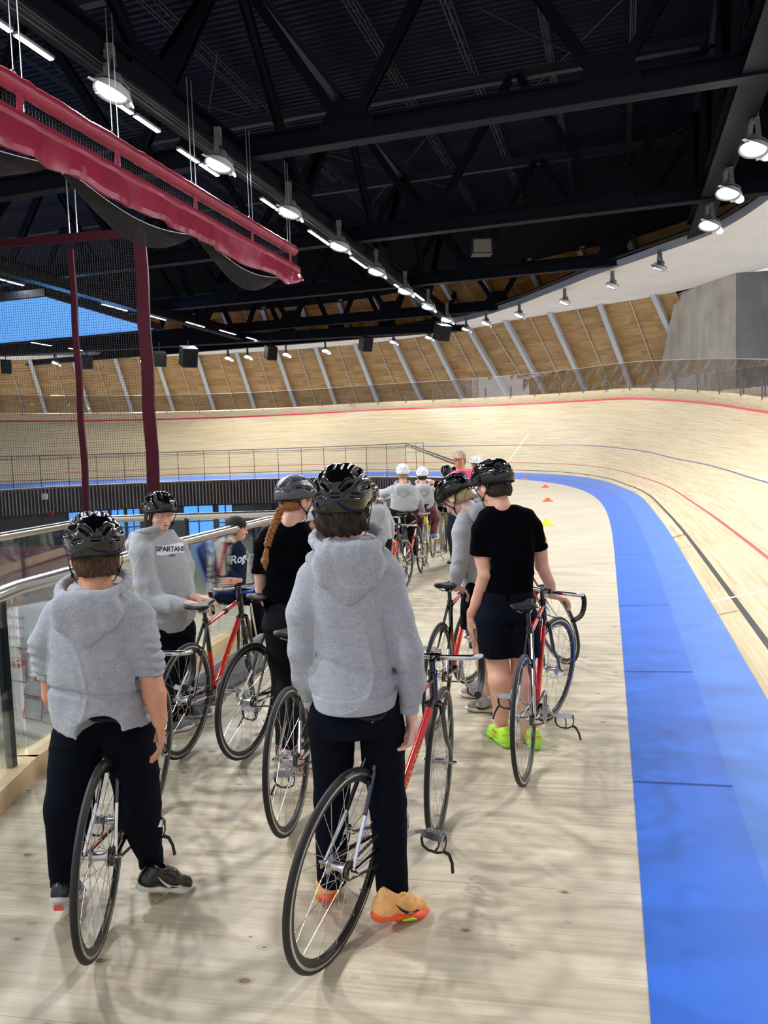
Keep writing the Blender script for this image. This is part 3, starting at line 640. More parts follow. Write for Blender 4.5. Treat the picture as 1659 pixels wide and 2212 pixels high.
for i, (px, py) in enumerate(sp):
    c = G(px, py, 11.15); n_ = nrm(np.array([c[0]+10, c[1]-42, 0])) if i < 8 else np.array([0, 1.0, 0])
    floodlight(c, 'grey floodlight hanging from the edge of the cream soffit ring, %s along it' % wh[i], 'ring floodlights', aim=DOWN+(n_*-.45 if i < 5 else n_*-.3), power=FLOOD_W*(.3 if i < 3 else .2 if i < 7 else .28 if i < 9 else .27 if i < 11 else .9 if i < 12 else 1.5), lit=True, s=.8, spread=math.pi if i < 3 else math.radians(140))
def strip(c, d, label, grp, glow=0, n=2):
    c = np.asarray(c, float); t_ = thing('strip_light', label, 'strip light', tuple(c), grp)
    for k in range(n):
        q = d*(k-(n-1)/2)*1.32; m_ = MB(); m_.beam(q-d*.6, q+d*.6, .16, .07); m_.build('housing', M_LAMPB, t_, smooth=False)
        m_ = MB(); m_.beam(q-d*.58+V3(0, 0, -.045), q+d*.58+V3(0, 0, -.045), .12, .03); m_.build('tube', mat('strip_lens', (255, 255, 255), .3, emit=(250, 252, 255), es=9), t_, smooth=False)
    m_ = MB(); m_.tube([(0, 0, .03), (0, 0, .5)], .012, 5); m_.build('hanger', M_STEEL, t_)
    if glow:
        L = bpy.data.lights.new('strip_glow', 'AREA'); L.shape = 'RECTANGLE'; L.size = 2.6; L.size_y = .15; L.energy = glow; lo = bpy.data.objects.new('strip_glow', L); COL.objects.link(lo); lo.parent = t_; lo.location = (0, 0, -.08); lo.rotation_euler = (0, 0, math.pi/2-BA)
    return t_
k = 0
for px, py in ((28, 68), (288, 245), (430, 350), (595, 448), (690, 512), (775, 566), (865, 622), (905, 640)):
    c = G(px, py, 11.6); strip(c, DU, 'lit strip light under the catwalk girder, %s of that row' % nth[k], 'catwalk strip lights'); k += 1
k = 0
for px, py in ((13, 605), (138, 636), (248, 663), (335, 684), (422, 700), (492, 717), (548, 732)):
    c = G(px, py, 11.6); strip(c, DU, 'lit strip light in the far row beyond the net, %s of that row' % nth[k], 'far strip lights', n=2, glow=420); k += 1
for px, py, w_ in ((88, 742, 'first'), (170, 755, 'second')):
    strip(G(px, py, 11.5), DU, 'small lit strip light at the far roof edge seen through the net, %s' % w_, 'edge strip lights')
# cable trays below the catwalk
m_ = MB(); a = UV(4, -12.6, 11.75)
for dv in (0, .18, .3): m_.tube([UV(4, -12.6+dv, 11.7)-a, UV(58, -12.6+dv, 11.7)-a], .02, 5)
e = m_.build('lighting_conduit', M_STEELG); e.location = Vector(a); tag(e, 'thin parallel conduits running under the catwalk girder between the lights', 'conduit')

# ------------------------------------------------------------------ maroon net curtain on its roof hangers
def cloth_tube(A, B, r, n=14, seg=90, wob=.02, flat=1.0, seed=0):
    rs = np.random.RandomState(seed); ps = [A+(B-A)*i/(seg-1) for i in range(seg)]; rr = r*(1+wob*rs.randn(seg)); m_ = MB(); m_.tube(ps, rr, n, flat=flat); return m_
cA, cB = UV(8.0, -11.05, 9.05), UV(25.7, -11.05, 9.05); cur = thing('divider_curtain', 'gathered maroon divider curtain slung under the roof on wires, with its black net', 'curtain', tuple(cA))
cloth_tube(cA, cB, .17, wob=.05).build('upper_sleeve', M_MAROON2, cur, origin=cA)
lA, lB = UV(8.0, -11.05, 8.38), UV(26.0, -11.05, 8.38)
cloth_tube(lA, lB, .11, wob=.06, seed=2).build('lower_sleeve', M_MAROON2, cur, origin=cA)
seg = 300; rows = []; rs = np.random.RandomState(5)
xs_ = np.linspace(0, 18.0, seg); kn_ = np.arange(0, 18.6, .62); kz_ = rs.uniform(-1, 1, len(kn_)); ky_ = rs.uniform(-1, 1, len(kn_)); kk_ = rs.uniform(-1, 1, len(kn_))
sag = .66+.05*np.interp(xs_, kn_, kz_)+.06*np.abs(np.sin(xs_/2.95*math.pi))-.30*np.clip((xs_-16.5)/1.5, 0, 1)
for q_, (k_, o_, z_) in enumerate([(0.0, -.02, .16), (.1, .10, .15), (.2, .125, .04), (.3, .09, -.06), (.5, .12, -.30), (.7, .16, -.56), (.9, .19, -.82), (1.0, .18, -1.0), (1.1, .08, -.98), (1.3, .02, -.6), (1.6, -.02, -.1)]):
    w1 = np.interp(xs_+.25*k_, kn_, ky_)*.11*min(1, max(0, k_-.15)*1.6)+np.interp(xs_*1.7-.4*k_, kn_*1.7, kk_)*.08*min(1, max(0, k_-.15))+.02*np.sign(np.sin(xs_*2.3+k_*2.0))*np.abs(np.sin(xs_*5.1+k_*3))*min(1, k_*2)
    rows.append(np.array([lA+(lB-lA)*i/(seg-1)+DV*(o_+w1[i])+V3(0, 0, (z_*sag[i] if z_ < 0 else z_)) for i in range(seg)]))
V_ = np.concatenate(rows); f_ = [(j*seg+i, j*seg+i+1, (j+1)*seg+i+1, (j+1)*seg+i) for j in range(len(rows)-1) for i in range(seg-1)]
mesh_obj('draped_valance', V_-cA, f_, M_MAROON2, cur, angle=14)
m_ = MB(); a, b = cA-V3(0, 0, .1), lA+V3(0, 0, .1); L = 18.0
for i in range(0, 190): q = DU*(i*.095); m_.beam(a+q, b+q, .008, .008, up=DU)
for z in np.linspace(8.45, 8.92, 7): m_.beam(UV(8, -11.05, z), UV(26, -11.05, z), .008, .008)
m_.build('net_gap', M_NET, cur, origin=cA, smooth=False).__setitem__('kind', 'stuff')
for j, uu in enumerate((9.6, 12.5, 15.5, 18.9, 22.3, 25.2)):
    m_ = MB()
    for du in (0, .22): m_.tube([UV(uu+du, -11.05, 9.15-du*2.5), UV(uu+du, -11.05, 12.0)], .014, 5)
    m_.ring(.06, [(0.012, .012), (-.012, .012), (-.012, -.012), (.012, -.012)], UV(uu, -11.05, 9.24), ax=DV, n=10); m_.build('hanging_wire', mat('wire_steel', (170, 172, 176), .3, .9), cur, origin=cA)
    m_ = MB(); m_.beam(UV(uu+.05, -11.0, 8.95), UV(uu+.05, -11.0, 8.45), .16, .02, up=DV); m_.build('strap', M_MAROON2, cur, origin=cA, smooth=False)
for j in range(3):
    m_ = MB(); n_ = 40; u0 = 8.5+5.6*j
    for k in range(9):
        pts = [UV(u0+5.2*i/(n_-1), -11.20-.02*k, 7.95-(.34+.06*k)*math.sin(math.pi*i/(n_-1))) for i in range(n_)]; m_.tube(pts, .03, 5)
    m_.build('net_swag', M_NET, cur, origin=cA)
# standing frame of the net with maroon edges
nR, nM, nL = np.array([-7.55, 25.0, 0]), np.array([-9.95, 25.4, 0]), np.array([-20.0, 27.2, 0])
ns = thing('net_screen', 'black safety net with maroon edge bands standing across the infield', 'net', (nR[0], nR[1], ZI))
on = np.array([nR[0], nR[1], ZI]); ztop = 9.05
def post(p, w, zb, zt_, tilt=0.0):
    m_ = MB(); n_ = 24; dx = nrm(nR-nL); vs = []
    for i in range(n_):
        z = zb+(zt_-zb)*i/(n_-1); o_ = dx*(.02*math.sin(i*1.3)); vs.append((p+o_-dx*w/2+V3(0, -.06, z), p+o_+dx*w/2+V3(0, -.06-.03*math.sin(i), z), p+o_+dx*w/2+V3(0, .06, z), p+o_-dx*w/2+V3(0, .06, z)))
    v = [q for s_ in vs for q in s_]; f = [(i*4+k, i*4+(k+1) % 4, i*4+4+(k+1) % 4, i*4+4+k) for i in range(n_-1) for k in range(4)]+[(3, 2, 1, 0), (n_*4-4, n_*4-3, n_*4-2, n_*4-1)]
    m_.add(v, f); return m_
post(nR, .42, ZI, ztop).build('wide_band', M_MAROON, ns, origin=on, angle=30)
post(nM, .2, ZI, ztop-.35).build('thin_band', M_MAROON, ns, origin=on, angle=30)
m_ = MB(); m_.beam(nR+V3(0, 0, ztop), nL+V3(0, 0, ztop+.05), .14, .26); m_.build('top_band', M_MAROON, ns, origin=on, smooth=False)
m_ = MB(); a, b = nR+V3(0, .0, ZI), nL+V3(0, 0, ZI); m_.strip([a+(b-a)*i/60+V3(0, .12*math.sin(i*1.1), 0) for i in range(61)], [a+(b-a)*i/60+V3(0, .05*math.sin(i*1.1), 3.45) for i in range(61)]); m_.build('lower_skirt', mat('maroon_skirt', (86, 22, 46), .5), ns, origin=on)
m_ = MB(); L = np.linalg.norm(nL-nR); dx = nrm(nL-nR); q = 0.0
while q < L: m_.beam(nR+dx*q+V3(0, 0, -1.0), nR+dx*q+V3(0, 0, ztop), .0065, .0065, up=dx); q += .085
z = -1.0
while z < ztop: m_.beam(nR+V3(0, 0, z), nL+V3(0, 0, z), .0065, .0065); z += .085
o_ = m_.build('net_mesh', M_NET, ns, origin=on, smooth=False); o_['kind'] = 'stuff'
m_ = MB()
for dx_ in (.0, .25): m_.tube([nM+V3(dx_, 0, ztop), nM+V3(dx_, 0, 12.0)], .02, 5)
m_.build('hanging_wire', mat('wire_steel', (170, 172, 176)), ns, origin=on)
# marker cones on the floor
cm = {'orange': mat('cone_orange', (240, 92, 50), .5), 'yellow': mat('cone_yellow', (236, 214, 30), .5)}
for (px, py, cn, w_) in ((1135, 1037, 'orange', 'furthest of the three'), (1178, 1053, 'orange', 'middle one of the three'), (1183, 1083, 'orange', 'nearest of the three'), (1180, 1134, 'yellow', '')):
    g = G(px, py); m_ = MB(); m_.lathe([(.19, 0.0), (.19, .012), (.16, .02), (.055, .11), (.045, .115), (.045, .10), (.14, .01)], n=20)
    e = m_.build('disc_cone', cm[cn]); e.location = Vector(g); tag(e, ('low orange disc cone on the pale floor, %s' % w_) if cn == 'orange' else 'single low yellow disc cone on the pale floor beside the boy in black', 'cone', 'orange disc cones' if cn == 'orange' else None)

# ------------------------------------------------------------------ film-wrapped sheet on a trolley behind the near glass, grey wedge
pa, pb, pt_ = P(-140, 1520, 4.45), P(124, 1598, 4.72), P(20, 1313, 5.12)
fn = nrm(np.cross(pb-pa, pt_-pa)); fn = fn if fn[1] < 0 else -fn
def FP(px, py):
    d_ = ray(px, py); o_ = np.array([0, 0, CAM_H]); return o_+d_*(np.dot(pa-o_, fn)/np.dot(d_, fn))
wr = thing('wrapped_sheet', 'white film-wrapped sheet with red printed diagrams standing behind the near glass balustrade', 'sheet', (pb[0], pb[1], 0)); wo = np.array([pb[0], pb[1], 0.0])
front = [FP(-140, 1520), FP(124, 1598), FP(138, 1292), FP(20, 1313), FP(-60, 1430)]; bkp = [q-fn*.10+V3(0, 0, .0) for q in front]; bkp[2] = bkp[2]-fn*.35; bkp[3] = bkp[3]-fn*.12
M_FILM = mat('white_film', (222, 222, 228), .35, noise=.03, nscale=5); m_ = MB(); n5 = 5
m_.add(front+bkp, [(0, 1, 2, 3, 4), (9, 8, 7, 6, 5)]+[(i, (i+1) % 5, 5+(i+1) % 5, 5+i) for i in range(5)]); m_.build('film_face', M_FILM, wr, origin=wo, smooth=False)
ey_ = nrm(FP(40, 1420)-FP(44, 1440)-0.0); ex_ = nrm(np.cross(ey_, fn)); ex_ = ex_ if ex_[0] > 0 else -ex_
M_PRN = mat('print_red', (168, 58, 70), .6)
def wtext(s_, px, py, sz, par=wr, m=M_PRN, rot=True):
    v, f = text_geo(s_, sz); c = FP(px, py)+fn*.003; return mesh_obj('printed_text', [c+(ey_*x-ex_*y if rot else ex_*x+ey_*y)-wo for x, y, z in v], f, m, par, smooth=False)
for s_, x_, y_, z_ in (('High impact strength', 4, 1515, .030), ('- Excellent light transmission', 10, 1512, .026), ('- Easy to install in most applications', 17, 1508, .026), ('- Thermoformable', 24, 1525, .026), ('- Both sides UV protected', 31, 1520, .026), ('www', 47, 1418, .065), ('www.sabic-ip.com', 54, 1430, .026), ('UV', 52, 1540, .03)): wtext(s_, x_, y_, z_)
for k in range(7):
    for r_ in range(3): wtext('xxxxxxxx'[:5+(k*3+r_) % 3] if False else 'lllllllll'[:5+(k*3+r_) % 4], 8+k*7, 1330+r_*22+k, .018)
m_ = MB(); gc = FP(34, 1432)+fn*.004
m_.add([gc+(ex_*math.cos(a)+ey_*math.sin(a))*.040-wo for a in np.linspace(0, 2*math.pi, 25)[:-1]]+[gc+(ex_*math.cos(a)+ey_*math.sin(a))*.036-wo for a in np.linspace(0, 2*math.pi, 25)[:-1]], [(i, (i+1) % 24, 24+(i+1) % 24, 24+i) for i in range(24)])
for bx, by, br_ in ((-.012, -.018, .016), (.008, -.022, .014), (-.018, .0, .012), (.012, .01, .009), (-.002, -.03, .012)): m_.add([gc+fn*.001+ex_*(bx+br_*(1+.3*math.sin(3*a))*math.cos(a))+ey_*(by+br_*math.sin(a))-wo for a in np.linspace(0, 2*math.pi, 13)[:-1]], [tuple(range(12))])
m_.build('printed_globe', M_PRN, wr, smooth=False)
m_ = MB()
for (x0, y0, x1, y1) in ((12, 1395, 60, 1465), (58, 1465, 95, 1500), (56, 1505, 92, 1550), (95, 1475, 118, 1560), (60, 1400, 95, 1460)):
    q = [FP(x0, y0), FP(x1, y0+(x1-x0)*.2), FP(x1-4, y1+(x1-x0)*.2), FP(x0-6, y1)]
    for i in range(4): m_.beam(q[i]+fn*.003-wo, q[(i+1) % 4]+fn*.003-wo, .0035, .0035)
m_.build('printed_frame', M_PRN, wr, smooth=False)
m_ = MB(); q0, q1 = FP(-140, 1524), FP(124, 1602); m_.beam(q0-fn*.05-V3(0, 0, .02)-wo, q1-fn*.05-V3(0, 0, .02)-wo, .16, .045); m_.build('base_tray', mat('tray_white', (205, 205, 205), .5), wr, smooth=False)
q = P(118, 1600, 4.75)
for dx in (0.0, -.75):
    m_ = MB(); cz = .062; cc_ = np.array([q[0]+dx, q[1]+.05-dx*.0, cz]); m_.lathe([(0, -.014), (.055, -.014), (.062, -.008), (.062, .008), (.055, .014), (0, .014)], cc_-wo, (0.3, 1, 0), 20); m_.box(cc_+V3(0, 0, .10)-wo, (.05, .05, max(.06, q[2]-.14))); m_.build('caster', mat('caster_grey', (70, 74, 78), .4), wr)
w4 = [G(388, 1488, .10), G(420, 1530, .04), G(566, 1440, .04), G(566, 1372, .22)]
wd = thing('ramp_wedge', 'low dark grey wedge board lying on the floor behind the parked bicycles', 'ramp', tuple(w4[1]*np.array([1, 1, 0]))); wo2 = w4[1]*np.array([1, 1, 0]); m_ = MB(); lowq = [np.array([q[0], q[1]+.02, 0.0]) for q in w4]
m_.add([q-wo2 for q in w4]+[q-wo2 for q in lowq], [(0, 1, 2, 3)]+[(i, (i+1) % 4, 4+(i+1) % 4, 4+i) for i in range(4)]); m_.build('board', mat('wedge_grey', (74, 76, 78), .6), wd, smooth=False)
m_ = MB(); m_.beam(w4[0]-wo2, w4[3]-wo2, .03, .03); m_.build('edge_strip', mat('wedge_edge', (140, 140, 138), .6), wd, smooth=False)
# ------------------------------------------------------------------ track bicycles
M_TYRE = mat('tyre_rubber', (26, 26, 28), 0.62)
M_RIMB = mat('rim_black', (16, 16, 18), 0.42)
M_RIMS = mat('rim_silver', (190, 190, 190), 0.25, 0.9)
M_CHROME = mat('chrome', (225, 225, 225), 0.12, 1.0)
M_ALU = mat('aluminium', (200, 202, 205), 0.28, 1.0)
M_FRAME = mat('frame_black', (10, 10, 13), 0.14, coat=1.0)
M_RED = mat('frame_red', (205, 24, 30), 0.16, coat=1.0)
M_DRED = mat('frame_dark_red', (130, 22, 34), 0.16, coat=1.0)
M_YEL = mat('frame_yellow', (226, 206, 20), 0.2, coat=1.0)
M_SADDLE = mat('saddle_cover', (14, 14, 16), 0.5, spec=.3)
M_TAPE = mat('bar_tape', (24, 24, 26), 0.6, bump=0.3, bscale=120)
M_WTAPE = mat('white_tape', (225, 225, 225), 0.5)
M_CHAIN = mat('chain_steel', (90, 86, 80), 0.35, 0.8)
M_LETY = mat('letter_yellow', (240, 200, 40), 0.4)
M_LETW = mat('letter_white', (225, 225, 225), 0.4)
RW = 0.335
def circ(r, n=8, ph=0.0): return [(r*math.cos(2*math.pi*k/n+ph), r*math.sin(2*math.pi*k/n+ph)) for k in range(n)]
def wheel_meshes():
    out = {}
    m = MB(); m.ring(RW-.012, circ(.0122, 10), n=72); out['tyre'] = m
    m = MB(); m.ring(.302, [(.016, .010), (.016, -.010), (.004, -.0105), (-.014, -.007), (-.018, 0), (-.014, .007), (.004, .0105)], n=72); out['rim'] = m
    m = MB()
    for s in (-1, 1): m.ring(.3135, [(.0045, s*.0112), (-.0045, s*.0112), (-.0045, s*.0100), (.0045, s*.0100)], n=72)
    out['brake_track'] = m
    m = MB(); n = 28
    for k in range(n):
        side = 1 if k % 2 else -1; a = 2*math.pi*k/n; off = (0.62 if (k//2) % 2 else -0.62)
        p = V3(math.cos(a+off)*.029, side*.031, math.sin(a+off)*.029); q = V3(math.cos(a)*.292, side*.004, math.sin(a)*.292); m.tube([p, q], .00115, 4, caps=False)
        m.tube([q*.96+p*.04, q], .0021, 5)
    out['spokes'] = m
    m = MB(); m.tube([(math.cos(.3)*.285, 0, math.sin(.3)*.285), (math.cos(.3)*.245, 0, math.sin(.3)*.245)], .003, 6); out['valve'] = m
    return out
_W = wheel_meshes()
ME_W = {k: mesh_obj(k, np.concatenate(v.v), v.f, {'tyre': M_TYRE, 'rim': M_RIMB, 'brake_track': M_RIMS, 'spokes': M_ALU, 'valve': M_ALU}[k], me_only=True) for k, v in _W.items()}
m = MB(); m.lathe([(.0, -.055), (.008, -.055), (.008, -.036), (.034, -.034), (.034, -.030), (.016, -.022), (.013, 0), (.016, .022), (.034, .030), (.034, .034), (.008, .036), (.008, .055), (0, .055)], ax=(0, 1, 0), n=18); ME_W['hub'] = mesh_obj('hub', np.concatenate(m.v), m.f, M_ALU, me_only=True)
m = MB(); m.ring(.026, [(.006, .0025), (.006, -.0025), (-.01, -.0025), (-.01, .0025)], c=(0, -.043, 0), n=24); m.ring(.018, [(.006, .006), (.006, -.006), (-.01, -.006), (-.01, .006)], c=(0, -.041, 0), n=16); ME_W['sprocket'] = mesh_obj('sprocket', np.concatenate(m.v), m.f, M_CHAIN, me_only=True)
def link(name, me, parent, mtx=None):
    o = bpy.data.objects.new(name, me); COL.objects.link(o); o.parent = parent
    if mtx is not None: o.matrix_local = mtx
    return o
HB, HT = V3(.80, 0, .675), V3(.762, 0, .80); STE = nrm(HT-HB); BBK = V3(.395, 0, .272); ST = V3(.262, 0, .745)
def arc(c, r, a0, a1, n, ex, ez): return [V3(*c)+np.array(ex)*r*math.cos(a0+(a1-a0)*i/n)+np.array(ez)*r*math.sin(a0+(a1-a0)*i/n) for i in range(n+1)]
def letters_on_tube(s, A, B, r, size, side, m, name, parent, flip=1, along0=0.5, spacing=1.1):
    d = nrm(B-A); L = np.linalg.norm(B-A); yv = V3(0, side, 0); up = nrm(np.cross(yv, d))*flip
    v, f = text_geo(s, size, spacing=spacing, bold=0.02); out = []
    dd = d if flip*1 > 0 else d
    for x, y, z in v:
        an = y/r; q = A+d*(L*along0+x*(1 if side*flip < 0 else 1))+(yv*math.cos(an)+up*math.sin(an))*(r+.0012); out.append(q)
    return mesh_obj(name, out, f, m, parent, smooth=False)
def make_bike(label, rear, front, lean=0.0, steer=0.0, paint='red', crank=0.3, tape='black', parts_level=2, saddle_h=0.0, strap=True, group='track bicycles', name='track_bicycle', z=0.0, rimtext=None, bar='drop'):
    rear = np.array([rear[0], rear[1], z]); hd = math.atan2(front[1]-rear[1], front[0]-rear[0])
    Rm = rotz(hd) @ rotx(lean)             # lean > 0 tips the bicycle to its own right
    b = thing(name, label, 'bicycle', mat=M4(Rm, rear), group=group)
    paint_m = {'red': M_RED, 'yellow': M_YEL, 'darkred': M_DRED}[paint]; base_m = {'red': M_FRAME, 'yellow': M_YEL, 'darkred': M_DRED}[paint]
    def pt(nm, m_, mt, par=None, ang=40): return m_.build(nm, mt, par or b, angle=ang)
    # frame
    m_ = MB(); m_.tube([ST, BBK], .0145, 12); m_.tube([HT+STE*.012, HB-STE*.012], .0185, 12); m_.tube([BBK+V3(0, .035, 0), BBK-V3(0, .035, 0)], .021, 12)
    TTa, TTb = ST-nrm(ST-BBK)*.025, HT-STE*.02; m_.tube([TTa, TTb], .0125, 12); DTa = HB+STE*.02; m_.tube([DTa, BBK], .0145, 12)
    for s in (-1, 1):
        m_.tube([ST-V3(0, 0, .012)+V3(0, s*.012, 0), V3(.11, s*.036, .48)], [.0095, .0075], 8); m_.tube([BBK+V3(0, s*.022, 0), V3(.28, s*.034, .287), V3(.17, s*.045, .304)], .009, 8)
    m_.tube([V3(.175, -.028, .575), V3(.175, .028, .575)], .006, 6); fr = pt('frame', m_, base_m)
    m_ = MB()
    for s in (-1, 1):
        m_.tube([V3(.11, s*.036, .48), V3(0.0, s*.055, .342)], [.0076, .0068], 8); m_.tube([V3(.17, s*.045, .304), V3(0, s*.055, .333)], [.009, .007], 8); m_.box((-.005, s*.056, .338), (.034, .005, .03)); m_.lathe([(0, 0), (.0085, 0), (.0085, .014), (.005, .014), (.005, .02), (0, .02)], (0, s*.058, .335), (0, s, 0), 6)
    pt('chrome_stay', m_, M_CHROME)
    if paint == 'red':
        a, c = DTa+(BBK-DTa)*.1, DTa+(BBK-DTa)*.97; m_ = MB(); m_.tube([a, c], .0165, 14); dt = pt('down_tube', m_, M_RED)
        for sd in (-1, 1): letters_on_tube('MARINONI', c, a, .0165, .036, sd, M_LETY, 'frame_lettering', dt, flip=-1 if sd > 0 else 1, along0=.5)
        m_ = MB(); m_.tube([BBK+(ST-BBK)*.06, BBK+(ST-BBK)*.58], .0155, 12); s_ = pt('seat_tube_panel', m_, M_RED)
        m_ = MB(); m_.tube([TTa+(TTb-TTa)*.08, TTa+(TTb-TTa)*.5], .0137, 12); m_.tube([TTa+(TTb-TTa)*.56, TTa+(TTb-TTa)*.86], .0137, 12); pt('top_tube_panel', m_, M_RED)
        m_ = MB(); q = TTa+(TTb-TTa)*.53; m_.tube([q-(TTb-TTa)*.035, q+(TTb-TTa)*.035], .019, 10); pt('frame_clamp', m_, M_SADDLE)
    elif paint == 'yellow':
        m_ = MB(); m_.tube([DTa+(BBK-DTa)*.5, DTa+(BBK-DTa)*.8], .0165, 12); pt('down_tube_panel', m_, mat('frame_pale_blue', (120, 160, 190), .2, coat=1.0))
    # seat post and saddle
    sh = .93+saddle_h; sdir = nrm(ST-BBK); k = (sh-.05-ST[2])/sdir[2]; SP = ST+sdir*k
    m_ = MB(); m_.tube([ST-sdir*.01, SP], .0128, 12); m_.tube([ST-sdir*.012, ST+sdir*.018], .019, 12); m_.box(SP+V3(0, 0, .006), (.05, .04, .03)); pt('seat_post', m_, M_FRAME)
    m_ = MB(); secs = []; S0 = SP+V3(-.02, 0, .045)
    prof = [(-.125, .050, -.004, .014), (-.118, .066, .004, .026), (-.09, .074, .008, .034), (-.05, .066, .004, .036), (0, .040, 0, .034), (.05, .024, -.001, .030), (.10, .018, 0, .027), (.135, .014, -.004, .020), (.143, .006, -.010, .010)]
    nn = 16
    for x, w, zt_, dp in prof:
        for kk in range(nn):
            an = 2*math.pi*kk/nn; cy, cz = math.cos(an), math.sin(an)
            secs.append(S0+V3(x, w*np.sign(cy)*abs(cy)**.7, zt_+(.006*cz if cz > 0 else dp*cz*(.55+.45*abs(cy)))-.006*max(0, 1-abs(cy)*2)*(cz > 0)))
    f = [(i*nn+kk, i*nn+(kk+1) % nn, (i+1)*nn+(kk+1) % nn, (i+1)*nn+kk) for i in range(len(prof)-1) for kk in range(nn)]+[tuple(range(nn-1, -1, -1)), tuple((len(prof)-1)*nn+kk for kk in range(nn))]
    m_.add(secs, f); sd_ = pt('saddle', m_, M_SADDLE, ang=70)
    m_ = MB()
    for s in (-1, 1): m_.tube([S0+V3(-.10, s*.035, -.022), S0+V3(-.055, s*.022, -.042), S0+V3(.02, s*.022, -.044), S0+V3(.11, s*.008, -.018)], .0036, 6)
    pt('saddle_rail', m_, M_ALU, sd_)
    # drive train
    cr = V3(BBK[0], -.048, BBK[2]); R1 = .092
    m_ = MB(); prof2 = []; nt_ = 46
    for kk in range(nt_*2): r = R1 if kk % 2 else R1-.006; a = 2*math.pi*kk/(nt_*2); prof2.append((r*math.cos(a), r*math.sin(a)))
    inn = [(.076*math.cos(2*math.pi*kk/(nt_*2)), .076*math.sin(2*math.pi*kk/(nt_*2))) for kk in range(nt_*2)]
    V_ = [cr+V3(x, dy, y_) for dy in (-.0015, .0015) for (x, y_) in prof2]+[cr+V3(x, dy, y_) for dy in (-.0015, .0015) for (x, y_) in inn]; N_ = nt_*2; f = []
    for kk in range(N_): k2 = (kk+1) % N_; f += [(kk, k2, 2*N_+k2, 2*N_+kk), (N_+kk, 3*N_+kk, 3*N_+k2, N_+k2), (kk, N_+kk, N_+k2, k2), (2*N_+kk, 2*N_+k2, 3*N_+k2, 3*N_+kk)]
    m_.add(V_, f)
    for kk in range(5): a = 2*math.pi*kk/5+crank; m_.beam(cr, cr+V3(.08*math.cos(a), 0, .08*math.sin(a)), .006, .016, up=(0, 1, 0))
    pt('chainring', m_, M_ALU, ang=25)
    m_ = MB(); pts = []; R2 = .029
    up_ = [V3(0, -.045, RW+R2), cr+V3(0, .003, R1-.002)]; n_ = 60
    for kk in range(9): a = math.pi/2+math.pi*kk/8; pts.append(V3(R2*math.cos(a), -.045, RW+R2*math.sin(a)))
    for kk in range(25): a = -math.pi/2+math.pi*kk/24; pts.append(cr+V3((R1-.002)*math.cos(a), .003, (R1-.002)*math.sin(a)))
    pts = np.array(pts); cl = np.concatenate([pts, pts[:1]]); L_ = np.concatenate([[0], np.cumsum(np.linalg.norm(np.diff(cl, axis=0), axis=1))]); nl = 96
    for kk in range(nl):
        q0 = np.array([np.interp(L_[-1]*kk/nl, L_, cl[:, j]) for j in range(3)]); q1 = np.array([np.interp(L_[-1]*(kk+.82)/nl, L_, cl[:, j]) for j in range(3)]); m_.beam(q0, q1, .0085 if kk % 2 else .0055, .0085, up=(0, 1, 0) if False else (0, 0, 1))
    pt('chain', m_, M_CHAIN, ang=20)
    for s in (-1, 1):
        a = crank+(0 if s < 0 else math.pi); q = V3(BBK[0], s*.062, BBK[2]); e = q+V3(.165*math.cos(a), s*.012, .165*math.sin(a)); m_ = MB(); m_.tube([q, e], [.014, .009], 8, flat=.6, up=(0, 1, 0)); m_.tube([q-V3(0, s*.04, 0), q+V3(0, s*.008, 0)], .014, 10); m_.tube([e-V3(0, s*.008, 0), e+V3(0, s*.03, 0)], .008, 8); ca_ = pt('crank_arm', m_, M_ALU)
        pc = e+V3(0, s*.062, 0); m_ = MB(); tl_ = .35
        Rp = roty(tl_)
        for xx in (-.032, .032): m_.box(pc+Rp@V3(xx, 0, 0), (.006, .088, .026), Rp)
        for yy in (-.044, .044): m_.box(pc+V3(0, yy, 0), (.066, .005, .02), Rp)
        m_.tube([pc-V3(0, .045, 0), pc+V3(0, .045, 0)], .009, 8)
        for xx in (-.034, .034):
            for yy in (-.03, 0, .03): m_.box(pc+Rp@V3(xx, yy, .014), (.008, .012, .006), Rp)
        pd = pt('pedal', m_, M_ALU, ca_, 30)
        if strap:
            m_ = MB(); m_.tube([pc+Rp@V3(.03, 0, -.01), pc+Rp@V3(.06, 0, -.014), pc+Rp@V3(.078, 0, -.028), pc+Rp@V3(.082, 0, -.045), pc+Rp@V3(.072, 0, -.06), pc+Rp@V3(.05, 0, -.066)], .0035, 6, flat=2.5); m_.tube([pc+Rp@V3(0, -.05, .01), pc+Rp@V3(.006, -.052, -.03), pc+Rp@V3(.01, -.044, -.054), pc+Rp@V3(.015, -.02, -.064), pc+Rp@V3(.015, .02, -.064), pc+Rp@V3(.01, .044, -.052), pc+Rp@V3(.006, .052, -.03), pc+Rp@V3(0, .05, 0)], .003, 6, flat=2.2)
            m_.tube([pc+Rp@V3(.01, s*.046, -.05), pc+V3(.014, s*.062, -.07), pc+V3(.012, s*.078, -.10), pc+V3(.0, s*.088, -.135)], .004, 5, flat=1.8); pt('toe_strap', m_, M_DARKM, ca_)
    # rear wheel
    def wheel(nm, mtx, rear_):
        w = link(nm, ME_W['rim'], b, mtx)
        for kk in ('tyre', 'brake_track', 'spokes', 'hub', 'valve')+(('sprocket',) if rear_ else ()): link({'spokes': 'spoke_lacing'}.get(kk, kk), ME_W[kk], w)
        return w
    rwh = wheel('rear_wheel', Matrix.Translation((0, 0, RW)) @ M4(roty(1.1)), True)
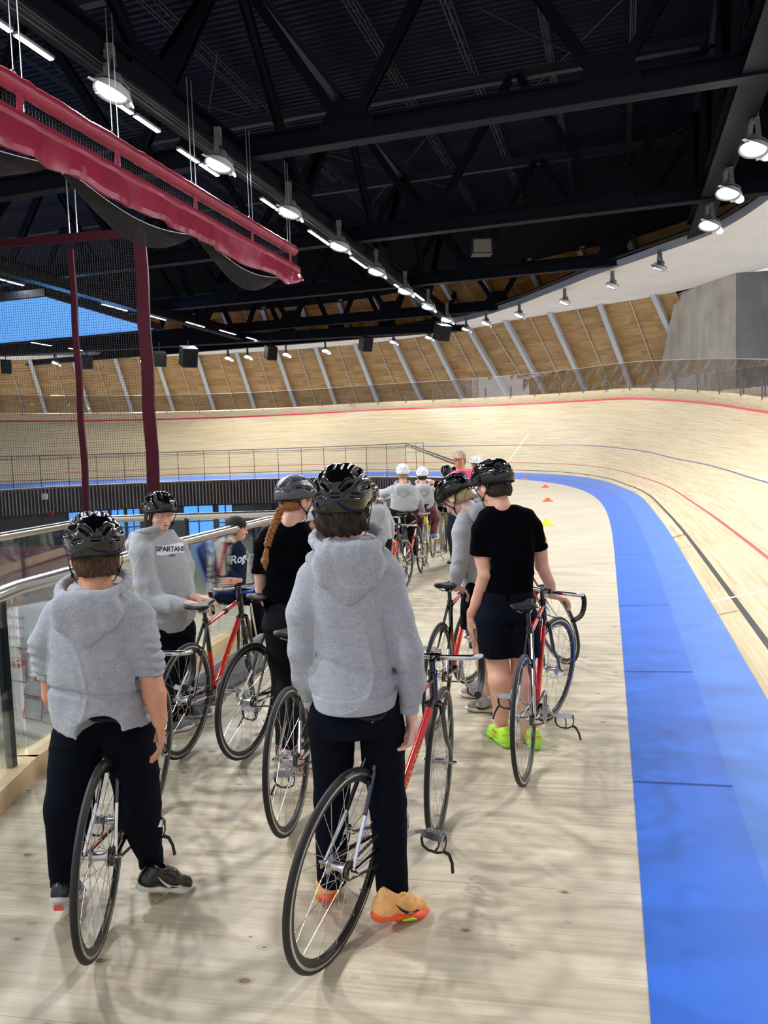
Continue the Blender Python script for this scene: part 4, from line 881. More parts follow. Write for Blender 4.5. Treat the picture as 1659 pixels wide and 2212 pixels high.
    if rimtext:
        for tx, a0, mt, r_ in rimtext:
            v, f = text_geo(tx, .020, spacing=1.05, bold=.015)
            for sd in (-1, 1):
                q = []
                for x, y, z_ in v:
                    a = a0+sd*(-x)/r_*1.0; rr = r_+y*1.0; q.append(V3(rr*math.cos(a), sd*(.0088 if r_ < .31 else .0125), rr*math.sin(a)))
                mesh_obj('rim_lettering', q, f, mt, rwh, smooth=False)
    # steered assembly, turned about the steering axis
    ax = Vector(STE); piv = Vector(HB); T_ = Matrix.Translation(piv) @ Matrix.Rotation(steer, 4, ax) @ Matrix.Translation(-piv)
    wheel('front_wheel', T_ @ Matrix.Translation((.955, 0, RW)), False)
    m_ = MB(); m_.tube([HB-STE*.012+V3(0, -.03, -.006), HB-STE*.014, HB-STE*.012+V3(0, .03, -.006)], [.014, .018, .014], 8)
    for s in (-1, 1): m_.tube([HB-STE*.016+V3(0, s*.03, 0), HB-STE*.2+V3(.004, s*.043, 0), V3(.915, s*.05, .42), V3(.955, s*.054, .338)], [.012, .0115, .0095, .0075], 9)
    fk = pt('fork', m_, M_FRAME if paint != 'yellow' else M_YEL); fk.matrix_local = T_
    m_ = MB()
    for s in (-1, 1): m_ = MB(); m_.box((.957, s*.055, .335), (.026, .006, .026)); m_.lathe([(0, 0), (.009, 0), (.009, .014), (.005, .02), (0, .02)], (.955, s*.058, RW), (0, s, 0), 6); pt('axle_end', m_, M_CHROME, fk)
    hz = HT+STE*.06; C = hz+V3(.085, 0, .0); m_ = MB(); m_.tube([HT+STE*.01, hz+STE*.012], .0135, 10); m_.tube([HT-STE*.002, HT+STE*.018], .021, 12); m_.tube([hz, C], [.014, .013], 10); m_.tube([C-V3(0, .022, 0), C+V3(0, .022, 0)], .018, 12); stm = pt('stem', m_, M_FRAME); stm.matrix_local = T_
    if bar == 'drop':
        m_ = MB(); W2 = .185
        def side(s): 
            p = [C+V3(0, s*.02, 0), C+V3(0, s*.10, .004), C+V3(.012, s*(W2-.035), .004), C+V3(.045, s*(W2-.006), 0)]
            c0 = C+V3(.055, s*W2, -.07)
            p += arc(c0, .07, math.pi*.42, -math.pi*.5, 10, (1, 0, 0), (0, 0, 1)); p += [c0+V3(-.09, s*.004, -.072)]; return p
        L1, L2 = side(-1), side(1); m_.tube([*L1[:6][::-1], *L2[:6]], .0122, 12, up=(1, 0, 0)); hb = pt('handlebar', m_, M_CHROME); hb.matrix_local = T_
        for s, L_2 in ((-1, L1), (1, L2)):
            m_ = MB(); m_.tube(L_2[5:], .0155, 12, up=(0, s, 0)); m_.tube([L_2[-1], L_2[-1]-V3(.004, 0, 0)], .013, 10); pt('bar_tape', m_, M_TAPE if tape == 'black' else M_WTAPE, hb)
            m_ = MB(); m_.lathe([(0, 0), (.0125, 0), (.012, .004), (0, .006)], L_2[-1]-V3(.004, 0, 0), (-1, 0, 0), 12); pt('bar_plug', m_, M_CHROME, hb)
    return b
RT_ = [('EVOLUTION', -.62, M_LETW, .302), ('GIANT', 2.6, mat('letter_grey', (150, 150, 150), .5), .323)]
BK = {}
BK['b5'] = make_bike('black and red track bicycle straddled by the standing boy in the middle with orange shoes', (-.225, 2.51), (.20, 3.37), lean=.10, steer=.22, crank=-.32, rimtext=RT_, saddle_h=-.085)
BK['b1'] = make_bike('black and red track bicycle straddled by the boy with rolled-up sleeves, wheel between his legs', (-1.072, 2.61), (-1.18, 3.56), lean=.05, steer=-.12, crank=2.75, rimtext=RT_, saddle_h=-.125)
BK['b2'] = make_bike('black and red track bicycle whose saddle the boy facing right is holding', (-1.22, 4.35), (-1.0, 5.27), lean=.06, steer=.5, crank=-.3, saddle_h=-.06)
BK['b3'] = make_bike('black and red track bicycle with a yellow-edged saddle, left of the girl with the braid', (-.84, 4.31), (-.50, 5.2), lean=.05, steer=.1, crank=.6)
BK['b4'] = make_bike('track bicycle showing only rear wheel and saddle, between braided girl and tall boy', (-.475, 3.42), (-.31, 4.34), lean=-.02, steer=0, crank=1.2, saddle_h=-.02)
BK['b7'] = make_bike('black and red track bicycle held at the saddle by the blond boy looking down', (.29, 4.68), (.60, 5.55), lean=.05, steer=-.25, crank=-1.0, saddle_h=-.04)
BK['b8'] = make_bike('black and red track bicycle in front of the boy in black shorts, chrome handlebar turned', (.70, 3.85), (1.03, 4.74), lean=-.02, steer=-.32, crank=-.6, saddle_h=-.02)
BK['b9'] = make_bike('dark red track bicycle further ahead of the boy in black, rear wheel showing', (1.41, 6.02), (1.12, 6.93), lean=-.22, steer=0, paint='darkred', crank=1.0)
BK['b10'] = make_bike('red and black track bicycle ridden by the child in white helmet and black leggings', (.20, 9.95), (.5, 10.85), lean=0, steer=.15, crank=.1)
BK['b11'] = make_bike('yellow track bicycle ridden by the child in maroon leggings', (.60, 11.5), (.78, 12.4), lean=0, steer=0, paint='yellow', crank=-.9)
BK['b12'] = make_bike('yellow track bicycle at the front of the group, by the reaching person in black tee', (1.05, 12.95), (1.12, 13.9), lean=0, steer=0, paint='yellow', crank=.4)
BK['b14'] = make_bike('track bicycle with black drop bars just past the shoulder of the tall boy in grey', (-.12, 8.5), (.2, 9.4), lean=.03, steer=-.1, crank=.9)
BK['b13'] = make_bike('track bicycle with white handlebar tape leaning by the clear barrier', (-.25, 9.6), (.03, 10.5), lean=.0, steer=0, crank=.9, tape='white')
# ------------------------------------------------------------------ soft bodies: distance fields meshed with surface nets
def cap(a, b, ra, rb=None, k=.012, fl=None): return ('cap', np.asarray(a, float), np.asarray(b, float), ra, ra if rb is None else rb, k, fl)
def ell(c, r, R=None, k=.012): return ('ell', np.asarray(c, float), np.asarray(r, float), np.eye(3) if R is None else np.asarray(R), k)
def chain(pts, rs, k=.012, fl=None): return [cap(pts[i], pts[i+1], rs[i], rs[i+1], k, fl) for i in range(len(pts)-1)]
def loftz(secs, k=.012): return ('loft', np.array(secs, float), k)     # rows: z, cx, cy, rx, ry, yaw
def _bounds(p):
    if p[0] == 'cap': r = max(p[3], p[4]); return np.minimum(p[1], p[2])-r, np.maximum(p[1], p[2])+r
    if p[0] == 'ell': e = np.sqrt(((p[3]*p[2])**2).sum(1)); return p[1]-e, p[1]+e
    s = p[1]; r = np.maximum(s[:, 3], s[:, 4]).max(); return V3(s[:, 1].min()-r, s[:, 2].min()-r, s[:, 0].min()), V3(s[:, 1].max()+r, s[:, 2].max()+r, s[:, 0].max())
def _dist(p, X, Y, Z):
    if p[0] == 'cap':
        a, b, ra, rb, fl = p[1], p[2], p[3], p[4], p[6]
        if fl is not None:
            n, s = fl; c = a; q = [X-c[0], Y-c[1], Z-c[2]]; dn = q[0]*n[0]+q[1]*n[1]+q[2]*n[2]; e = (1/s-1)
            ab = b-a; ab = ab+n*np.dot(ab, n)*e; qx, qy, qz = q[0]+n[0]*dn*e, q[1]+n[1]*dn*e, q[2]+n[2]*dn*e
            t = np.clip((qx*ab[0]+qy*ab[1]+qz*ab[2])/max(np.dot(ab, ab), 1e-9), 0, 1)
            return (np.sqrt((qx-ab[0]*t)**2+(qy-ab[1]*t)**2+(qz-ab[2]*t)**2)-(ra+(rb-ra)*t))*(s*.5+.5)
        ab = b-a; qx, qy, qz = X-a[0], Y-a[1], Z-a[2]; t = np.clip((qx*ab[0]+qy*ab[1]+qz*ab[2])/max(np.dot(ab, ab), 1e-9), 0, 1)
        return np.sqrt((qx-ab[0]*t)**2+(qy-ab[1]*t)**2+(qz-ab[2]*t)**2)-(ra+(rb-ra)*t)
    if p[0] == 'ell':
        c, r, R = p[1], p[2], p[3]; qx, qy, qz = X-c[0], Y-c[1], Z-c[2]
        u = [(R[0, i]*qx+R[1, i]*qy+R[2, i]*qz) for i in range(3)]
        k0 = np.sqrt((u[0]/r[0])**2+(u[1]/r[1])**2+(u[2]/r[2])**2); k1 = np.sqrt((u[0]/r[0]**2)**2+(u[1]/r[1]**2)**2+(u[2]/r[2]**2)**2)+1e-9
        return k0*(k0-1)/k1
    s = p[1]; o = np.argsort(s[:, 0]); s = s[o]; z = Z; g = lambda j: np.interp(z.ravel(), s[:, 0], s[:, j]).reshape(z.shape)
    cx, cy, rx, ry, yw = g(1), g(2), g(3), g(4), g(5); c, si = np.cos(yw), np.sin(yw); dx, dy = X-cx, Y-cy; u = (dx*c+dy*si)/rx; v = (-dx*si+dy*c)/ry
    k0 = (np.abs(u)**2.3+np.abs(v)**2.3)**(1/2.3); d = (k0-1)*np.minimum(rx, ry); return np.maximum(np.maximum(d, z-s[-1, 0]), s[0, 0]-z)
def smin(a, b, k):
    h = np.clip(.5+.5*(b-a)/k, 0, 1); return b*(1-h)+a*h-k*h*(1-h)
def surf(add, res, sub=(), cuts=(), post=None, pad=0.0):
    lo = np.min([_bounds(p)[0] for p in add], 0)-.02-pad-res*2; hi = np.max([_bounds(p)[1] for p in add], 0)+.02+pad+res*2
    n = np.ceil((hi-lo)/res).astype(int)+1; ax = [(lo[i]+res*np.arange(n[i])).astype(np.float32) for i in range(3)]
    F = np.full(n, 9.0, np.float32)
    def region(l, h, m):
        i0 = np.maximum(np.floor((l-lo-m)/res).astype(int), 0); i1 = np.minimum(np.ceil((h-lo+m)/res).astype(int)+1, n); return tuple(slice(a, b) for a, b in zip(i0, i1))
    def grid(sl): return ax[0][sl[0]][:, None, None], ax[1][sl[1]][None, :, None], ax[2][sl[2]][None, None, :]
    for p in add:
        k = p[-1] if p[0] != 'cap' else p[5]; l, h = _bounds(p); sl = region(l, h, k+res*2+.004+pad); X, Y, Z = grid(sl)
        if p[0] == 'loft': X, Y, Z = np.broadcast_arrays(X, Y, Z)
        F[sl] = smin(F[sl], _dist(p, X, Y, Z).astype(np.float32), k)
    if post is not None:
        sl = tuple(slice(None) for _ in range(3)); X, Y, Z = grid(sl); near = np.abs(F) < .05
        Xb, Yb, Zb = np.broadcast_arrays(X, Y, Z); F[near] += post(Xb[near], Yb[near], Zb[near])
    for p in sub:
        k = p[-1] if p[0] != 'cap' else p[5]; l, h = _bounds(p); sl = region(l, h, k+res*2); X, Y, Z = grid(sl)
        if p[0] == 'loft': X, Y, Z = np.broadcast_arrays(X, Y, Z)
        F[sl] = -smin(-F[sl], _dist(p, X, Y, Z).astype(np.float32), k)
    for c, nn, R in cuts:          # keep the side the normal points away from, within R of c
        c = np.asarray(c, float); sl = region(c-R, c+R, 0); X, Y, Z = grid(sl); d = (X-c[0])*nn[0]+(Y-c[1])*nn[1]+(Z-c[2])*nn[2]
        r2 = (X-c[0])**2+(Y-c[1])**2+(Z-c[2])**2 < R*R; F[sl] = np.where(r2, np.maximum(F[sl], d), F[sl])
    return nets(F, lo, res)
def nets(F, lo, res):
    S = F < 0; c = np.zeros(tuple(np.array(F.shape)-1), np.int8)
    for i in (0, 1):
        for j in (0, 1):
            for k in (0, 1): c += S[i:F.shape[0]-1+i, j:F.shape[1]-1+j, k:F.shape[2]-1+k]
    act = (c > 0) & (c < 8); idx = np.argwhere(act); N = len(idx)
    if N == 0: return np.zeros((0, 3)), np.zeros((0, 4), int)
    num = np.full(act.shape, -1, np.int64); num[act] = np.arange(N); acc = np.zeros((N, 3)); cnt = np.zeros(N)
    I, J, K = idx.T; off = [(i, j, k) for i in (0, 1) for j in (0, 1) for k in (0, 1)]
    for a in off:
        for ax_ in range(3):
            if a[ax_] == 0:
                b = list(a); b[ax_] = 1; fa = F[I+a[0], J+a[1], K+a[2]]; fb = F[I+b[0], J+b[1], K+b[2]]; m = (fa < 0) != (fb < 0)
                t = np.where(m, fa/(fa-fb+1e-12), 0); p = np.array(a, float)[None, :].repeat(N, 0); p[:, ax_] += t; acc += p*m[:, None]; cnt += m
    V = (idx+acc/cnt[:, None])*res+lo; Q = []
    for ax_ in range(3):
        b, c2 = (ax_+1) % 3, (ax_+2) % 3; sl0 = [slice(1, -1)]*3; sl0[ax_] = slice(0, F.shape[ax_]-1); sl1 = list(sl0); sl1[ax_] = slice(1, F.shape[ax_])
        A, B = S[tuple(sl0)], S[tuple(sl1)]; e = np.argwhere(A != B); 
        if len(e) == 0: continue
        flip = A[tuple(e.T)]; g = e.copy(); g[:, [b, c2]] += 1
        def cell(db, dc): h = g.copy(); h[:, b] -= db; h[:, c2] -= dc; return num[tuple(h.T)]
        q = np.stack([cell(1, 1), cell(0, 1), cell(0, 0), cell(1, 0)], 1); q[~flip] = q[~flip][:, ::-1]; Q.append(q)
    Q = np.concatenate(Q); Q = Q[(Q >= 0).all(1)]; return V, Q
def join(parts):
    V = []; Q = []; n = 0
    for v, q in parts: V.append(v); Q.append(q+n); n += len(v)
    return np.concatenate(V), np.concatenate(Q)
def xf(vq, R, t=(0, 0, 0), s=1.0): return (vq[0]*s) @ np.asarray(R).T+np.asarray(t), vq[1]
def folds(amp, fx=9, fz=14, seed=0, vert=0.5):
    rs = np.random.RandomState(seed); A = rs.uniform(-1, 1, (5, 3)); ph = rs.uniform(0, 6.28, 8)
    def f(X, Y, Z):
        wx = .05*np.sin(11*Z+ph[0]+6*Y)+.03*np.sin(23*X+ph[1]); wz = .05*np.sin(9*X+7*Y+ph[2])+.02*np.sin(31*Y+ph[3])
        a = 1-2*np.abs(np.sin(fx*(X+wx+.4*Z*A[0, 0])*2+ph[4])); b = 1-2*np.abs(np.sin(fz*(Z+wz+.35*X*A[0, 1])*1.3+ph[5])); c = np.sin(17*(X*A[1, 0]+Y*A[1, 1])+11*Z*A[1, 2]+ph[6]+2*np.sin(6*Z+ph[7]))
        return (-amp*1.45*(vert*a**3*(.5+.5*np.sin(4*Z+ph[6]))+(1-vert)*b**3*(.5+.5*np.sin(5*X+3*Z+ph[7]))+.35*c)).astype(np.float32)
    return f

# ---- heads (local: x to the right, y forward, z up, origin in the middle of the skull)
def head_prims():
    k = .014; P_ = [ell((0, -.012, .018), (.074, .092, .092), k=k), ell((0, .028, -.03), (.060, .058, .078), k=.02), ell((0, .036, -.088), (.032, .034, .026), k=.02), ell((0, .074, -.078), (.016, .014, .014), k=.016),
        cap((0, .086, .004), (0, .103, -.030), .008, .011, k=.010), ell((-.010, .096, -.034), (.008, .008, .006), k=.006), ell((.010, .096, -.034), (.008, .008, .006), k=.006),
        ell((0, .084, .030), (.052, .014, .012), k=.014), ell((0, .084, -.053), (.022, .012, .008), k=.008), ell((0, .082, -.066), (.018, .011, .007), k=.007),
        ell((-.042, .060, -.026), (.018, .020, .020), k=.016), ell((.042, .060, -.026), (.018, .020, .020), k=.016)]
    for s in (-1, 1):
        R = rotz(-s*.35); P_ += [ell((s*.078, -.008, -.010), (.008, .019, .030), R, k=.006)]
    S_ = [ell((s*.031, .094, .008), (.017, .012, .011), k=.010) for s in (-1, 1)]+[ell((s*.084, -.004, -.006), (.004, .010, .018), rotz(-s*.35), k=.004) for s in (-1, 1)]
    return P_, S_
_hp, _hs = head_prims(); HEAD = surf(_hp+[cap((0, -.02, -.05), (0, -.03, -.13), .050, .052, k=.02)], .0032, sub=_hs)
EYELID = surf([ell((s*.031, .083, .007), (.0145, .0125, .0125), k=.002) for s in (-1, 1)], .0022)
HEAD = join([HEAD, EYELID])
def ridge_noise(seed, amp, f1, axis=2):
    rs = np.random.RandomState(seed); p = rs.uniform(0, 6.28, 6)
    def f(X, Y, Z):
        an = np.arctan2(X, -Y)*8; return (amp*(np.sin(an*f1+4*np.sin(Z*40+p[0])+p[1])*.6+.5*np.sin(an*f1*2.3+Z*60+p[2])+.4*np.sin(Z*90+an+p[3]))).astype(np.float32)
    return f
def hair(kind, seed=0):
    if kind == 'short': add = [ell((0, -.022, .020), (.083, .094, .098), k=.01), ell((0, -.052, -.045), (.070, .056, .055), k=.03)]; am = .0022; sub = [ell((0, .085, -.045), (.088, .078, .085), k=.012), cap((0, -.03, -.10), (0, -.05, -.2), .062, .07, k=.01)]
    elif kind == 'curly': add = [ell((0, -.022, .020), (.090, .100, .103), k=.01), ell((0, -.056, -.038), (.082, .062, .062), k=.03), ell((.052, -.045, -.03), (.03, .036, .045), k=.02), ell((-.058, -.035, -.03), (.03, .036, .045), k=.02)]; am = .0075; sub = [ell((0, .090, -.045), (.095, .078, .085), k=.012), ell((.09, .01, -.05), (.03, .03, .05), k=.01), ell((-.09, .01, -.05), (.03, .03, .05), k=.01), cap((0, -.03, -.115), (0, -.05, -.2), .058, .066, k=.012)]
    elif kind == 'long': add = [ell((0, -.024, .018), (.088, .098, .100), k=.01), ell((0, -.060, -.060), (.072, .052, .080), k=.03), ell((.066, -.03, -.05), (.026, .036, .065), k=.02), ell((-.066, -.03, -.05), (.026, .036, .065), k=.02)]; am = .0030; sub = [ell((0, .085, -.045), (.090, .078, .09), k=.012)]
    else: add = [ell((0, -.014, .026), (.080, .097, .094), k=.01), ell((0, -.052, -.030), (.070, .050, .052), k=.03)]; am = .0016; sub = [ell((0, .092, -.052), (.092, .078, .096), k=.010), cap((0, -.03, -.09), (0, -.05, -.2), .058, .07, k=.01)]
    return surf(add, .0034, sub=sub, post=ridge_noise(seed, am, 2.6 if kind != 'curly' else 1.1))
_HAIR = {}
# ---- helmet (local frame of the head)
def helmet_geo():
    c = V3(0, -.008, .052); add = [ell(c, (.104, .142, .104), k=.004), ell((0, -.075, .018), (.086, .070, .062), k=.02)]
    inner = [ell(c+V3(0, 0, -.006), (.086, .122, .088), k=.004), ell((0, -.075, .005), (.070, .060, .062), k=.01)]
    vents = []
    for s in (-1, 1):
        vents += [cap((s*.022, .105, .085), (s*.024, .035, .162), .0125, .015, k=.003), cap((s*.060, .095, .065), (s*.064, .025, .138), .0135, .016, k=.003), cap((s*.026, -.010, .165), (s*.022, -.085, .138), .014, .012, k=.003),
                  cap((s*.066, -.012, .140), (s*.055, -.085, .115), .015, .012, k=.003), cap((s*.098, .055, .062), (s*.103, -.015, .078), .012, .015, k=.003), cap((s*.098, -.045, .080), (s*.078, -.105, .070), .014, .011, k=.003),
                  cap((s*.045, -.125, .095), (s*.022, -.142, .072), .014, .011, k=.003), cap((s*.072, -.112, .045), (s*.050, -.135, .050), .008, .008, k=.003)]
    vents += [cap((-.012, -.150, .050), (.012, -.150, .050), .008, .008, k=.003)]
    def post(X, Y, Z): return (.0030*np.clip(np.abs(np.sin(np.arctan2(X, Z-.0)*5.0))*1.6-1.0, -1, 0)*-1*(Z > .04)).astype(np.float32)
    rim = lambda: [((0, 0, .020), nrm(V3(0, .20, -1)), .4)]
    shell = surf(add, .0030, sub=inner+vents, cuts=rim(), post=post)
    liner = surf([ell(c+V3(0, 0, -.004), (.093, .130, .094), k=.004), ell((0, -.072, .010), (.074, .062, .058), k=.02)], .004, sub=[ell(c+V3(0, 0, -.010), (.082, .116, .085), k=.004), ell((0, -.066, .0), (.064, .056, .060), k=.01)], cuts=[((0, 0, .014), nrm(V3(0, .20, -1)), .4)])
    low = surf([ell(c, (.1035, .1415, .104), k=.004), ell((0, -.075, .018), (.0855, .0695, .062), k=.02)], .003, sub=inner, cuts=[((0, 0, .010), nrm(V3(0, .20, -1)), .4), ((0, 0, .0235), nrm(V3(0, -.20, 1)), .4)])
    return shell, liner, low
H_SHELL, H_LINER, H_RIM = helmet_geo()
ME_H = {}
M_HBLK = mat('helmet_gloss_black', (6, 6, 8), .10, spec=.45, coat=.35); M_HWHT = mat('helmet_white', (226, 228, 232), .22, coat=.6); M_HGRY = mat('helmet_grey', (74, 78, 88), .35, coat=.2); M_HPNK = mat('helmet_pink', (235, 120, 130), .3)
M_LINER = mat('helmet_foam', (10, 10, 11), .9); M_STRAP = mat('webbing', (14, 14, 15), .8)
def helmet_mesh(kind):
    if kind not in ME_H:
        m = {'black': M_HBLK, 'white': M_HWHT, 'grey': M_HGRY}[kind]
        ME_H[kind] = mesh_obj('helmet', H_SHELL[0], H_SHELL[1], m, angle=50, me_only=True)
    if 'liner' not in ME_H: ME_H['liner'] = mesh_obj('helmet_liner', *H_LINER, M_LINER, angle=180, me_only=True)
    if 'rim' not in ME_H: ME_H['rim'] = mesh_obj('helmet_rim', *H_RIM, mat('helmet_rim', (12, 12, 13), .55, spec=.25), angle=50, me_only=True)
    return ME_H[kind]
# ---- shoes (local: y towards the toe, z up, ankle above the origin, sole at z = 0)
def shoe_geo():
    L0, L1 = -.075, .185
    sole = surf([cap((0, -.045, .020), (0, .02, .018), .034, .030, k=.02, fl=(V3(0, 0, 1), .60)), cap((0, .02, .018), (.004, .11, .016), .032, .040, k=.02, fl=(V3(0, 0, 1), .42)), cap((.004, .11, .016), (.0, .150, .020), .040, .032, k=.02, fl=(V3(0, 0, 1), .40))], .0040, cuts=[((0, 0, 0), V3(0, 0, -1), .5), ((0, 0, .034), V3(0, 0, 1), .5)])
    up = surf([cap((0, -.040, .040), (0, -.034, .082), .032, .028, k=.02), cap((0, -.030, .05), (.002, .06, .045), .033, .034, k=.03), cap((.002, .06, .042), (.002, .135, .032), .034, .030, k=.03), cap((0, -.01, .085), (0, .055, .062), .024, .024, k=.03), ell((0, -.05, .045), (.031, .022, .04), k=.01)], .0038,
              sub=[cap((0, -.012, .11), (0, .0, .075), .026, .020, k=.006)], cuts=[((0, 0, .026), V3(0, 0, -1), .5)])
    col = surf([cap((0, -.03, .090), (0, .02, .090), .030, .029, k=.01, fl=(V3(0, 0, 1), .45))], .0036, sub=[cap((0, -.02, .06), (0, .012, .13), .024, .024, k=.004)])
    return sole, up, col
S_SOLE, S_UP, S_COL = shoe_geo()
ME_S = {}
def shoe(person, org, pos, yaw, mats, pitch=0.0, s=1.0, logo=None, side=1):
    # pos: point on the floor below the ankle; pitch > 0 lifts the heel about the ball of the foot
    su, ss, sc = mats; R = rotz(yaw) @ rotx(-pitch); ball = V3(0, .10, 0)*s; t = np.asarray(pos, float)+rotz(yaw)@ball-R@ball-org
    key = ('u', su.name)
    for nm, g, m in (('upper', S_UP, su), ('sole', S_SOLE, ss), ('collar', S_COL, sc)):
        if (nm, m.name) not in ME_S: ME_S[(nm, m.name)] = mesh_obj('shoe_'+nm, *g, m, angle=180, me_only=True)
    o = bpy.data.objects.new('shoe', ME_S[('upper', su.name)]); COL.objects.link(o); o.parent = person; o.matrix_local = M4(R*s, t)
    link('sole', ME_S[('sole', ss.name)], o); link('collar', ME_S[('collar', sc.name)], o)
    lc = MB()
    for i in range(5): y = .03+.018*i; z = .085-.0075*i; lc.tube([(-.016, y, z), (0, y+.004, z+.006), (.016, y, z)], .0022, 5)
    lc.build('lace', mat('lace', (205, 205, 200), .7) if su.name not in ('shoe_lime', 'shoe_orange_upper') else su, o)
    if logo is not None:
        # a tick-shaped mark on both flanks
        from mathutils.bvhtree import BVHTree
        bv = BVHTree.FromPolygons([tuple(v) for v in S_UP[0]], [tuple(int(k) for k in q) for q in S_UP[1]])
        for sd in (-1, 1):
            V_ = []
            for i in range(15):
                a = i/14; y = .105-.125*a; z = .034+.034*a**1.3-.014*math.sin(a*math.pi); w = .0085*min(1, a*7+.12)*(1-a)**.75+.0006
                for q in (w, -w):
                    h = bv.ray_cast(Vector((sd*.12, y, z+q)), Vector((-sd, 0, 0))); V_.append((h[0][0]+sd*.0014 if h[0] is not None else sd*.036, y, z+q))
            lm = MB(); lm.add(V_, [(2*i, 2*i+1, 2*i+3, 2*i+2) for i in range(14)]); lm.build('tick_mark', logo, o, smooth=False)
    return o
# ---- hands: list of capsules in world space
def hand(w, d, n, side, curl=.35, s=1.0, spread=.06, thumb=.7, curls=None):
    """w wrist, d finger direction, n palm normal (the way the palm faces), side +1 when the thumb lies on d x n"""
    w = np.asarray(w, float); d = nrm(d); n = nrm(np.asarray(n, float)-d*np.dot(n, d)); x = nrm(np.cross(d, n))*side; k = .004; P_ = []
    P_.append(cap(w-d*.03*s, w+d*.012*s, .024*s, .023*s, k=.012, fl=(n, .72)))
    kn = []
    for i, off in enumerate((.027, .009, -.009, -.026)):
        kp = w+d*(.078-.004*abs(i-1))*s+x*off*s; kn.append(kp); P_.append(cap(w+d*.012*s+x*off*.55*s, kp, .0135*s, .0105*s, k=.010))
    P_.append(cap(w+d*.02*s+x*.018*s, w+d*.05*s+x*.022*s+n*.006*s, .015*s, .011*s, k=.01))
    L = ((.040, .024, .019), (.044, .028, .020), (.041, .026, .019), (.032, .020, .017))
    for i, kp in enumerate(kn):
        cu = (curls[i] if curls else curl*(1+.12*i)); p = kp; a = 0.25*cu; dirx = x*(1.5-i)*spread
        for j, l in enumerate(L[i]):
            a += cu*(.75, 1.0, .6)[j]; q = p+nrm(d*math.cos(a)+n*math.sin(a)+dirx*(1-j*.3))*l*s; r = (.0094, .0084, .0074, .0066)[j]*s; P_.append(cap(p, q, r, r*.9, k=k)); p = q
    b = w+d*.018*s+x*.020*s; t1 = b+nrm(d*.75+x*thumb+n*.35)*.040*s; t2 = t1+nrm(d*.95+x*thumb*.35+n*.35)*.030*s; t3 = t2+nrm(d+x*.05+n*.4)*.022*s
    P_ += [cap(b, t1, .0145*s, .0105*s, k=.008), cap(t1, t2, .0100*s, .0090*s, k=k), cap(t2, t3, .0088*s, .0074*s, k=k)]
    return P_
M_SKIN = mat('skin_fair', (226, 172, 150), .5, spec=.35, noise=.04, nscale=14); M_SKIN2 = mat('skin_warm', (205, 148, 118), .5, spec=.35, noise=.04, nscale=14); M_SKIN3 = mat('skin_pale', (228, 180, 164), .5, spec=.35, noise=.04, nscale=14)
for _m in (M_SKIN, M_SKIN2, M_SKIN3):
    _m.node_tree.nodes['Principled BSDF'].inputs['Subsurface Weight'].default_value = .08; _m.node_tree.nodes['Principled BSDF'].inputs['Subsurface Radius'].default_value = (.02, .008, .005)
def hairmat(name, c0, c1):
    if name in MATS: return MATS[name]
    m = bpy.data.materials.new(name); m.use_nodes = True; t = NT(m); v = t.coord('Object', (90, 90, 12)); n_ = t.noise(v, 1.6, 4, .6); t.l(t.ramp(n_, [(.35, c0), (.65, c1)]), t.b.inputs['Base Color']); t.b.inputs['Roughness'].default_value = .65; t.b.inputs['Specular IOR Level'].default_value = .25; t.bump(n_, .8, .006); MATS[name] = m; return m
M_HOOD = melange('heather_grey', (130, 134, 144), (184, 187, 197)); M_HOOD2 = melange('heather_grey_light', (142, 145, 150), (190, 192, 197))
M_TEE = mat('tee_black', (5, 6, 11), .95, spec=.04, bump=.2, bscale=500); M_PANT = mat('trousers_dark', (12, 15, 27), .9, spec=.08, bump=.2, bscale=400); M_LEGG = mat('leggings_black', (14, 15, 20), .8, spec=.15); M_NAVY = mat('navy_fleece', (22, 32, 58), .9, spec=.1, bump=.3, bscale=300)
M_SOCK = mat('sock_white', (222, 222, 222), .9, bump=.4, bscale=250)
M_EYE = mat('lash_dark', (40, 26, 22), .6); M_LIP = mat('lips', (186, 104, 98), .45)

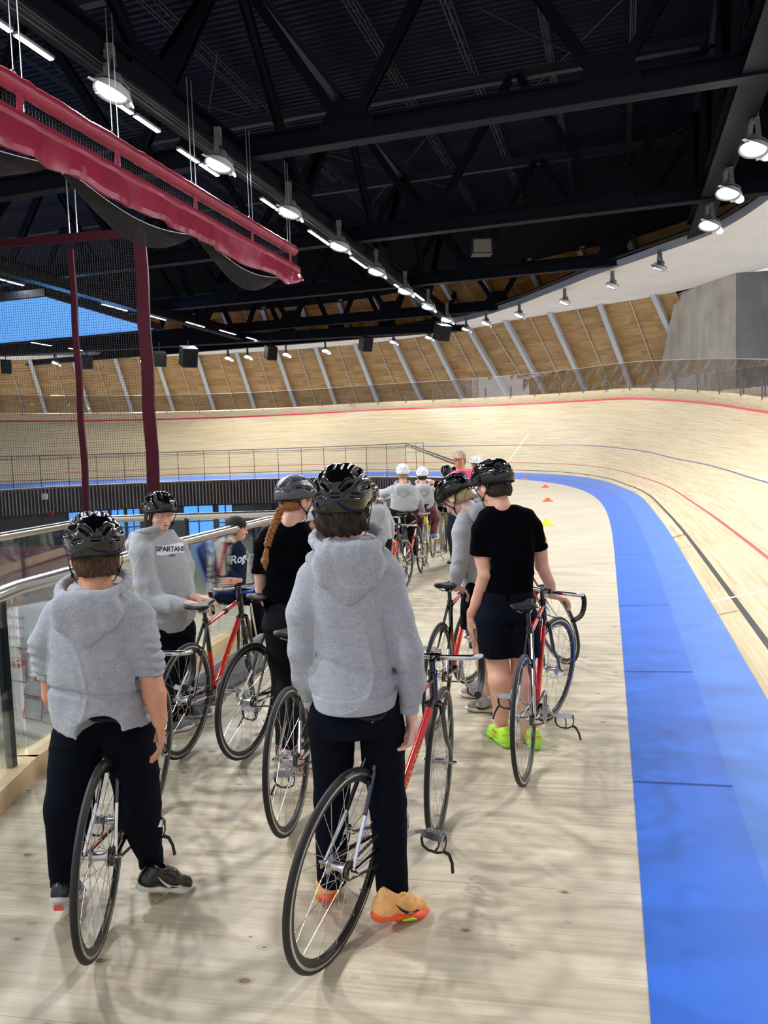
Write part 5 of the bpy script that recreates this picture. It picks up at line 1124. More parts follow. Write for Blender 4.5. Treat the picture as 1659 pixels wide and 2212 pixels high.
class Person:
    def __init__(s, name_label, base, skin=M_SKIN, group=None, hs=1.0):
        s.base = np.array([base[0], base[1], base[2] if len(base) > 2 else 0.0]); s.o = thing('person', name_label, 'person', tuple(s.base), group); s.skin = []; s.sm = skin; s.hs = hs
    def mesh(s, name, vq, m, par=None, angle=180): return mesh_obj(name, vq[0]-s.base, vq[1], m, par or s.o, angle=angle)
    def head(s, c, yaw, pitch=0.0, roll=0.0, hair_kind='short', hm=None, helmet=None, straps=True, face=True, dial=True, brow=(60, 40, 30), hseed=0, capk=False):
        """yaw: where the face looks, 0 = +Y, positive turns left; pitch > 0 looks down"""
        R = rotz(yaw) @ rotx(-pitch) @ roty(roll); s.R, s.hc = R, np.asarray(c, float); k = s.hs; s.skin.append(xf(HEAD, R, c, k))
        T = lambda p: R @ (np.asarray(p, float)*k)+s.hc-s.base
        if hair_kind:
            if (hair_kind, hseed) not in _HAIR: _HAIR[(hair_kind, hseed)] = hair(hair_kind, hseed)
            s.mesh('hair', xf(_HAIR[(hair_kind, hseed)], R, c, k), hm)
        if face:
            m = MB()
            for sd in (-1, 1):
                m.tube([T((sd*(.031+x), .0955-.35*abs(x)**1.0*.30-.08*x*x*20*.1, .004-.10*abs(x)+.0)) for x in (-.012, -.006, 0, .006, .012)], .0013*k, 5)
            m.build('eyelashes', M_EYE, s.o)
            m = MB()
            for sd in (-1, 1): m.tube([T((sd*x, .0985-.10*abs(x-.02)-(.012 if x > .04 else 0)*.6, .030+.10*(.03-abs(x-.034)))) for x in (.014, .022, .031, .040, .047)], [.0016*k, .0028*k, .003*k, .0024*k, .0012*k], 6, flat=1.4)
            m.build('eyebrows', hm if hm is not None else M_EYE, s.o)
            m = MB(); m.tube([T((x, .0975-6*x*x, -.0585+.9*x*x*2)) for x in (-.021, -.012, -.004, .004, .012, .021)], [.0012*k, .0032*k, .0042*k, .0042*k, .0032*k, .0012*k], 8); m.build('lips', M_LIP, s.o)
            m = MB(); m.tube([T((x, .1005-6*x*x, -.0585+.9*x*x*2)) for x in (-.018, -.010, 0, .010, .018)], .0009*k, 5); m.build('mouth_line', M_EYE, s.o)
        if helmet:
            h = bpy.data.objects.new('helmet', helmet_mesh(helmet)); COL.objects.link(h); h.parent = s.o; h.matrix_local = M4(R*(k*1.0), s.hc-s.base)
            link('helmet_liner', ME_H['liner'], h)
            if helmet == 'black': link('helmet_rim', ME_H['rim'], h)
            if straps:
                m = MB()
                for sd in (-1, 1):
                    j = (sd*.078, .022, -.068); m.tube([(sd*.092, .060, .030), (sd*.086, .042, -.02), j], .0045, 6, flat=.35, up=(sd, 0, 0)); m.tube([(sd*.086, -.062, .012), (sd*.088, -.030, -.038), j], .0045, 6, flat=.35, up=(sd, 0, 0)); m.tube([j, (sd*.062, .040, -.100), (sd*.030, .050, -.120), (0, .050, -.124)], .0045, 6, flat=.35, up=(sd, 0, 0)); m.box(j, (.008, .016, .02))
                m.build('chin_strap', M_STRAP, h)
            if dial:
                m = MB(); m.tube([(math.sin(a)*.086, -.020-.090*math.cos(a), -.010) for a in np.linspace(-1.35, 1.35, 13)], .008, 6, flat=.4); m.lathe([(0, .010), (.016, .010), (.018, 0), (0, -.004)], (0, -.112, -.010), (0, -1, 0), 14); m.build('retention_dial', mat('dial_black', (18, 18, 19), .4), h)
        return T
    def build_skin(s): return s.mesh('body', join(s.skin), s.sm)
def hood_geo(c, yaw, w=.125, drop=.20, thick=.045, tilt=.25, k=1.0):
    """a folded-back hood: collar roll round the neck and a pointed pouch down the back. c = base of the neck"""
    R = rotz(yaw); T = lambda p: R @ (np.asarray(p, float)*k)+np.asarray(c, float); n_ = 22; P_ = []
    ring = []
    for i in range(n_+1):
        a = 2*math.pi*i/n_; x, y = math.sin(a)*w*.80, -math.cos(a)*w*.78-.012; z = .072-(.070*(1+math.cos(a))/2); ring.append(T((x, y, z)))
    for i in range(n_): P_.append(cap(ring[i], ring[i+1], .019*k, .019*k, k=.008))
    tip = T((0, -.115, -drop)); 
    for a, ww in ((-1, 1), (1, 1)):
        P_.append(cap(T((a*w*.80, -.055, -.03)), T((a*w*.55, -.115, -drop*.55)), .030*k, .026*k, k=.016, fl=(R@V3(0, 1, 0), .8)))
        P_.append(cap(T((a*w*.55, -.115, -drop*.55)), tip, .026*k, .020*k, k=.016, fl=(R@V3(0, 1, 0), .8)))
    P_.append(cap(T((0, -.120, -.03)), T((0, -.125, -drop*.72)), .060*k, .034*k, k=.03, fl=(R@V3(0, 1, 0), .55)))
    P_.append(cap(T((-w*.5, -.115, -.03)), T((w*.5, -.115, -.03)), .046*k, .046*k, k=.03, fl=(R@V3(0, 1, 0), .7)))
    S_ = [cap(T((0, -.005, -.04)), T((0, -.012, .12)), .068*k, .080*k, k=.012)]
    return P_, S_
# ------------------------------------------------------------------ the people
def SL(pts, rs, k=.016, fl=None): return chain([np.asarray(p, float) for p in pts], rs, k, fl)
def torso(rows, Y, dY=None):
    """rows: (pixel x left, pixel x right, pixel y, depth radius, yaw, dY)"""
    out = []
    for r in rows:
        xl, xr, py, ry, yaw = r[:5]; y = Y+(r[5] if len(r) > 5 else 0); a, b = P(xl, py, y), P(xr, py, y); c = (a+b)/2; hw = abs(b[0]-a[0])/2
        # width seen is the projection of the ellipse
        cs, sn = math.cos(yaw), math.sin(yaw); rx = math.sqrt(max(hw*hw-(ry*sn)**2, .01*.01))/max(abs(cs), .5); out.append((c[2], c[0], c[1], rx, ry, yaw))
    return out
HB_BROWN = hairmat('hair_brown', (52, 36, 26), (92, 66, 48)); HB_DARK = hairmat('hair_dark', (30, 22, 18), (60, 46, 38)); HB_BLOND = hairmat('hair_blond', (140, 116, 84), (196, 172, 132)); HB_GING = hairmat('hair_ginger', (112, 66, 36), (180, 122, 74)); HB_GREY = hairmat('hair_grey', (110, 110, 112), (176, 176, 178))

from mathutils.bvhtree import BVHTree
def decal(p, vq, polys, c, d, up, lift, m, name, rotp=0.0):
    # polys: (verts2d, faces); laid on the cloth by dropping every point along d
    bv = BVHTree.FromPolygons([tuple(v) for v in vq[0]], [tuple(int(i) for i in q) for q in vq[1]]); d = nrm(d); ex = nrm(np.cross(d, up)); ey = np.cross(ex, d); cr_, sr_ = math.cos(rotp), math.sin(rotp); out = []
    for x, y, *_ in polys[0]:
        o = np.asarray(c)+ex*(x*cr_-y*sr_)+ey*(x*sr_+y*cr_)-d*.4; h = bv.ray_cast(Vector(o), Vector(d))
        q = np.array(h[0]) if h[0] is not None else o+d*.4; out.append(q-d*lift)
    return mesh_obj(name, np.array(out)-p.base, polys[1], m, p.o, smooth=False)
def gridpoly(w, h, nx=14, ny=6, f=lambda x, y: (x, y)):
    V_ = [(*f((i/nx-.5)*w, (j/ny-.5)*h), 0) for j in range(ny+1) for i in range(nx+1)]; return V_, [(j*(nx+1)+i, j*(nx+1)+i+1, (j+1)*(nx+1)+i+1, (j+1)*(nx+1)+i) for j in range(ny) for i in range(nx)]
def core(p, *paths):
    p.skin.append(surf([c for q in paths for c in chain([np.asarray(x, float) for x in q], [.026]*len(q), .02)], .012))
def pair(p, name, a, b, rs, m, res=.005, cut=False):
    for q in (a, b): p.mesh(name, surf(SL(q, rs, .01), res, cuts=[(q[-1]-V3(0, 0, .004), V3(0, 0, -1), .1)] if cut else ()), m)

# ===== boy with rolled-up sleeves, front left
Y1 = 2.80
p = Person('boy in black helmet and grey hoodie with rolled-up sleeves, straddling a bicycle', (-1.07, 2.98), M_SKIN2, hs=1.05)
hc = P(205, 1197, Y1+.02); p.head(hc, .42, .12, 0, 'short', HB_BROWN, 'black', hseed=1)
nb = P(205, 1262, Y1); p.skin.append(surf([cap(hc+V3(0, -.02, -.06), nb+V3(0, 0, -.06), .052, .062, k=.02)], .006))
rows = torso([(158, 254, 1262, .07, 0), (132, 276, 1286, .10, 0), (112, 300, 1325, .12, 0), (108, 304, 1380, .135, 0), (108, 308, 1440, .15, 0), (112, 318, 1500, .155, 0), (116, 328, 1535, .172, 0), (122, 333, 1560, .172, 0)], Y1)
lsh, rsh = P(108, 1318, Y1), P(302, 1316, Y1); lel, rel = P(88, 1420, Y1-.02), P(322, 1425, Y1-.02)
lfo, rfo = P(116, 1475, Y1-.0), P(326, 1478, Y1)
hd = [loftz(rows, .03)]+SL([P(158, 1300, Y1), P(126, 1335, Y1), P(100, 1388, Y1-.02), P(106, 1430, Y1), P(107, 1452, Y1)], [.062, .064, .062, .054, .046])+SL([P(255, 1300, Y1), P(292, 1338, Y1), P(308, 1388, Y1-.02), P(318, 1428, Y1), P(322, 1452, Y1)], [.062, .066, .064, .056, .050])
def roll_folds(X, Y, Z): 
    g = folds(.0095, 7, 10, 3, .5)(X, Y, Z); side = np.clip((np.abs(X-P(205, 1400, Y1)[0])-.155)/.05, 0, 1)*np.clip((P(0, 1375, Y1)[2]-Z)/.04, 0, 1)
    waist = np.exp(-((Z-(P(200, 1482, Y1)[2]+.02*np.sin(9*X)))/.011)**2)*.014
    return g+side*.0050*np.sin(Z*170+25*X+3*np.sin(X*30))+waist.astype(np.float32)
p.mesh('hoodie', surf(hd, .0062, cuts=[(P(106, 1452, Y1), nrm(V3(.05, 0, -1)), .07), (P(322, 1454, Y1), nrm(V3(-.05, 0, -1)), .07)], sub=[ell(P(214, 1580, Y1-.14), (.074, .19, .056), k=.010)], post=roll_folds), M_HOOD)
pair(p, 'rolled_cuff', [P(107, 1440, Y1), P(109, 1462, Y1)], [P(321, 1440, Y1), P(324, 1464, Y1)], [.048, .046], M_HOOD, cut=True)
core(p, [hc+V3(0, -.02, -.1), P(205, 1320, Y1), P(212, 1560, Y1+.10), P(172, 1620, Y1+.10), P(150, 1745, Y1+.02), P(138, 1895, 2.84)], [P(212, 1560, Y1+.10), P(280, 1620, Y1+.10), P(300, 1745, Y1+.03), P(326, 1860, 2.95)], [P(205, 1320, Y1), P(130, 1335, Y1), P(104, 1390, Y1), P(110, 1460, Y1)], [P(205, 1320, Y1), P(290, 1338, Y1), P(308, 1390, Y1), P(323, 1460, Y1)])
ha, hsu = hood_geo(P(207, 1282, Y1), 0, w=.150, drop=.155); p.mesh('hood', surf(ha, .0055, sub=hsu, post=folds(.004, 10, 8, 8, .5)), M_HOOD)
lw, rw = P(140, 1590, Y1+.12), P(342, 1562, Y1+.02)
p.skin.append(surf(SL([P(112, 1450, Y1), P(114, 1500, Y1+.02), P(136, 1562, Y1+.10)], [.042, .038, .026], .01)+hand(lw-V3(0, 0, -.03), V3(.15, .2, -1), V3(1, .1, 0), 1, .3), .0045))
p.skin.append(surf(SL([P(323, 1455, Y1), P(334, 1500, Y1-.03), P(345, 1556, Y1-.05)], [.045, .042, .029], .01)+hand(P(346, 1560, Y1-.05), V3(.02, .05, -1), V3(-1, -.2, 0), 1, .28, .98), .0036))
# trousers
def trousers(p, hipL, hipR, kneeL, kneeR, ankL, ankR, rh, rk, ra, crotch, m=M_PANT, res=.0065, waist=None, seed=4, amp=.006, k=.03, cutL=True, calf=None, name='trousers', cutn=None):
    add = SL([hipL, kneeL, ankL], [rh, rk, ra], k)+SL([hipR, kneeR, ankR], [rh, rk, ra], k)
    if waist is not None: add.append(loftz(waist, .04))
    cuts = [(ankL, nrm(ankL-kneeL), ra*2.2), (ankR, nrm(ankR-kneeR), ra*2.2)] if cutL else []
    return p.mesh(name, surf(add, res, cuts=cuts, post=folds(amp, 6, 9, seed, .3)), m)
hL, hR = P(170, 1590, Y1+.07), P(280, 1590, Y1+.07); kL, kR = P(150, 1745, Y1+.02), P(300, 1745, Y1+.03)
aL, aR = P(138, 1895, 2.84), P(326, 1855, 2.95)
trousers(p, hL, hR, kL, kR, aL, aR, .100, .088, .050, None, waist=[(hL[2]-.01, (hL[0]+hR[0])/2, Y1+.10, .160, .09, 0), (hL[2]+.10, (hL[0]+hR[0])/2, Y1+.08, .150, .09, 0)], k=.02)
pair(p, 'trouser_cuff', [P(138, 1880, 2.84), P(137, 1908, 2.83)], [P(325, 1840, 2.95), P(327, 1868, 2.95)], [.050, .048], M_PANT, cut=True)
pair(p, 'sock', [P(137, 1895, 2.83), P(130, 1945, 2.80)], [P(327, 1850, 2.95), P(334, 1908, 2.95)], [.040, .036], M_SOCK)
SBLK = mat('shoe_black', (14, 14, 16), .25, coat=.4); SWHT = mat('sole_white', (220, 218, 214), .5); SCOR = mat('sole_coral', (226, 96, 92), .5)
shoe(p.o, p.base, (-1.285, 2.80, 0), .02, (SBLK, SWHT, SBLK), pitch=.45, logo=M_LETW); shoe(p.o, p.base, (-.97, 2.88, 0), -.85, (SBLK, SWHT, SBLK), pitch=.40, logo=M_LETW)
m_ = MB(); m_.box(P(122, 1978, 2.74)+V3(.01, .0, .03)-p.base, (.035, .004, .02)); m_.build('sole_patch', SCOR, p.o)
p.build_skin()

# ===== tall boy in the middle
Y6 = 2.70
p = Person('tall boy in black helmet, grey hoodie, dark trousers and orange running shoes', (-.1, 2.75), M_SKIN3, hs=1.06)
hc = P(742, 1098, Y6+.02); p.head(hc, -.12, .02, 0, 'curly', HB_DARK, 'black', hseed=2)
nb = P(748, 1160, Y6); p.skin.append(surf([cap(hc+V3(0, -.02, -.06), nb+V3(0, 0, -.06), .060, .068, k=.02)], .006))
rows = torso([(696, 800, 1162, .07, 0), (678, 828, 1188, .09, 0), (666, 846, 1220, .105, 0), (664, 850, 1290, .115, 0), (668, 850, 1380, .12, 0), (664, 858, 1440, .13, 0), (666, 862, 1478, .150, 0), (676, 858, 1510, .172, 0)], Y6)
hd = [loftz(rows, .03)]+SL([P(706, 1212, Y6), P(678, 1248, Y6), P(660, 1325, Y6-.02), P(660, 1400, Y6-.01), P(668, 1465, Y6+.03), P(676, 1508, Y6+.05)], [.056, .058, .062, .058, .052, .040])+SL([P(808, 1212, Y6), P(838, 1248, Y6), P(858, 1330, Y6-.02), P(875, 1405, Y6-.02), P(884, 1470, Y6-.01), P(884, 1520, Y6)], [.056, .060, .064, .062, .056, .044])
def fold6(X, Y, Z):
    z0 = P(740, 1415, Y6)[2]; w = np.exp(-((Z-(z0-.35*(X+.15)**1+.02*np.sin(8*X)))/.014)**2)*.008*(Y < Y6)*(X > -.26)*(X < .1)
    return folds(.0115, 5.5, 6, 11, .66)(X, Y, Z)+w.astype(np.float32)
p.mesh('hoodie', surf(hd, .0060, cuts=[(P(676, 1510, Y6+.05), V3(.1, 0, -1), .06), (P(884, 1520, Y6), V3(0, 0, -1), .06)], post=fold6), M_HOOD)
pair(p, 'sleeve_cuff', [P(676, 1500, Y6+.05), P(678, 1524, Y6+.05)], [P(884, 1508, Y6), P(884, 1536, Y6)], [.038, .036], M_HOOD, cut=True)
core(p, [hc+V3(0, -.02, -.1), P(750, 1230, Y6), P(770, 1560, Y6), P(722, 1580, Y6), P(712, 1720, Y6+.04), P(708, 1900, 2.78)], [P(770, 1560, Y6), P(818, 1580, Y6), P(828, 1725, Y6), P(848, 1920, 2.74)], [P(750, 1230, Y6), P(682, 1248, Y6), P(660, 1400, Y6), P(678, 1515, Y6+.05)], [P(750, 1230, Y6), P(835, 1248, Y6), P(870, 1400, Y6), P(884, 1520, Y6)])
rows2 = torso([(672, 860, 1484, .160, 0), (680, 856, 1516, .172, 0)], Y6); p.mesh('hem_band', surf([loftz(rows2, .02)], .006), M_HOOD)
ha, hsu = hood_geo(P(752, 1182, Y6), .05, w=.155, drop=.165); p.mesh('hood', surf(ha, .0052, sub=hsu, post=folds(.004, 10, 8, 5, .5)), M_HOOD)
p.skin.append(surf(SL([P(678, 1510, Y6+.05), P(680, 1530, Y6+.05)], [.028, .026], .01)+hand(P(680, 1532, Y6+.05), V3(.05, .1, -1), V3(1, -.1, 0), 1, .45), .0036))
p.skin.append(surf(SL([P(884, 1512, Y6), P(886, 1534, Y6)], [.028, .026], .01)+hand(P(887, 1534, Y6), V3(.03, .05, -1), V3(-1, -.35, 0), -1, .60, 1.05), .0036))
hL, hR = P(718, 1560, Y6+.02), P(824, 1562, Y6+.02); kL, kR = P(716, 1725, Y6+.05), P(836, 1730, Y6+.02); aL, aR = P(716, 1905, 2.78), P(848, 1925, 2.73)
trousers(p, hL, hR, kL, kR, aL, aR, 0.088, .068, .058, None, waist=[(hL[2]-.02, (hL[0]+hR[0])/2, Y6, .155, .12, 0), (hL[2]+.10, (hL[0]+hR[0])/2, Y6, .155, .12, 0)], amp=.0055, seed=9, k=.018)
pair(p, 'sock', [P(704, 1880, 2.79), P(704, 1922, 2.79)], [P(858, 1905, 2.72), P(866, 1945, 2.72)], [.034, .031], M_SOCK)
SOU = mat('shoe_orange_upper', (236, 176, 108), .6, noise=.08, nscale=40); SOS = mat('shoe_orange_sole', (250, 92, 44), .5); SLI = mat('lime_stripe', (190, 225, 40), .5)
for pos, yw, pt_ in (((-.265, 2.78, 0), .08, .38), ((-.035, 2.66, 0), -.85, .30)):
    s_ = shoe(p.o, p.base, pos, yw, (SOU, SOS, SOU), pitch=pt_, logo=M_DARKM, s=1.08)
    m_ = MB()
    for sd in (-1, 1): m_.tube([(sd*.038, .03, .010), (sd*.041, .09, .012), (sd*.035, .14, .014)], [.003, .006, .003], 6, flat=1.2)
    m_.build('sole_stripe', SLI, s_)
p.build_skin()

# ===== boy with SPARTANS hoodie facing right, behind the first boy
Y2 = 5.05
p = Person('boy in grey hoodie with chest lettering, looking down, both hands by a saddle', (-1.35, 4.95), M_SKIN3, hs=1.0)
hc = P(346, 1110, Y2); p.head(hc, -2.45, .16, 0, 'long', HB_DARK, 'black', hseed=3)
nb = P(330, 1155, Y2); p.skin.append(surf([cap(hc+V3(0, .01, -.05), nb+V3(0, 0, -.06), .055, .065, k=.02)], .006))
rows = torso([(292, 368, 1148, .07, .6), (286, 386, 1175, .10, .6), (288, 400, 1210, .12, .6), (298, 414, 1260, .14, .6), (302, 420, 1300, .15, .6), (312, 420, 1335, .15, .6), (332, 408, 1358, .13, .6)], Y2)
hd = [loftz(rows, .03)]+SL([P(306, 1170, Y2-.08), P(304, 1195, Y2-.12), P(316, 1260, Y2-.16), P(330, 1302, Y2-.18), P(370, 1306, Y2-.22), P(402, 1308, Y2-.24)], [.07, .078, .076, .070, .056, .042])+SL([P(385, 1185, Y2+.1), P(398, 1225, Y2+.12), P(402, 1275, Y2+.08), P(412, 1292, Y2-.02)], [.07, .07, .06, .042])
vq2 = surf(hd, .0068, cuts=[(P(404, 1308, Y2-.24), nrm(V3(1, -.2, 0)), .08)], post=folds(.007, 7, 9, 21, .5)); p.mesh('hoodie', vq2, M_HOOD2)
ha, hsu = hood_geo(P(322, 1165, Y2), math.pi+.75, w=.135, drop=.12); p.mesh('hood', surf(ha, .006, sub=hsu), M_HOOD2)
p.skin.append(surf(SL([P(395, 1307, Y2-.24), P(410, 1305, Y2-.25)], [.026, .024], .01)+hand(P(411, 1304, Y2-.25), V3(1, -.1, -.22), V3(.1, 0, -1), -1, .28, 1.0), .0036))
p.skin.append(surf(SL([P(412, 1292, Y2-.02), P(424, 1290, Y2-.06)], [.026, .024], .01)+hand(P(424, 1290, Y2-.06), V3(1, -.1, -.15), V3(.1, 0, -1), -1, .25, 1.0), .0036))
M_LNAVY = mat('letter_navy', (36, 40, 72), .7); M_PATCH = mat('letter_white_cloth', (232, 232, 236), .8)
trousers(p, P(350, 1360, Y2), P(385, 1360, Y2+.05), P(352, 1450, Y2), P(390, 1450, Y2+.08), P(362, 1560, Y2-.35), P(392, 1545, Y2-.1), .12, .10, .07, None, waist=[(P(0, 1380, Y2)[2], P(366, 1360, Y2)[0], Y2, .14, .13, .6), (P(0, 1330, Y2)[2], P(366, 1360, Y2)[0], Y2, .14, .13, .6)], res=.008)
c2 = P(384, 1190, Y2-.15); d2 = nrm(V3(-.55, .83, 0)); up_ = V3(0, 0, 1)
decal(p, vq2, gridpoly(.205, .064, f=lambda x, y: (x, y+.010*math.sin(x*22))), c2, d2, up_, .002, M_PATCH, 'hoodie_patch', -.12)
decal(p, vq2, text_geo('SPARTANS', .046, bold=.03, spacing=.95), c2, d2, up_, .0032, M_LNAVY, 'hoodie_lettering', -.12)
decal(p, vq2, text_geo('SIPLE', .020, bold=.02), c2+V3(.0, 0, -.040), d2, up_, .0032, M_LNAVY, 'hoodie_lettering', -.12)
core(p, [hc+V3(0, 0, -.08), P(330, 1200, Y2), P(360, 1370, Y2), P(352, 1450, Y2), P(362, 1555, Y2-.3)], [P(360, 1370, Y2), P(388, 1450, Y2+.06), P(392, 1540, Y2-.1)], [P(330, 1200, Y2), P(335, 1285, Y2-.12), P(370, 1308, Y2-.22), P(400, 1308, Y2-.24)], [P(330, 1200, Y2), P(396, 1230, Y2+.1), P(402, 1275, Y2+.08), P(412, 1292, Y2-.02)])
SGR = mat('shoe_grey', (112, 118, 128), .7, noise=.1, nscale=40)
shoe(p.o, p.base, (-1.37, 5.0, 0), -1.35, (SGR, SWHT, SGR)); shoe(p.o, p.base, (-1.42, 4.72, 0), -.9, (SGR, SWHT, SGR))
p.build_skin(); P2 = p

# ===== youth on the blue chair
Y3 = 7.35
p = Person('youth in backwards black cap and navy sweater with white script, sitting on a blue chair', (-1.35, 7.4), M_SKIN, hs=1.0)
hc = P(511, 1143, Y3); T3 = p.head(hc, -1.30, .12, 0, 'short', HB_BROWN, None, straps=False, hseed=4)
capg = surf([ell((0, -.010, .045), (.086, .104, .085), k=.01)], .005, sub=[ell((0, -.010, .035), (.080, .098, .082), k=.005)], cuts=[((0, 0, .022), V3(0, 0, -1), .3)])
brim = surf([ell((0, -.135, .012), (.062, .062, .010), rotx(.35), k=.005)], .004)
p.mesh('cap', xf(capg, p.R, p.hc), mat('cap_black', (16, 16, 20), .8)); p.mesh('cap_brim', xf(brim, p.R, p.hc), mat('cap_black', (16, 16, 20)))
p.skin.append(surf([cap(hc+V3(-.02, 0, -.06), P(500, 1180, Y3), .05, .06, k=.02)], .007))
rows = torso([(475, 520, 1170, .08, 0), (466, 530, 1188, .15, 0), (464, 532, 1220, .19, 0), (462, 530, 1255, .19, 0), (464, 528, 1290, .18, 0)], Y3)
hd = [loftz(rows, .03)]+SL([P(480, 1185, Y3-.16), P(482, 1210, Y3-.18), P(490, 1240, Y3-.2), P(505, 1252, Y3-.22), P(520, 1252, Y3-.18)], [.06, .065, .058, .05, .038])
vq3 = surf(hd, .009, post=folds(.007, 7, 9, 31, .5)); p.mesh('sweater', vq3, M_NAVY)
decal(p, vq3, text_geo('Roger', .11, shear=.35, bold=.015), P(522, 1206, Y3-.1), nrm(V3(-.6, .8, 0)), V3(0, 0, 1), .003, M_PATCH, 'sweater_script', .08)
core(p, [hc+V3(0, 0, -.08), P(498, 1200, Y3), P(490, 1285, Y3)], [P(498, 1200, Y3), P(483, 1212, Y3-.16), P(490, 1240, Y3-.19), P(520, 1252, Y3-.18)])
p.skin.append(surf(SL([P(515, 1252, Y3-.18), P(505, 1256, Y3-.25)], [.03, .026], .01)+hand(P(512, 1254, Y3-.26), V3(-1, 0, 0), V3(0, 1, .2), 1, .2), .005))
p.mesh('trousers', surf(SL([P(485, 1285, Y3-.08), P(555, 1292, Y3-.08), P(560, 1385, Y3-.05)], [.095, .075, .06])+SL([P(485, 1285, Y3+.1), P(555, 1290, Y3+.12), P(562, 1385, Y3+.1)], [.095, .075, .06]), .009), M_PANT)
shoe(p.o, p.base, (-1.17, 7.3, 0), -1.57, (SGR, SWHT, SGR)); shoe(p.o, p.base, (-1.17, 7.5, 0), -1.57, (SGR, SWHT, SGR)); p.build_skin(); P3 = p
ch = thing('chair', 'blue plastic chair with thin chrome legs under the seated youth', 'chair', (-1.52, 7.4, 0)); co = V3(-1.52, 7.4, 0); MBLU = mat('chair_blue', (34, 74, 180), .35)
m_ = MB(); m_.box((.03, 0, .45), (.42, .42, .025)); m_.build('seat', MBLU, ch)
bk = surf([cap((-.19, -.15, .56), (-.27, -.15, .86), .05, .05, k=.03, fl=(V3(1, 0, 0), .3)), cap((-.19, .15, .56), (-.27, .15, .86), .05, .05, k=.03, fl=(V3(1, 0, 0), .3)), cap((-.19, 0, .56), (-.26, 0, .82), .12, .12, k=.05, fl=(V3(1, 0, 0), .14))], .008); mesh_obj('backrest', *bk, MBLU, ch)
for sx, sy in ((-1, -1), (-1, 1), (1, -1), (1, 1)): m_ = MB(); m_.tube([(.03+sx*.17, sy*.18, .44), (.03+sx*.23, sy*.22, 0.0)], .011, 8); m_.build('leg', M_CHROME, ch)
m_ = MB()
for sy in (-1, 1): m_.tube([(-.14, sy*.18, .44), (-.19, sy*.18, .62)], .011, 8)
m_.build('back_support', M_CHROME, ch)

# ===== girl with the ginger braid
Y4 = 4.45
p = Person('girl with a ginger braid in grey helmet, black T-shirt and leggings, seen from behind', (-.55, 4.4), M_SKIN3, hs=.98)
hc = P(640, 1082, Y4); T4 = p.head(hc, -.75, .16, 0, 'tied', HB_GING, 'grey', hseed=5)
p.skin.append(surf([cap(hc+V3(0, -.01, -.06), P(625, 1150, Y4), .046, .055, k=.02)], .006))
rows = torso([(590, 660, 1128, .065, -.25), (568, 674, 1146, .09, -.25), (552, 680, 1175, .105, -.25), (560, 676, 1230, .11, -.25), (568, 672, 1290, .105, -.25), (570, 670, 1318, .105, -.25)], Y4)
hd = [loftz(rows, .025)]+SL([P(582, 1158, Y4), P(568, 1185, Y4), P(562, 1238, Y4+.02)], [.055, .056, .050])+SL([P(652, 1155, Y4), P(664, 1180, Y4), P(672, 1215, Y4+.04)], [.055, .056, .052])
p.mesh('t_shirt', surf(hd, .0065, cuts=[(P(560, 1238, Y4+.02), V3(0, 0, -1), .1), (P(673, 1212, Y4+.04), V3(.2, .2, -1), .1)], post=folds(.005, 6, 14, 41, .3)), M_TEE)
core(p, [hc+V3(0, 0, -.08), P(620, 1170, Y4), P(620, 1345, Y4), P(604, 1400, Y4), P(612, 1470, Y4), P(614, 1645, 4.12)], [P(620, 1345, Y4), P(645, 1470, Y4+.02), P(655, 1640, 4.15)], [P(620, 1170, Y4), P(564, 1185, Y4), P(561, 1238, Y4+.02)], [P(620, 1170, Y4), P(666, 1180, Y4), P(672, 1212, Y4+.04)])
p.skin.append(surf(SL([P(562, 1225, Y4+.02), P(565, 1275, Y4+.06), P(576, 1300, Y4+.16), P(590, 1310, Y4+.3)], [.040, .036, .032, .026], .01), .006))
p.skin.append(surf(SL([P(670, 1205, Y4+.04), P(664, 1240, Y4+.16), P(672, 1275, Y4+.28)], [.040, .036, .030], .01)+hand(P(676, 1280, Y4+.3), V3(.1, 1, -.2), V3(0, 0, -1), -1, .6), .005))
def zz(a): return a
bp = [P(606, 1100, Y4-.11), P(598, 1120, Y4-.13), P(590, 1140, Y4-.145), P(582, 1162, Y4-.15), P(577, 1180, Y4-.15)]
bl = MB(); n_ = 44
for st in range(3):
    pts = []
    for i in range(n_):
        t = i/(n_-1); b_ = np.array([np.interp(t*4, range(5), [q[k] for q in bp]) for k in range(3)]); a = t*17+st*2*math.pi/3; pts.append(b_+V3(.014*math.cos(a), .008*math.sin(2*a), 0))
    bl.tube(pts, [.0135*(1-.25*i/n_) for i in range(n_)], 8)
bl.build('braid', HB_GING, p.o, origin=p.base, angle=80)
p.mesh('braid_tail', surf([cap(P(576, 1186, Y4-.15), P(572, 1212, Y4-.15), .013, .022, k=.01), cap(P(572, 1212, Y4-.15), P(574, 1234, Y4-.15), .020, .004, k=.01)], .004, post=ridge_noise(3, .0015, 2)), HB_GING)
m_ = MB(); m_.ring(.012, circ(.004, 6), P(577, 1182, Y4-.15), ax=(0, 0, 1), n=14); m_.build('hair_tie', M_DARKM, p.o, origin=p.base)
trousers(p, P(600, 1350, Y4), P(642, 1350, Y4), P(612, 1470, Y4), P(645, 1470, Y4+.02), P(614, 1640, 4.12), P(655, 1640, 4.15), .088, .066, .045, None, m=M_LEGG, waist=[(P(0, 1372, Y4)[2], P(620, 1340, Y4)[0], Y4, .135, .115, -.2), (P(0, 1305, Y4)[2], P(620, 1300, Y4)[0], Y4, .125, .10, -.2)], res=.0075, amp=.003)
p.skin.append(surf(SL([P(614, 1630, 4.12), P(614, 1655, 4.1)], [.034, .034])+SL([P(655, 1630, 4.15), P(655, 1650, 4.15)], [.034, .034]), .007))
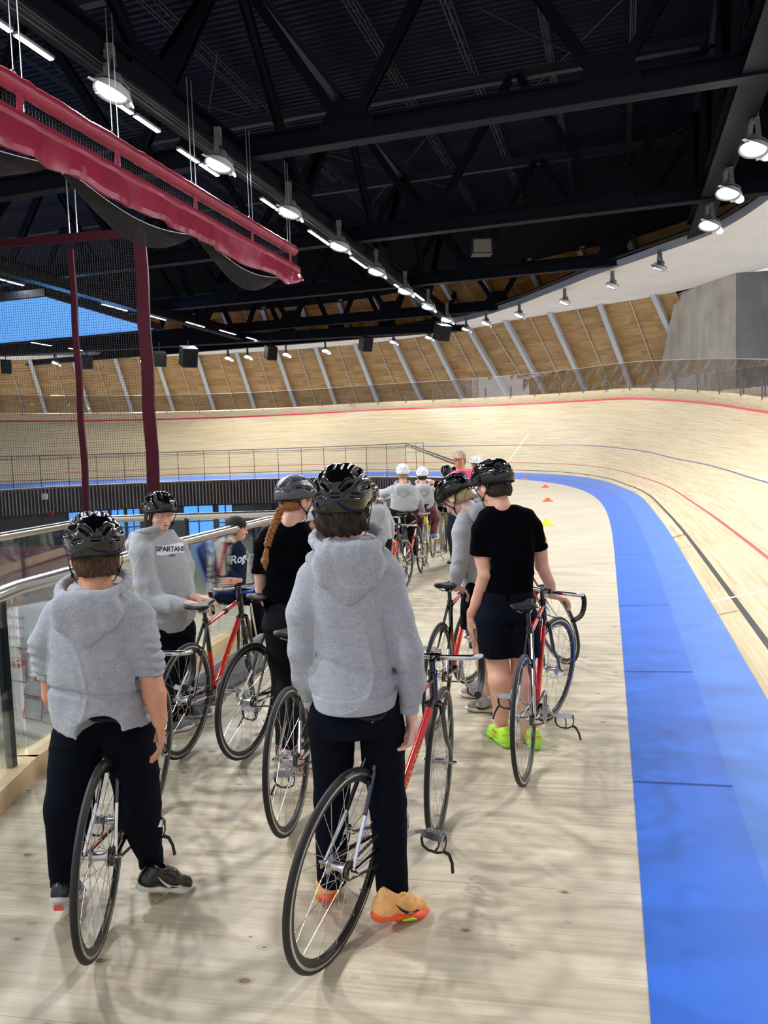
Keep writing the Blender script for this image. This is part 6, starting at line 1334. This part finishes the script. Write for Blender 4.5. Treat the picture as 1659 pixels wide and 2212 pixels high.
SLAV = mat('shoe_lavender', (188, 184, 200), .6); shoe(p.o, p.base, (-.59, 4.12, 0), .05, (SLAV, SWHT, SLAV), s=.95); shoe(p.o, p.base, (-.44, 4.16, 0), -.2, (SLAV, SWHT, SLAV), s=.95); p.build_skin()

# ===== child with white and pink helmet looking right, behind the girl
Y5 = 5.6
p = Person('child in white and pink helmet looking right, mostly hidden behind the braided girl', (-.5, 5.6), M_SKIN, hs=.95)
hc = P(668, 1128, Y5); p.head(hc, -1.15, .1, 0, 'tied', HB_BROWN, 'white', hseed=6)
p.skin.append(surf([cap(hc+V3(0, 0, -.05), P(664, 1185, Y5), .045, .055, k=.02)], .008))
rows = torso([(645, 690, 1172, .08, 0), (632, 705, 1195, .12, 0), (630, 710, 1300, .12, 0)], Y5); p.mesh('t_shirt', surf([loftz(rows, .03)], .012), M_TEE)
m_ = surf([ell(P(676, 1088, Y5-.05), (.03, .012, .05), k=.01)], .006); p.mesh('helmet_panel', m_, M_HPNK)
trousers(p, P(655, 1310, Y5), P(690, 1310, Y5), P(655, 1400, Y5), P(690, 1400, Y5), P(655, 1490, Y5), P(690, 1490, Y5), .09, .07, .05, None, m=M_LEGG, res=.012); shoe(p.o, p.base, (-.58, 5.6, 0), 0, (SGR, SWHT, SGR)); shoe(p.o, p.base, (-.45, 5.6, 0), 0, (SGR, SWHT, SGR)); p.build_skin()

# ===== boy in black tee and shorts, lime shoes
Y16 = 4.42
p = Person('boy seen from behind in black helmet, black T-shirt and shorts with lime green shoes', (.72, 4.35), M_SKIN, hs=1.04)
hc = P(1064, 1050, Y16+.03); p.head(hc, .62, .30, 0, 'short', HB_DARK, 'black', hseed=7)
p.skin.append(surf([cap(hc+V3(0, -.02, -.05), P(1080, 1118, Y16-.01), .052, .064, k=.02)], .006))
rows = torso([(1052, 1118, 1092, .06, .05), (1036, 1146, 1103, .08, .05), (1030, 1156, 1122, .10, .05), (1044, 1156, 1180, .11, .05), (1052, 1153, 1240, .11, .05), (1044, 1150, 1300, .11, .05), (1040, 1154, 1345, .11, .05)], Y16)
hd = [loftz(rows, .025)]+SL([P(1050, 1124, Y16), P(1040, 1145, Y16), P(1037, 1200, Y16)], [.055, .060, .062])+SL([P(1136, 1120, Y16), P(1150, 1140, Y16+.02), P(1166, 1184, Y16+.06)], [.055, .058, .056])
p.mesh('t_shirt', surf(hd, .0065, cuts=[(P(1036, 1200, Y16), nrm(V3(-.1, 0, -1)), .11), (P(1168, 1184, Y16+.07), nrm(V3(.25, .2, -1)), .11)], post=folds(.005, 6, 8, 51, .7)), M_TEE)
core(p, [hc+V3(0, 0, -.06), P(1095, 1140, Y16), P(1098, 1350, Y16), P(1072, 1400, Y16)], [P(1098, 1350, Y16), P(1126, 1400, Y16)], [P(1095, 1140, Y16), P(1042, 1145, Y16), P(1038, 1200, Y16)], [P(1095, 1140, Y16), P(1150, 1140, Y16+.02), P(1166, 1182, Y16+.06)])
p.skin.append(surf(SL([P(1038, 1190, Y16), P(1048, 1240, Y16-.02), P(1030, 1298, Y16+.03), P(1018, 1330, Y16+.06)], [.046, .040, .034, .025], .01)+hand(P(1016, 1334, Y16+.06), V3(.02, .1, -1), V3(1, .3, 0), 1, .25, 1.08), .0040))
p.skin.append(surf(SL([P(1165, 1170, Y16+.05), P(1170, 1222, Y16+.12), P(1188, 1262, Y16+.3), P(1193, 1284, Y16+.42)], [.046, .040, .033, .026], .01)+hand(P(1194, 1287, Y16+.44), V3(1, .25, -.25), V3(0, .2, -1), 1, .45, 1.12), .0040))
add = SL([P(1072, 1345, Y16), P(1074, 1412, Y16)], [.12, .118])+SL([P(1122, 1345, Y16), P(1128, 1412, Y16)], [.115, .112])+[loftz([(P(0, 1372, Y16)[2], P(1098, 1350, Y16)[0], Y16, .165, .12, 0), (P(0, 1310, Y16)[2], P(1098, 1320, Y16)[0], Y16, .15, .11, 0)], .03)]
p.mesh('shorts', surf(add, .0065, cuts=[(P(1074, 1414, Y16), V3(0, 0, -1), .16), (P(1128, 1414, Y16), V3(0, 0, -1), .16)], post=folds(.006, 7, 5, 52, .8)), M_PANT)
p.skin.append(surf(SL([P(1072, 1395, Y16), P(1076, 1440, Y16), P(1080, 1470, Y16-.03), P(1082, 1545, Y16-.02), P(1086, 1590, Y16-.01)], [.078, .062, .068, .042, .036], .02)+SL([P(1126, 1395, Y16), P(1128, 1440, Y16), P(1130, 1475, Y16-.03), P(1136, 1545, Y16-.03), P(1138, 1595, Y16-.03)], [.076, .060, .066, .042, .036], .02), .006))
SLIME = mat('shoe_lime', (176, 236, 60), .5, noise=.05, nscale=20); SLOR = mat('shoe_lime_orange', (245, 110, 60), .6)
for pos, yw in (((.66, 4.37, 0), .28), ((.83, 4.33, 0), -.05)):
    s_ = shoe(p.o, p.base, pos, yw, (SLIME, mat('sole_lime', (150, 220, 50), .5), SLOR), s=1.12)
    for tx, zz_ in (('NOT FROM', .072), ('HERE', .056)):
        v, f = text_geo(tx, .013, bold=.03); mesh_obj('heel_lettering', [(x, -.0735-.0*z+abs(x)*.35, zz_+y) for x, y, z in v], f, SLOR, s_, smooth=False)
    m_ = MB()
    for i in range(2): m_.tube([(-.036, -.01+.03*i, .062), (-.0385, .005+.03*i, .072), (-.037, .02+.03*i, .060), (-.036, .035+.03*i, .062)], .0022, 5)
    m_.build('side_wave', SLOR, s_)
p.build_skin()

# ===== blond boy looking down
Y14 = 5.0
p = Person('blond boy in black helmet and grey hoodie bowing his head, hand on a saddle', (.55, 5.05), M_SKIN3, hs=1.0)
hc = P(985, 1075, Y14); p.head(hc, .95, .72, 0, 'short', HB_BLOND, 'black', hseed=8)
p.skin.append(surf([cap(hc+V3(.03, -.01, -.03), P(1022, 1102, Y14+.03), .046, .050, k=.02)], .006))
rows = torso([(1000, 1052, 1080, .08, .5), (992, 1074, 1106, .11, .5), (984, 1078, 1130, .13, .5), (984, 1085, 1160, .14, .5), (990, 1090, 1220, .14, .5), (1000, 1090, 1270, .13, .5), (1005, 1085, 1305, .12, .5)], Y14+.02)
hd = [loftz(rows, .03)]+SL([P(1005, 1120, Y14-.08), P(998, 1150, Y14-.1), P(996, 1205, Y14-.1), P(990, 1232, Y14-.1), P(984, 1262, Y14-.1)], [.062, .064, .060, .054, .038])+[cap(P(1010, 1104, Y14), P(1044, 1094, Y14+.02), .062, .066, k=.03)]
p.mesh('hoodie', surf(hd, .0068, cuts=[(P(983, 1266, Y14-.1), V3(-.1, 0, -1), .07)], post=folds(.007, 6, 9, 61, .5)), M_HOOD2)
ha, hsu = hood_geo(P(1022, 1094, Y14+.02), .6, w=.135, drop=.12); p.mesh('hood', surf(ha, .006, sub=hsu), M_HOOD2)
core(p, [P(1028, 1120, Y14+.03), P(1035, 1200, Y14), P(1045, 1310, Y14), P(1030, 1350, Y14)], [P(1045, 1310, Y14), P(1062, 1350, Y14)], [P(1030, 1130, Y14), P(998, 1150, Y14-.1), P(996, 1205, Y14-.1), P(984, 1262, Y14-.1)])
p.skin.append(surf(SL([P(984, 1258, Y14-.1), P(985, 1270, Y14-.1)], [.026, .025])+hand(P(985, 1268, Y14-.1), V3(.9, .2, -.4), V3(0, .1, -1), 1, .5, .95), .0042))
add = SL([P(1030, 1310, Y14), P(1028, 1355, Y14)], [.11, .105])+SL([P(1062, 1310, Y14), P(1062, 1355, Y14)], [.11, .105])+[loftz([(P(0, 1325, Y14)[2], P(1045, 1310, Y14)[0], Y14, .14, .12, .3), (P(0, 1270, Y14)[2], P(1045, 1290, Y14)[0], Y14, .13, .11, .3)], .03)]
p.mesh('shorts', surf(add, .008, cuts=[(P(1028, 1356, Y14), V3(0, 0, -1), .16), (P(1062, 1356, Y14), V3(0, 0, -1), .16)]), M_PANT)
p.skin.append(surf(SL([P(1030, 1345, Y14), P(1040, 1405, Y14), P(1046, 1430, Y14), P(1052, 1500, Y14-.02), P(1054, 1530, Y14)], [.068, .052, .055, .036, .032], .02)+SL([P(1060, 1345, Y14), P(1062, 1405, Y14+.1), P(1064, 1430, Y14+.1), P(1060, 1490, Y14+.1)], [.068, .052, .055, .036], .02), .007))
STAN = mat('shoe_stone', (158, 152, 142), .7, noise=.15, nscale=40); shoe(p.o, p.base, (.68, 4.92, 0), 1.25, (STAN, mat('sole_cream', (205, 200, 190), .5), STAN), logo=M_DARKM, s=1.05); shoe(p.o, p.base, (.66, 5.2, 0), 1.1, (STAN, mat('sole_cream', (205, 200, 190)), STAN), s=1.05); p.build_skin()

# ===== distant riders and helpers
def rider(label, hx, hy, Y, helmet, top_rows, topm, yaw=0.0, pitch=.05, hk='tied', hm=HB_BROWN, sleeves=(), legs=(), legm=M_LEGG, shoes=(), skin=M_SKIN, hs=.95, arms=(), hood=None, neck=None, res=.011, face=False, legr=(.085, .062, .042), group=None, topname='hoodie'):
    base = P(hx, hy, Y); p = Person(label, (base[0], Y, 0), skin, hs=hs); hc = P(hx, hy, Y); p.head(hc, yaw, pitch, 0, hk, hm, helmet, hseed=1, face=face, dial=False)
    nk = P(*(neck or (hx, hy+34)), Y); p.skin.append(surf([cap(hc+V3(0, 0, -.04), nk, .045, .055, k=.02)], .008))
    hd = [loftz(torso(top_rows, Y), .03)]; cuts = []
    for pts, rs in sleeves: q = [P(a, b, Y+c) for a, b, c in pts]; hd += SL(q, rs); cuts.append((q[-1], nrm(q[-1]-q[-2]), rs[-1]*2))
    p.mesh(topname, surf(hd, res, cuts=cuts, post=folds(.008, 6, 8, int(hx), .5)), topm)
    if hood: ha, hsu = hood_geo(P(hood[0], hood[1], Y), hood[2] if len(hood) > 2 else 0, w=.125, drop=.14); p.mesh('hood', surf(ha, .009, sub=hsu), topm)
    for pts, rs in legs: q = [P(a, b, Y+c) for a, b, c in pts]; p.mesh('legging' if legm is M_LEGG else 'trouser_leg', surf(SL(q, rs, .02), .012), legm)
    for pts, rs, hnd in arms:
        q = [P(a, b, Y+c) for a, b, c in pts]; p.skin.append(surf(SL(q, rs, .01)+(hand(q[-1], *hnd) if hnd else []), .006))
    cc = nk+V3(0, 0, -.12); pel = P(*top_rows[-1][:1], top_rows[-1][2], Y); pel = np.array([(P(top_rows[-1][0], top_rows[-1][2], Y)[0]+P(top_rows[-1][1], top_rows[-1][2], Y)[0])/2, Y, pel[2]])
    core(p, [nk, cc, pel], *[[cc]+[P(a, b, Y+c) for a, b, c in q[0]] for q in sleeves], *[[pel]+[P(a, b, Y+c) for a, b, c in q[0]] for q in legs])
    for s_ in shoes: shoe(p.o, p.base, s_[0], s_[1], s_[2], pitch=s_[3] if len(s_) > 3 else 0, s=.95)
    p.build_skin(); return p
SVAN = mat('shoe_black_canvas', (22, 22, 24), .7); SBLU = mat('shoe_blue_grey', (92, 112, 150), .7)
g = lambda a, b, z=0: G(a, b, z)
rider('rider in white helmet, grey hoodie and black leggings, left arm stretched out', 870, 1024, 10.6, 'white', [(858, 884, 1042, .07, 0), (842, 900, 1056, .11, 0), (842, 905, 1080, .13, 0), (840, 902, 1100, .13, 0), (842, 896, 1104, .12, 0)], M_HOOD2,
      sleeves=[([(850, 1058, 0), (830, 1066, .15), (814, 1064, .3)], [.07, .06, .045]), ([(892, 1058, 0), (905, 1080, .1), (912, 1102, .3)], [.07, .065, .045])], legs=[([(860, 1106, 0), (885, 1125, .35), (897, 1188, .1)], [.125, .095, .05]), ([(855, 1108, 0), (850, 1130, .3), (868, 1180, .2)], [.12, .09, .05])],
      arms=[([(815, 1064, .3), (812, 1063, .32)], [.03, .03], (V3(-1, .3, 0), V3(0, 0, -1), -1, .5)), ([(911, 1100, .3), (913, 1104, .35)], [.03, .03], (V3(.1, 1, -.3), V3(0, 0, -1), 1, .8))], hood=(870, 1050), hm=HB_BLOND, shoes=[(P(897, 1203, 10.75), 0, (SVAN, SWHT, SVAN)), (P(868, 1198, 10.8), 0, (SVAN, SWHT, SVAN))], group='riders')
rider('rider in white helmet and grey hoodie with maroon leggings on a yellow bicycle', 912, 1028, 12.0, 'white', [(902, 922, 1044, .07, 0), (890, 934, 1056, .11, 0), (890, 940, 1080, .13, 0), (892, 936, 1098, .12, 0)], M_HOOD2,
      sleeves=[([(893, 1058, 0), (886, 1075, .1), (895, 1092, .3)], [.065, .06, .045]), ([(934, 1060, 0), (940, 1080, .1), (937, 1098, .3)], [.065, .06, .045])], legs=[([(928, 1104, 0), (938, 1122, .3), (936, 1150, .1)], [.11, .085, .05]), ([(902, 1104, 0), (902, 1122, .3), (908, 1150, .2)], [.11, .085, .05])], legm=mat('leggings_maroon', (84, 24, 38), .8), hood=(914, 1050), hm=HB_DARK,
      shoes=[(P(938, 1166, 12.0), -.3, (SBLU, SWHT, SBLU)), (P(910, 1166, 12.0), 0, (SBLU, SWHT, SBLU))])
rider('helper in black helmet and black T-shirt reaching an arm out to the left', 964, 1022, 13.2, 'black', [(952, 976, 1036, .07, 0), (940, 986, 1046, .10, 0), (944, 984, 1075, .11, 0), (946, 984, 1105, .11, 0)], M_TEE, sleeves=[([(948, 1048, 0), (938, 1046, 0)], [.065, .06])], topname='t_shirt',
      arms=[([(945, 1046, 0), (930, 1040, 0), (914, 1036, .1)], [.04, .035, .025], (V3(-1, .1, 0), V3(0, 0, -1), -1, .3))], legs=[([(956, 1105, 0), (957, 1150, 0), (957, 1190, 0)], [.09, .07, .05]), ([(976, 1105, 0), (976, 1150, 0), (976, 1190, 0)], [.09, .07, .05])], legm=mat('trousers_sand', (150, 140, 128), .8), hm=HB_DARK, shoes=[((1.15, 13.2, 0), 0, (SGR, SWHT, SGR)), ((1.0, 13.2, 0), 0, (SGR, SWHT, SGR))])
rider('person in black helmet almost hidden between the reaching helper and the adult in pink', 980, 1024, 14.2, 'black', [(972, 990, 1040, .07, 0), (964, 998, 1052, .10, 0), (966, 996, 1100, .11, 0)], M_TEE, topname='t_shirt', legs=[([(976, 1100, 0), (976, 1140, 0), (976, 1180, 0)], [.09, .07, .05]), ([(990, 1100, 0), (990, 1140, 0), (990, 1180, 0)], [.09, .07, .05])], shoes=[((1.25, 14.2, 0), 0, (SGR, SWHT, SGR)), ((1.4, 14.2, 0), 0, (SGR, SWHT, SGR))], skin=M_SKIN2)
# adult in the pink vest
Ya = 10.9
M_PINK = mat('vest_pink', (232, 60, 120), .6); M_GREYT = mat('shirt_charcoal', (66, 68, 74), .8)
p = Person('grey-haired adult with glasses, lanyard and pink vest over a charcoal shirt', (P(1000, 1040, Ya)[0], Ya, 0), M_SKIN2, hs=1.12)
hc = P(992, 993, Ya); p.head(hc, math.pi-.30, .10, 0, 'short', HB_GREY, None, hseed=9)
R_ = p.R; T = lambda q: R_@(np.asarray(q)*1.12)+p.hc-p.base
m_ = MB()
for sd in (-1, 1): m_.ring(.021, circ(.0022, 5), T((sd*.030, .106, .006)), ax=R_@V3(0, 1, 0), n=18); m_.tube([T((sd*.05, .10, .01)), T((sd*.082, .0, .008))], .0022, 5)
m_.tube([T((-.010, .108, .010)), T((.010, .108, .010))], .0022, 5); m_.build('glasses', M_DKMET, p.o)
p.skin.append(surf([cap(hc+V3(0, 0, -.05), P(1000, 1040, Ya), .06, .07, k=.02)], .008))
rows = torso([(982, 1020, 1018, .08, 0), (974, 1038, 1030, .12, 0), (976, 1038, 1070, .13, 0), (978, 1036, 1110, .14, 0)], Ya); p.mesh('shirt', surf([loftz(rows, .03)]+SL([P(980, 1042, Ya), P(968, 1070, Ya), P(975, 1100, Ya-.2)], [.07, .055, .045])+SL([P(1032, 1042, Ya), P(1040, 1070, Ya), P(1030, 1100, Ya-.2)], [.07, .055, .045]), .01), M_GREYT)
rv = torso([(980, 1024, 1016, .09, 0), (972, 1042, 1028, .135, 0), (974, 1042, 1070, .145, 0), (976, 1040, 1105, .15, 0)], Ya); cx = P(1002, 1060, Ya)
p.mesh('vest', surf([loftz(rv, .03)]+[ell(P(976, 1032, Ya), (.07, .08, .07), k=.03), ell(P(1038, 1032, Ya), (.07, .08, .07), k=.03)], .009, sub=[cap(P(998, 1020, Ya-.16), P(1004, 1115, Ya-.16), .085, .12, k=.01)]), M_PINK)
m_ = MB()
for x0, x1 in ((984, 979), (1026, 1034)): m_.tube([P(x0, 1034, Ya-.148)-p.base, P(x1, 1056, Ya-.165)-p.base], .022, 6, flat=.2, up=(0, 1, 0))
m_.build('vest_stripe', mat('reflective_grey', (160, 158, 160), .5), p.o)
m_ = MB(); m_.tube([P(988, 1026, Ya-.13)-p.base, P(994, 1050, Ya-.17)-p.base, P(1000, 1060, Ya-.18)-p.base, P(1004, 1048, Ya-.17)-p.base, P(1006, 1026, Ya-.13)-p.base], .012, 6, flat=.3, up=(0, 1, 0)); m_.build('lanyard', mat('lanyard', (60, 80, 170), .6, noise=.9, nscale=60), p.o)
mN = mat('trousers_navy', (22, 30, 62), .8); p.mesh('trousers', surf(SL([P(985, 1105, Ya), P(977, 1150, Ya+.2), P(981, 1200, Ya+.6)], [.12, .09, .06])+SL([P(1020, 1105, Ya), P(1018, 1160, Ya+.3), P(1016, 1210, Ya+.6)], [.12, .09, .06]), .011), mN)
shoe(p.o, p.base, tuple(G(982, 1212)-V3(0, .15, 0)), 2.4, (STAN, SVAN, STAN), s=1.1); shoe(p.o, p.base, (1.35, 11.6, 0), 3.3, (STAN, SVAN, STAN), s=1.1); p.build_skin()
rider('person in white helmet and black top behind the adult, looking left', 1027, 1002, 15.0, 'white', [(1020, 1038, 1016, .07, 0), (1012, 1048, 1024, .10, 0), (1014, 1046, 1070, .11, 0)], M_TEE, yaw=1.2, hk='long', hm=HB_BROWN, topname='t_shirt', face=True, legs=[([(1022, 1075, 0), (1022, 1110, 0), (1022, 1160, 0)], [.09, .07, .05]), ([(1038, 1075, 0), (1038, 1110, 0), (1038, 1160, 0)], [.09, .07, .05])], shoes=[((1.75, 15.0, 0), 0, (SGR, SWHT, SGR)), ((1.9, 15.0, 0), 0, (SGR, SWHT, SGR))])
rider('child in white helmet tucked between the blond boy and the boy in black', 1028, 1076, 6.6, 'white', [(1012, 1046, 1100, .07, 0), (1002, 1062, 1118, .10, 0), (1004, 1064, 1200, .11, 0), (1006, 1062, 1260, .11, 0)], M_TEE, yaw=.8, pitch=.4, hk='tied', topname='t_shirt', legs=[([(1025, 1260, 0), (1025, 1330, 0), (1025, 1400, 0)], [.09, .07, .05]), ([(1050, 1260, 0), (1050, 1330, 0), (1050, 1400, 0)], [.09, .07, .05])], shoes=[((.83, 6.6, 0), 0, (SGR, SWHT, SGR)), ((.95, 6.6, 0), 0, (SGR, SWHT, SGR))])
rider('child in dark helmet and pale grey hoodie, just right of the tall boy', 800, 1072, 8.3, 'black', [(788, 826, 1090, .08, 0), (775, 838, 1106, .12, 0), (778, 846, 1140, .13, 0), (782, 846, 1164, .12, 0)], M_HOOD2, yaw=-.2,
      sleeves=[([(828, 1106, 0), (840, 1130, .1), (843, 1160, .35)], [.075, .065, .045])], arms=[([(843, 1160, .35), (846, 1168, .45)], [.03, .028], (V3(.3, 1, -.3), V3(0, 0, -1), 1, .8))], hood=(812, 1098), legs=[([(800, 1170, 0), (800, 1220, 0), (800, 1290, 0)], [.10, .075, .05]), ([(828, 1170, 0), (828, 1220, 0), (828, 1290, 0)], [.10, .075, .05])], shoes=[((-.13, 8.3, 0), 0, (SGR, SWHT, SGR)), ((.02, 8.3, 0), 0, (SGR, SWHT, SGR))])
bpy.context.view_layer.update()
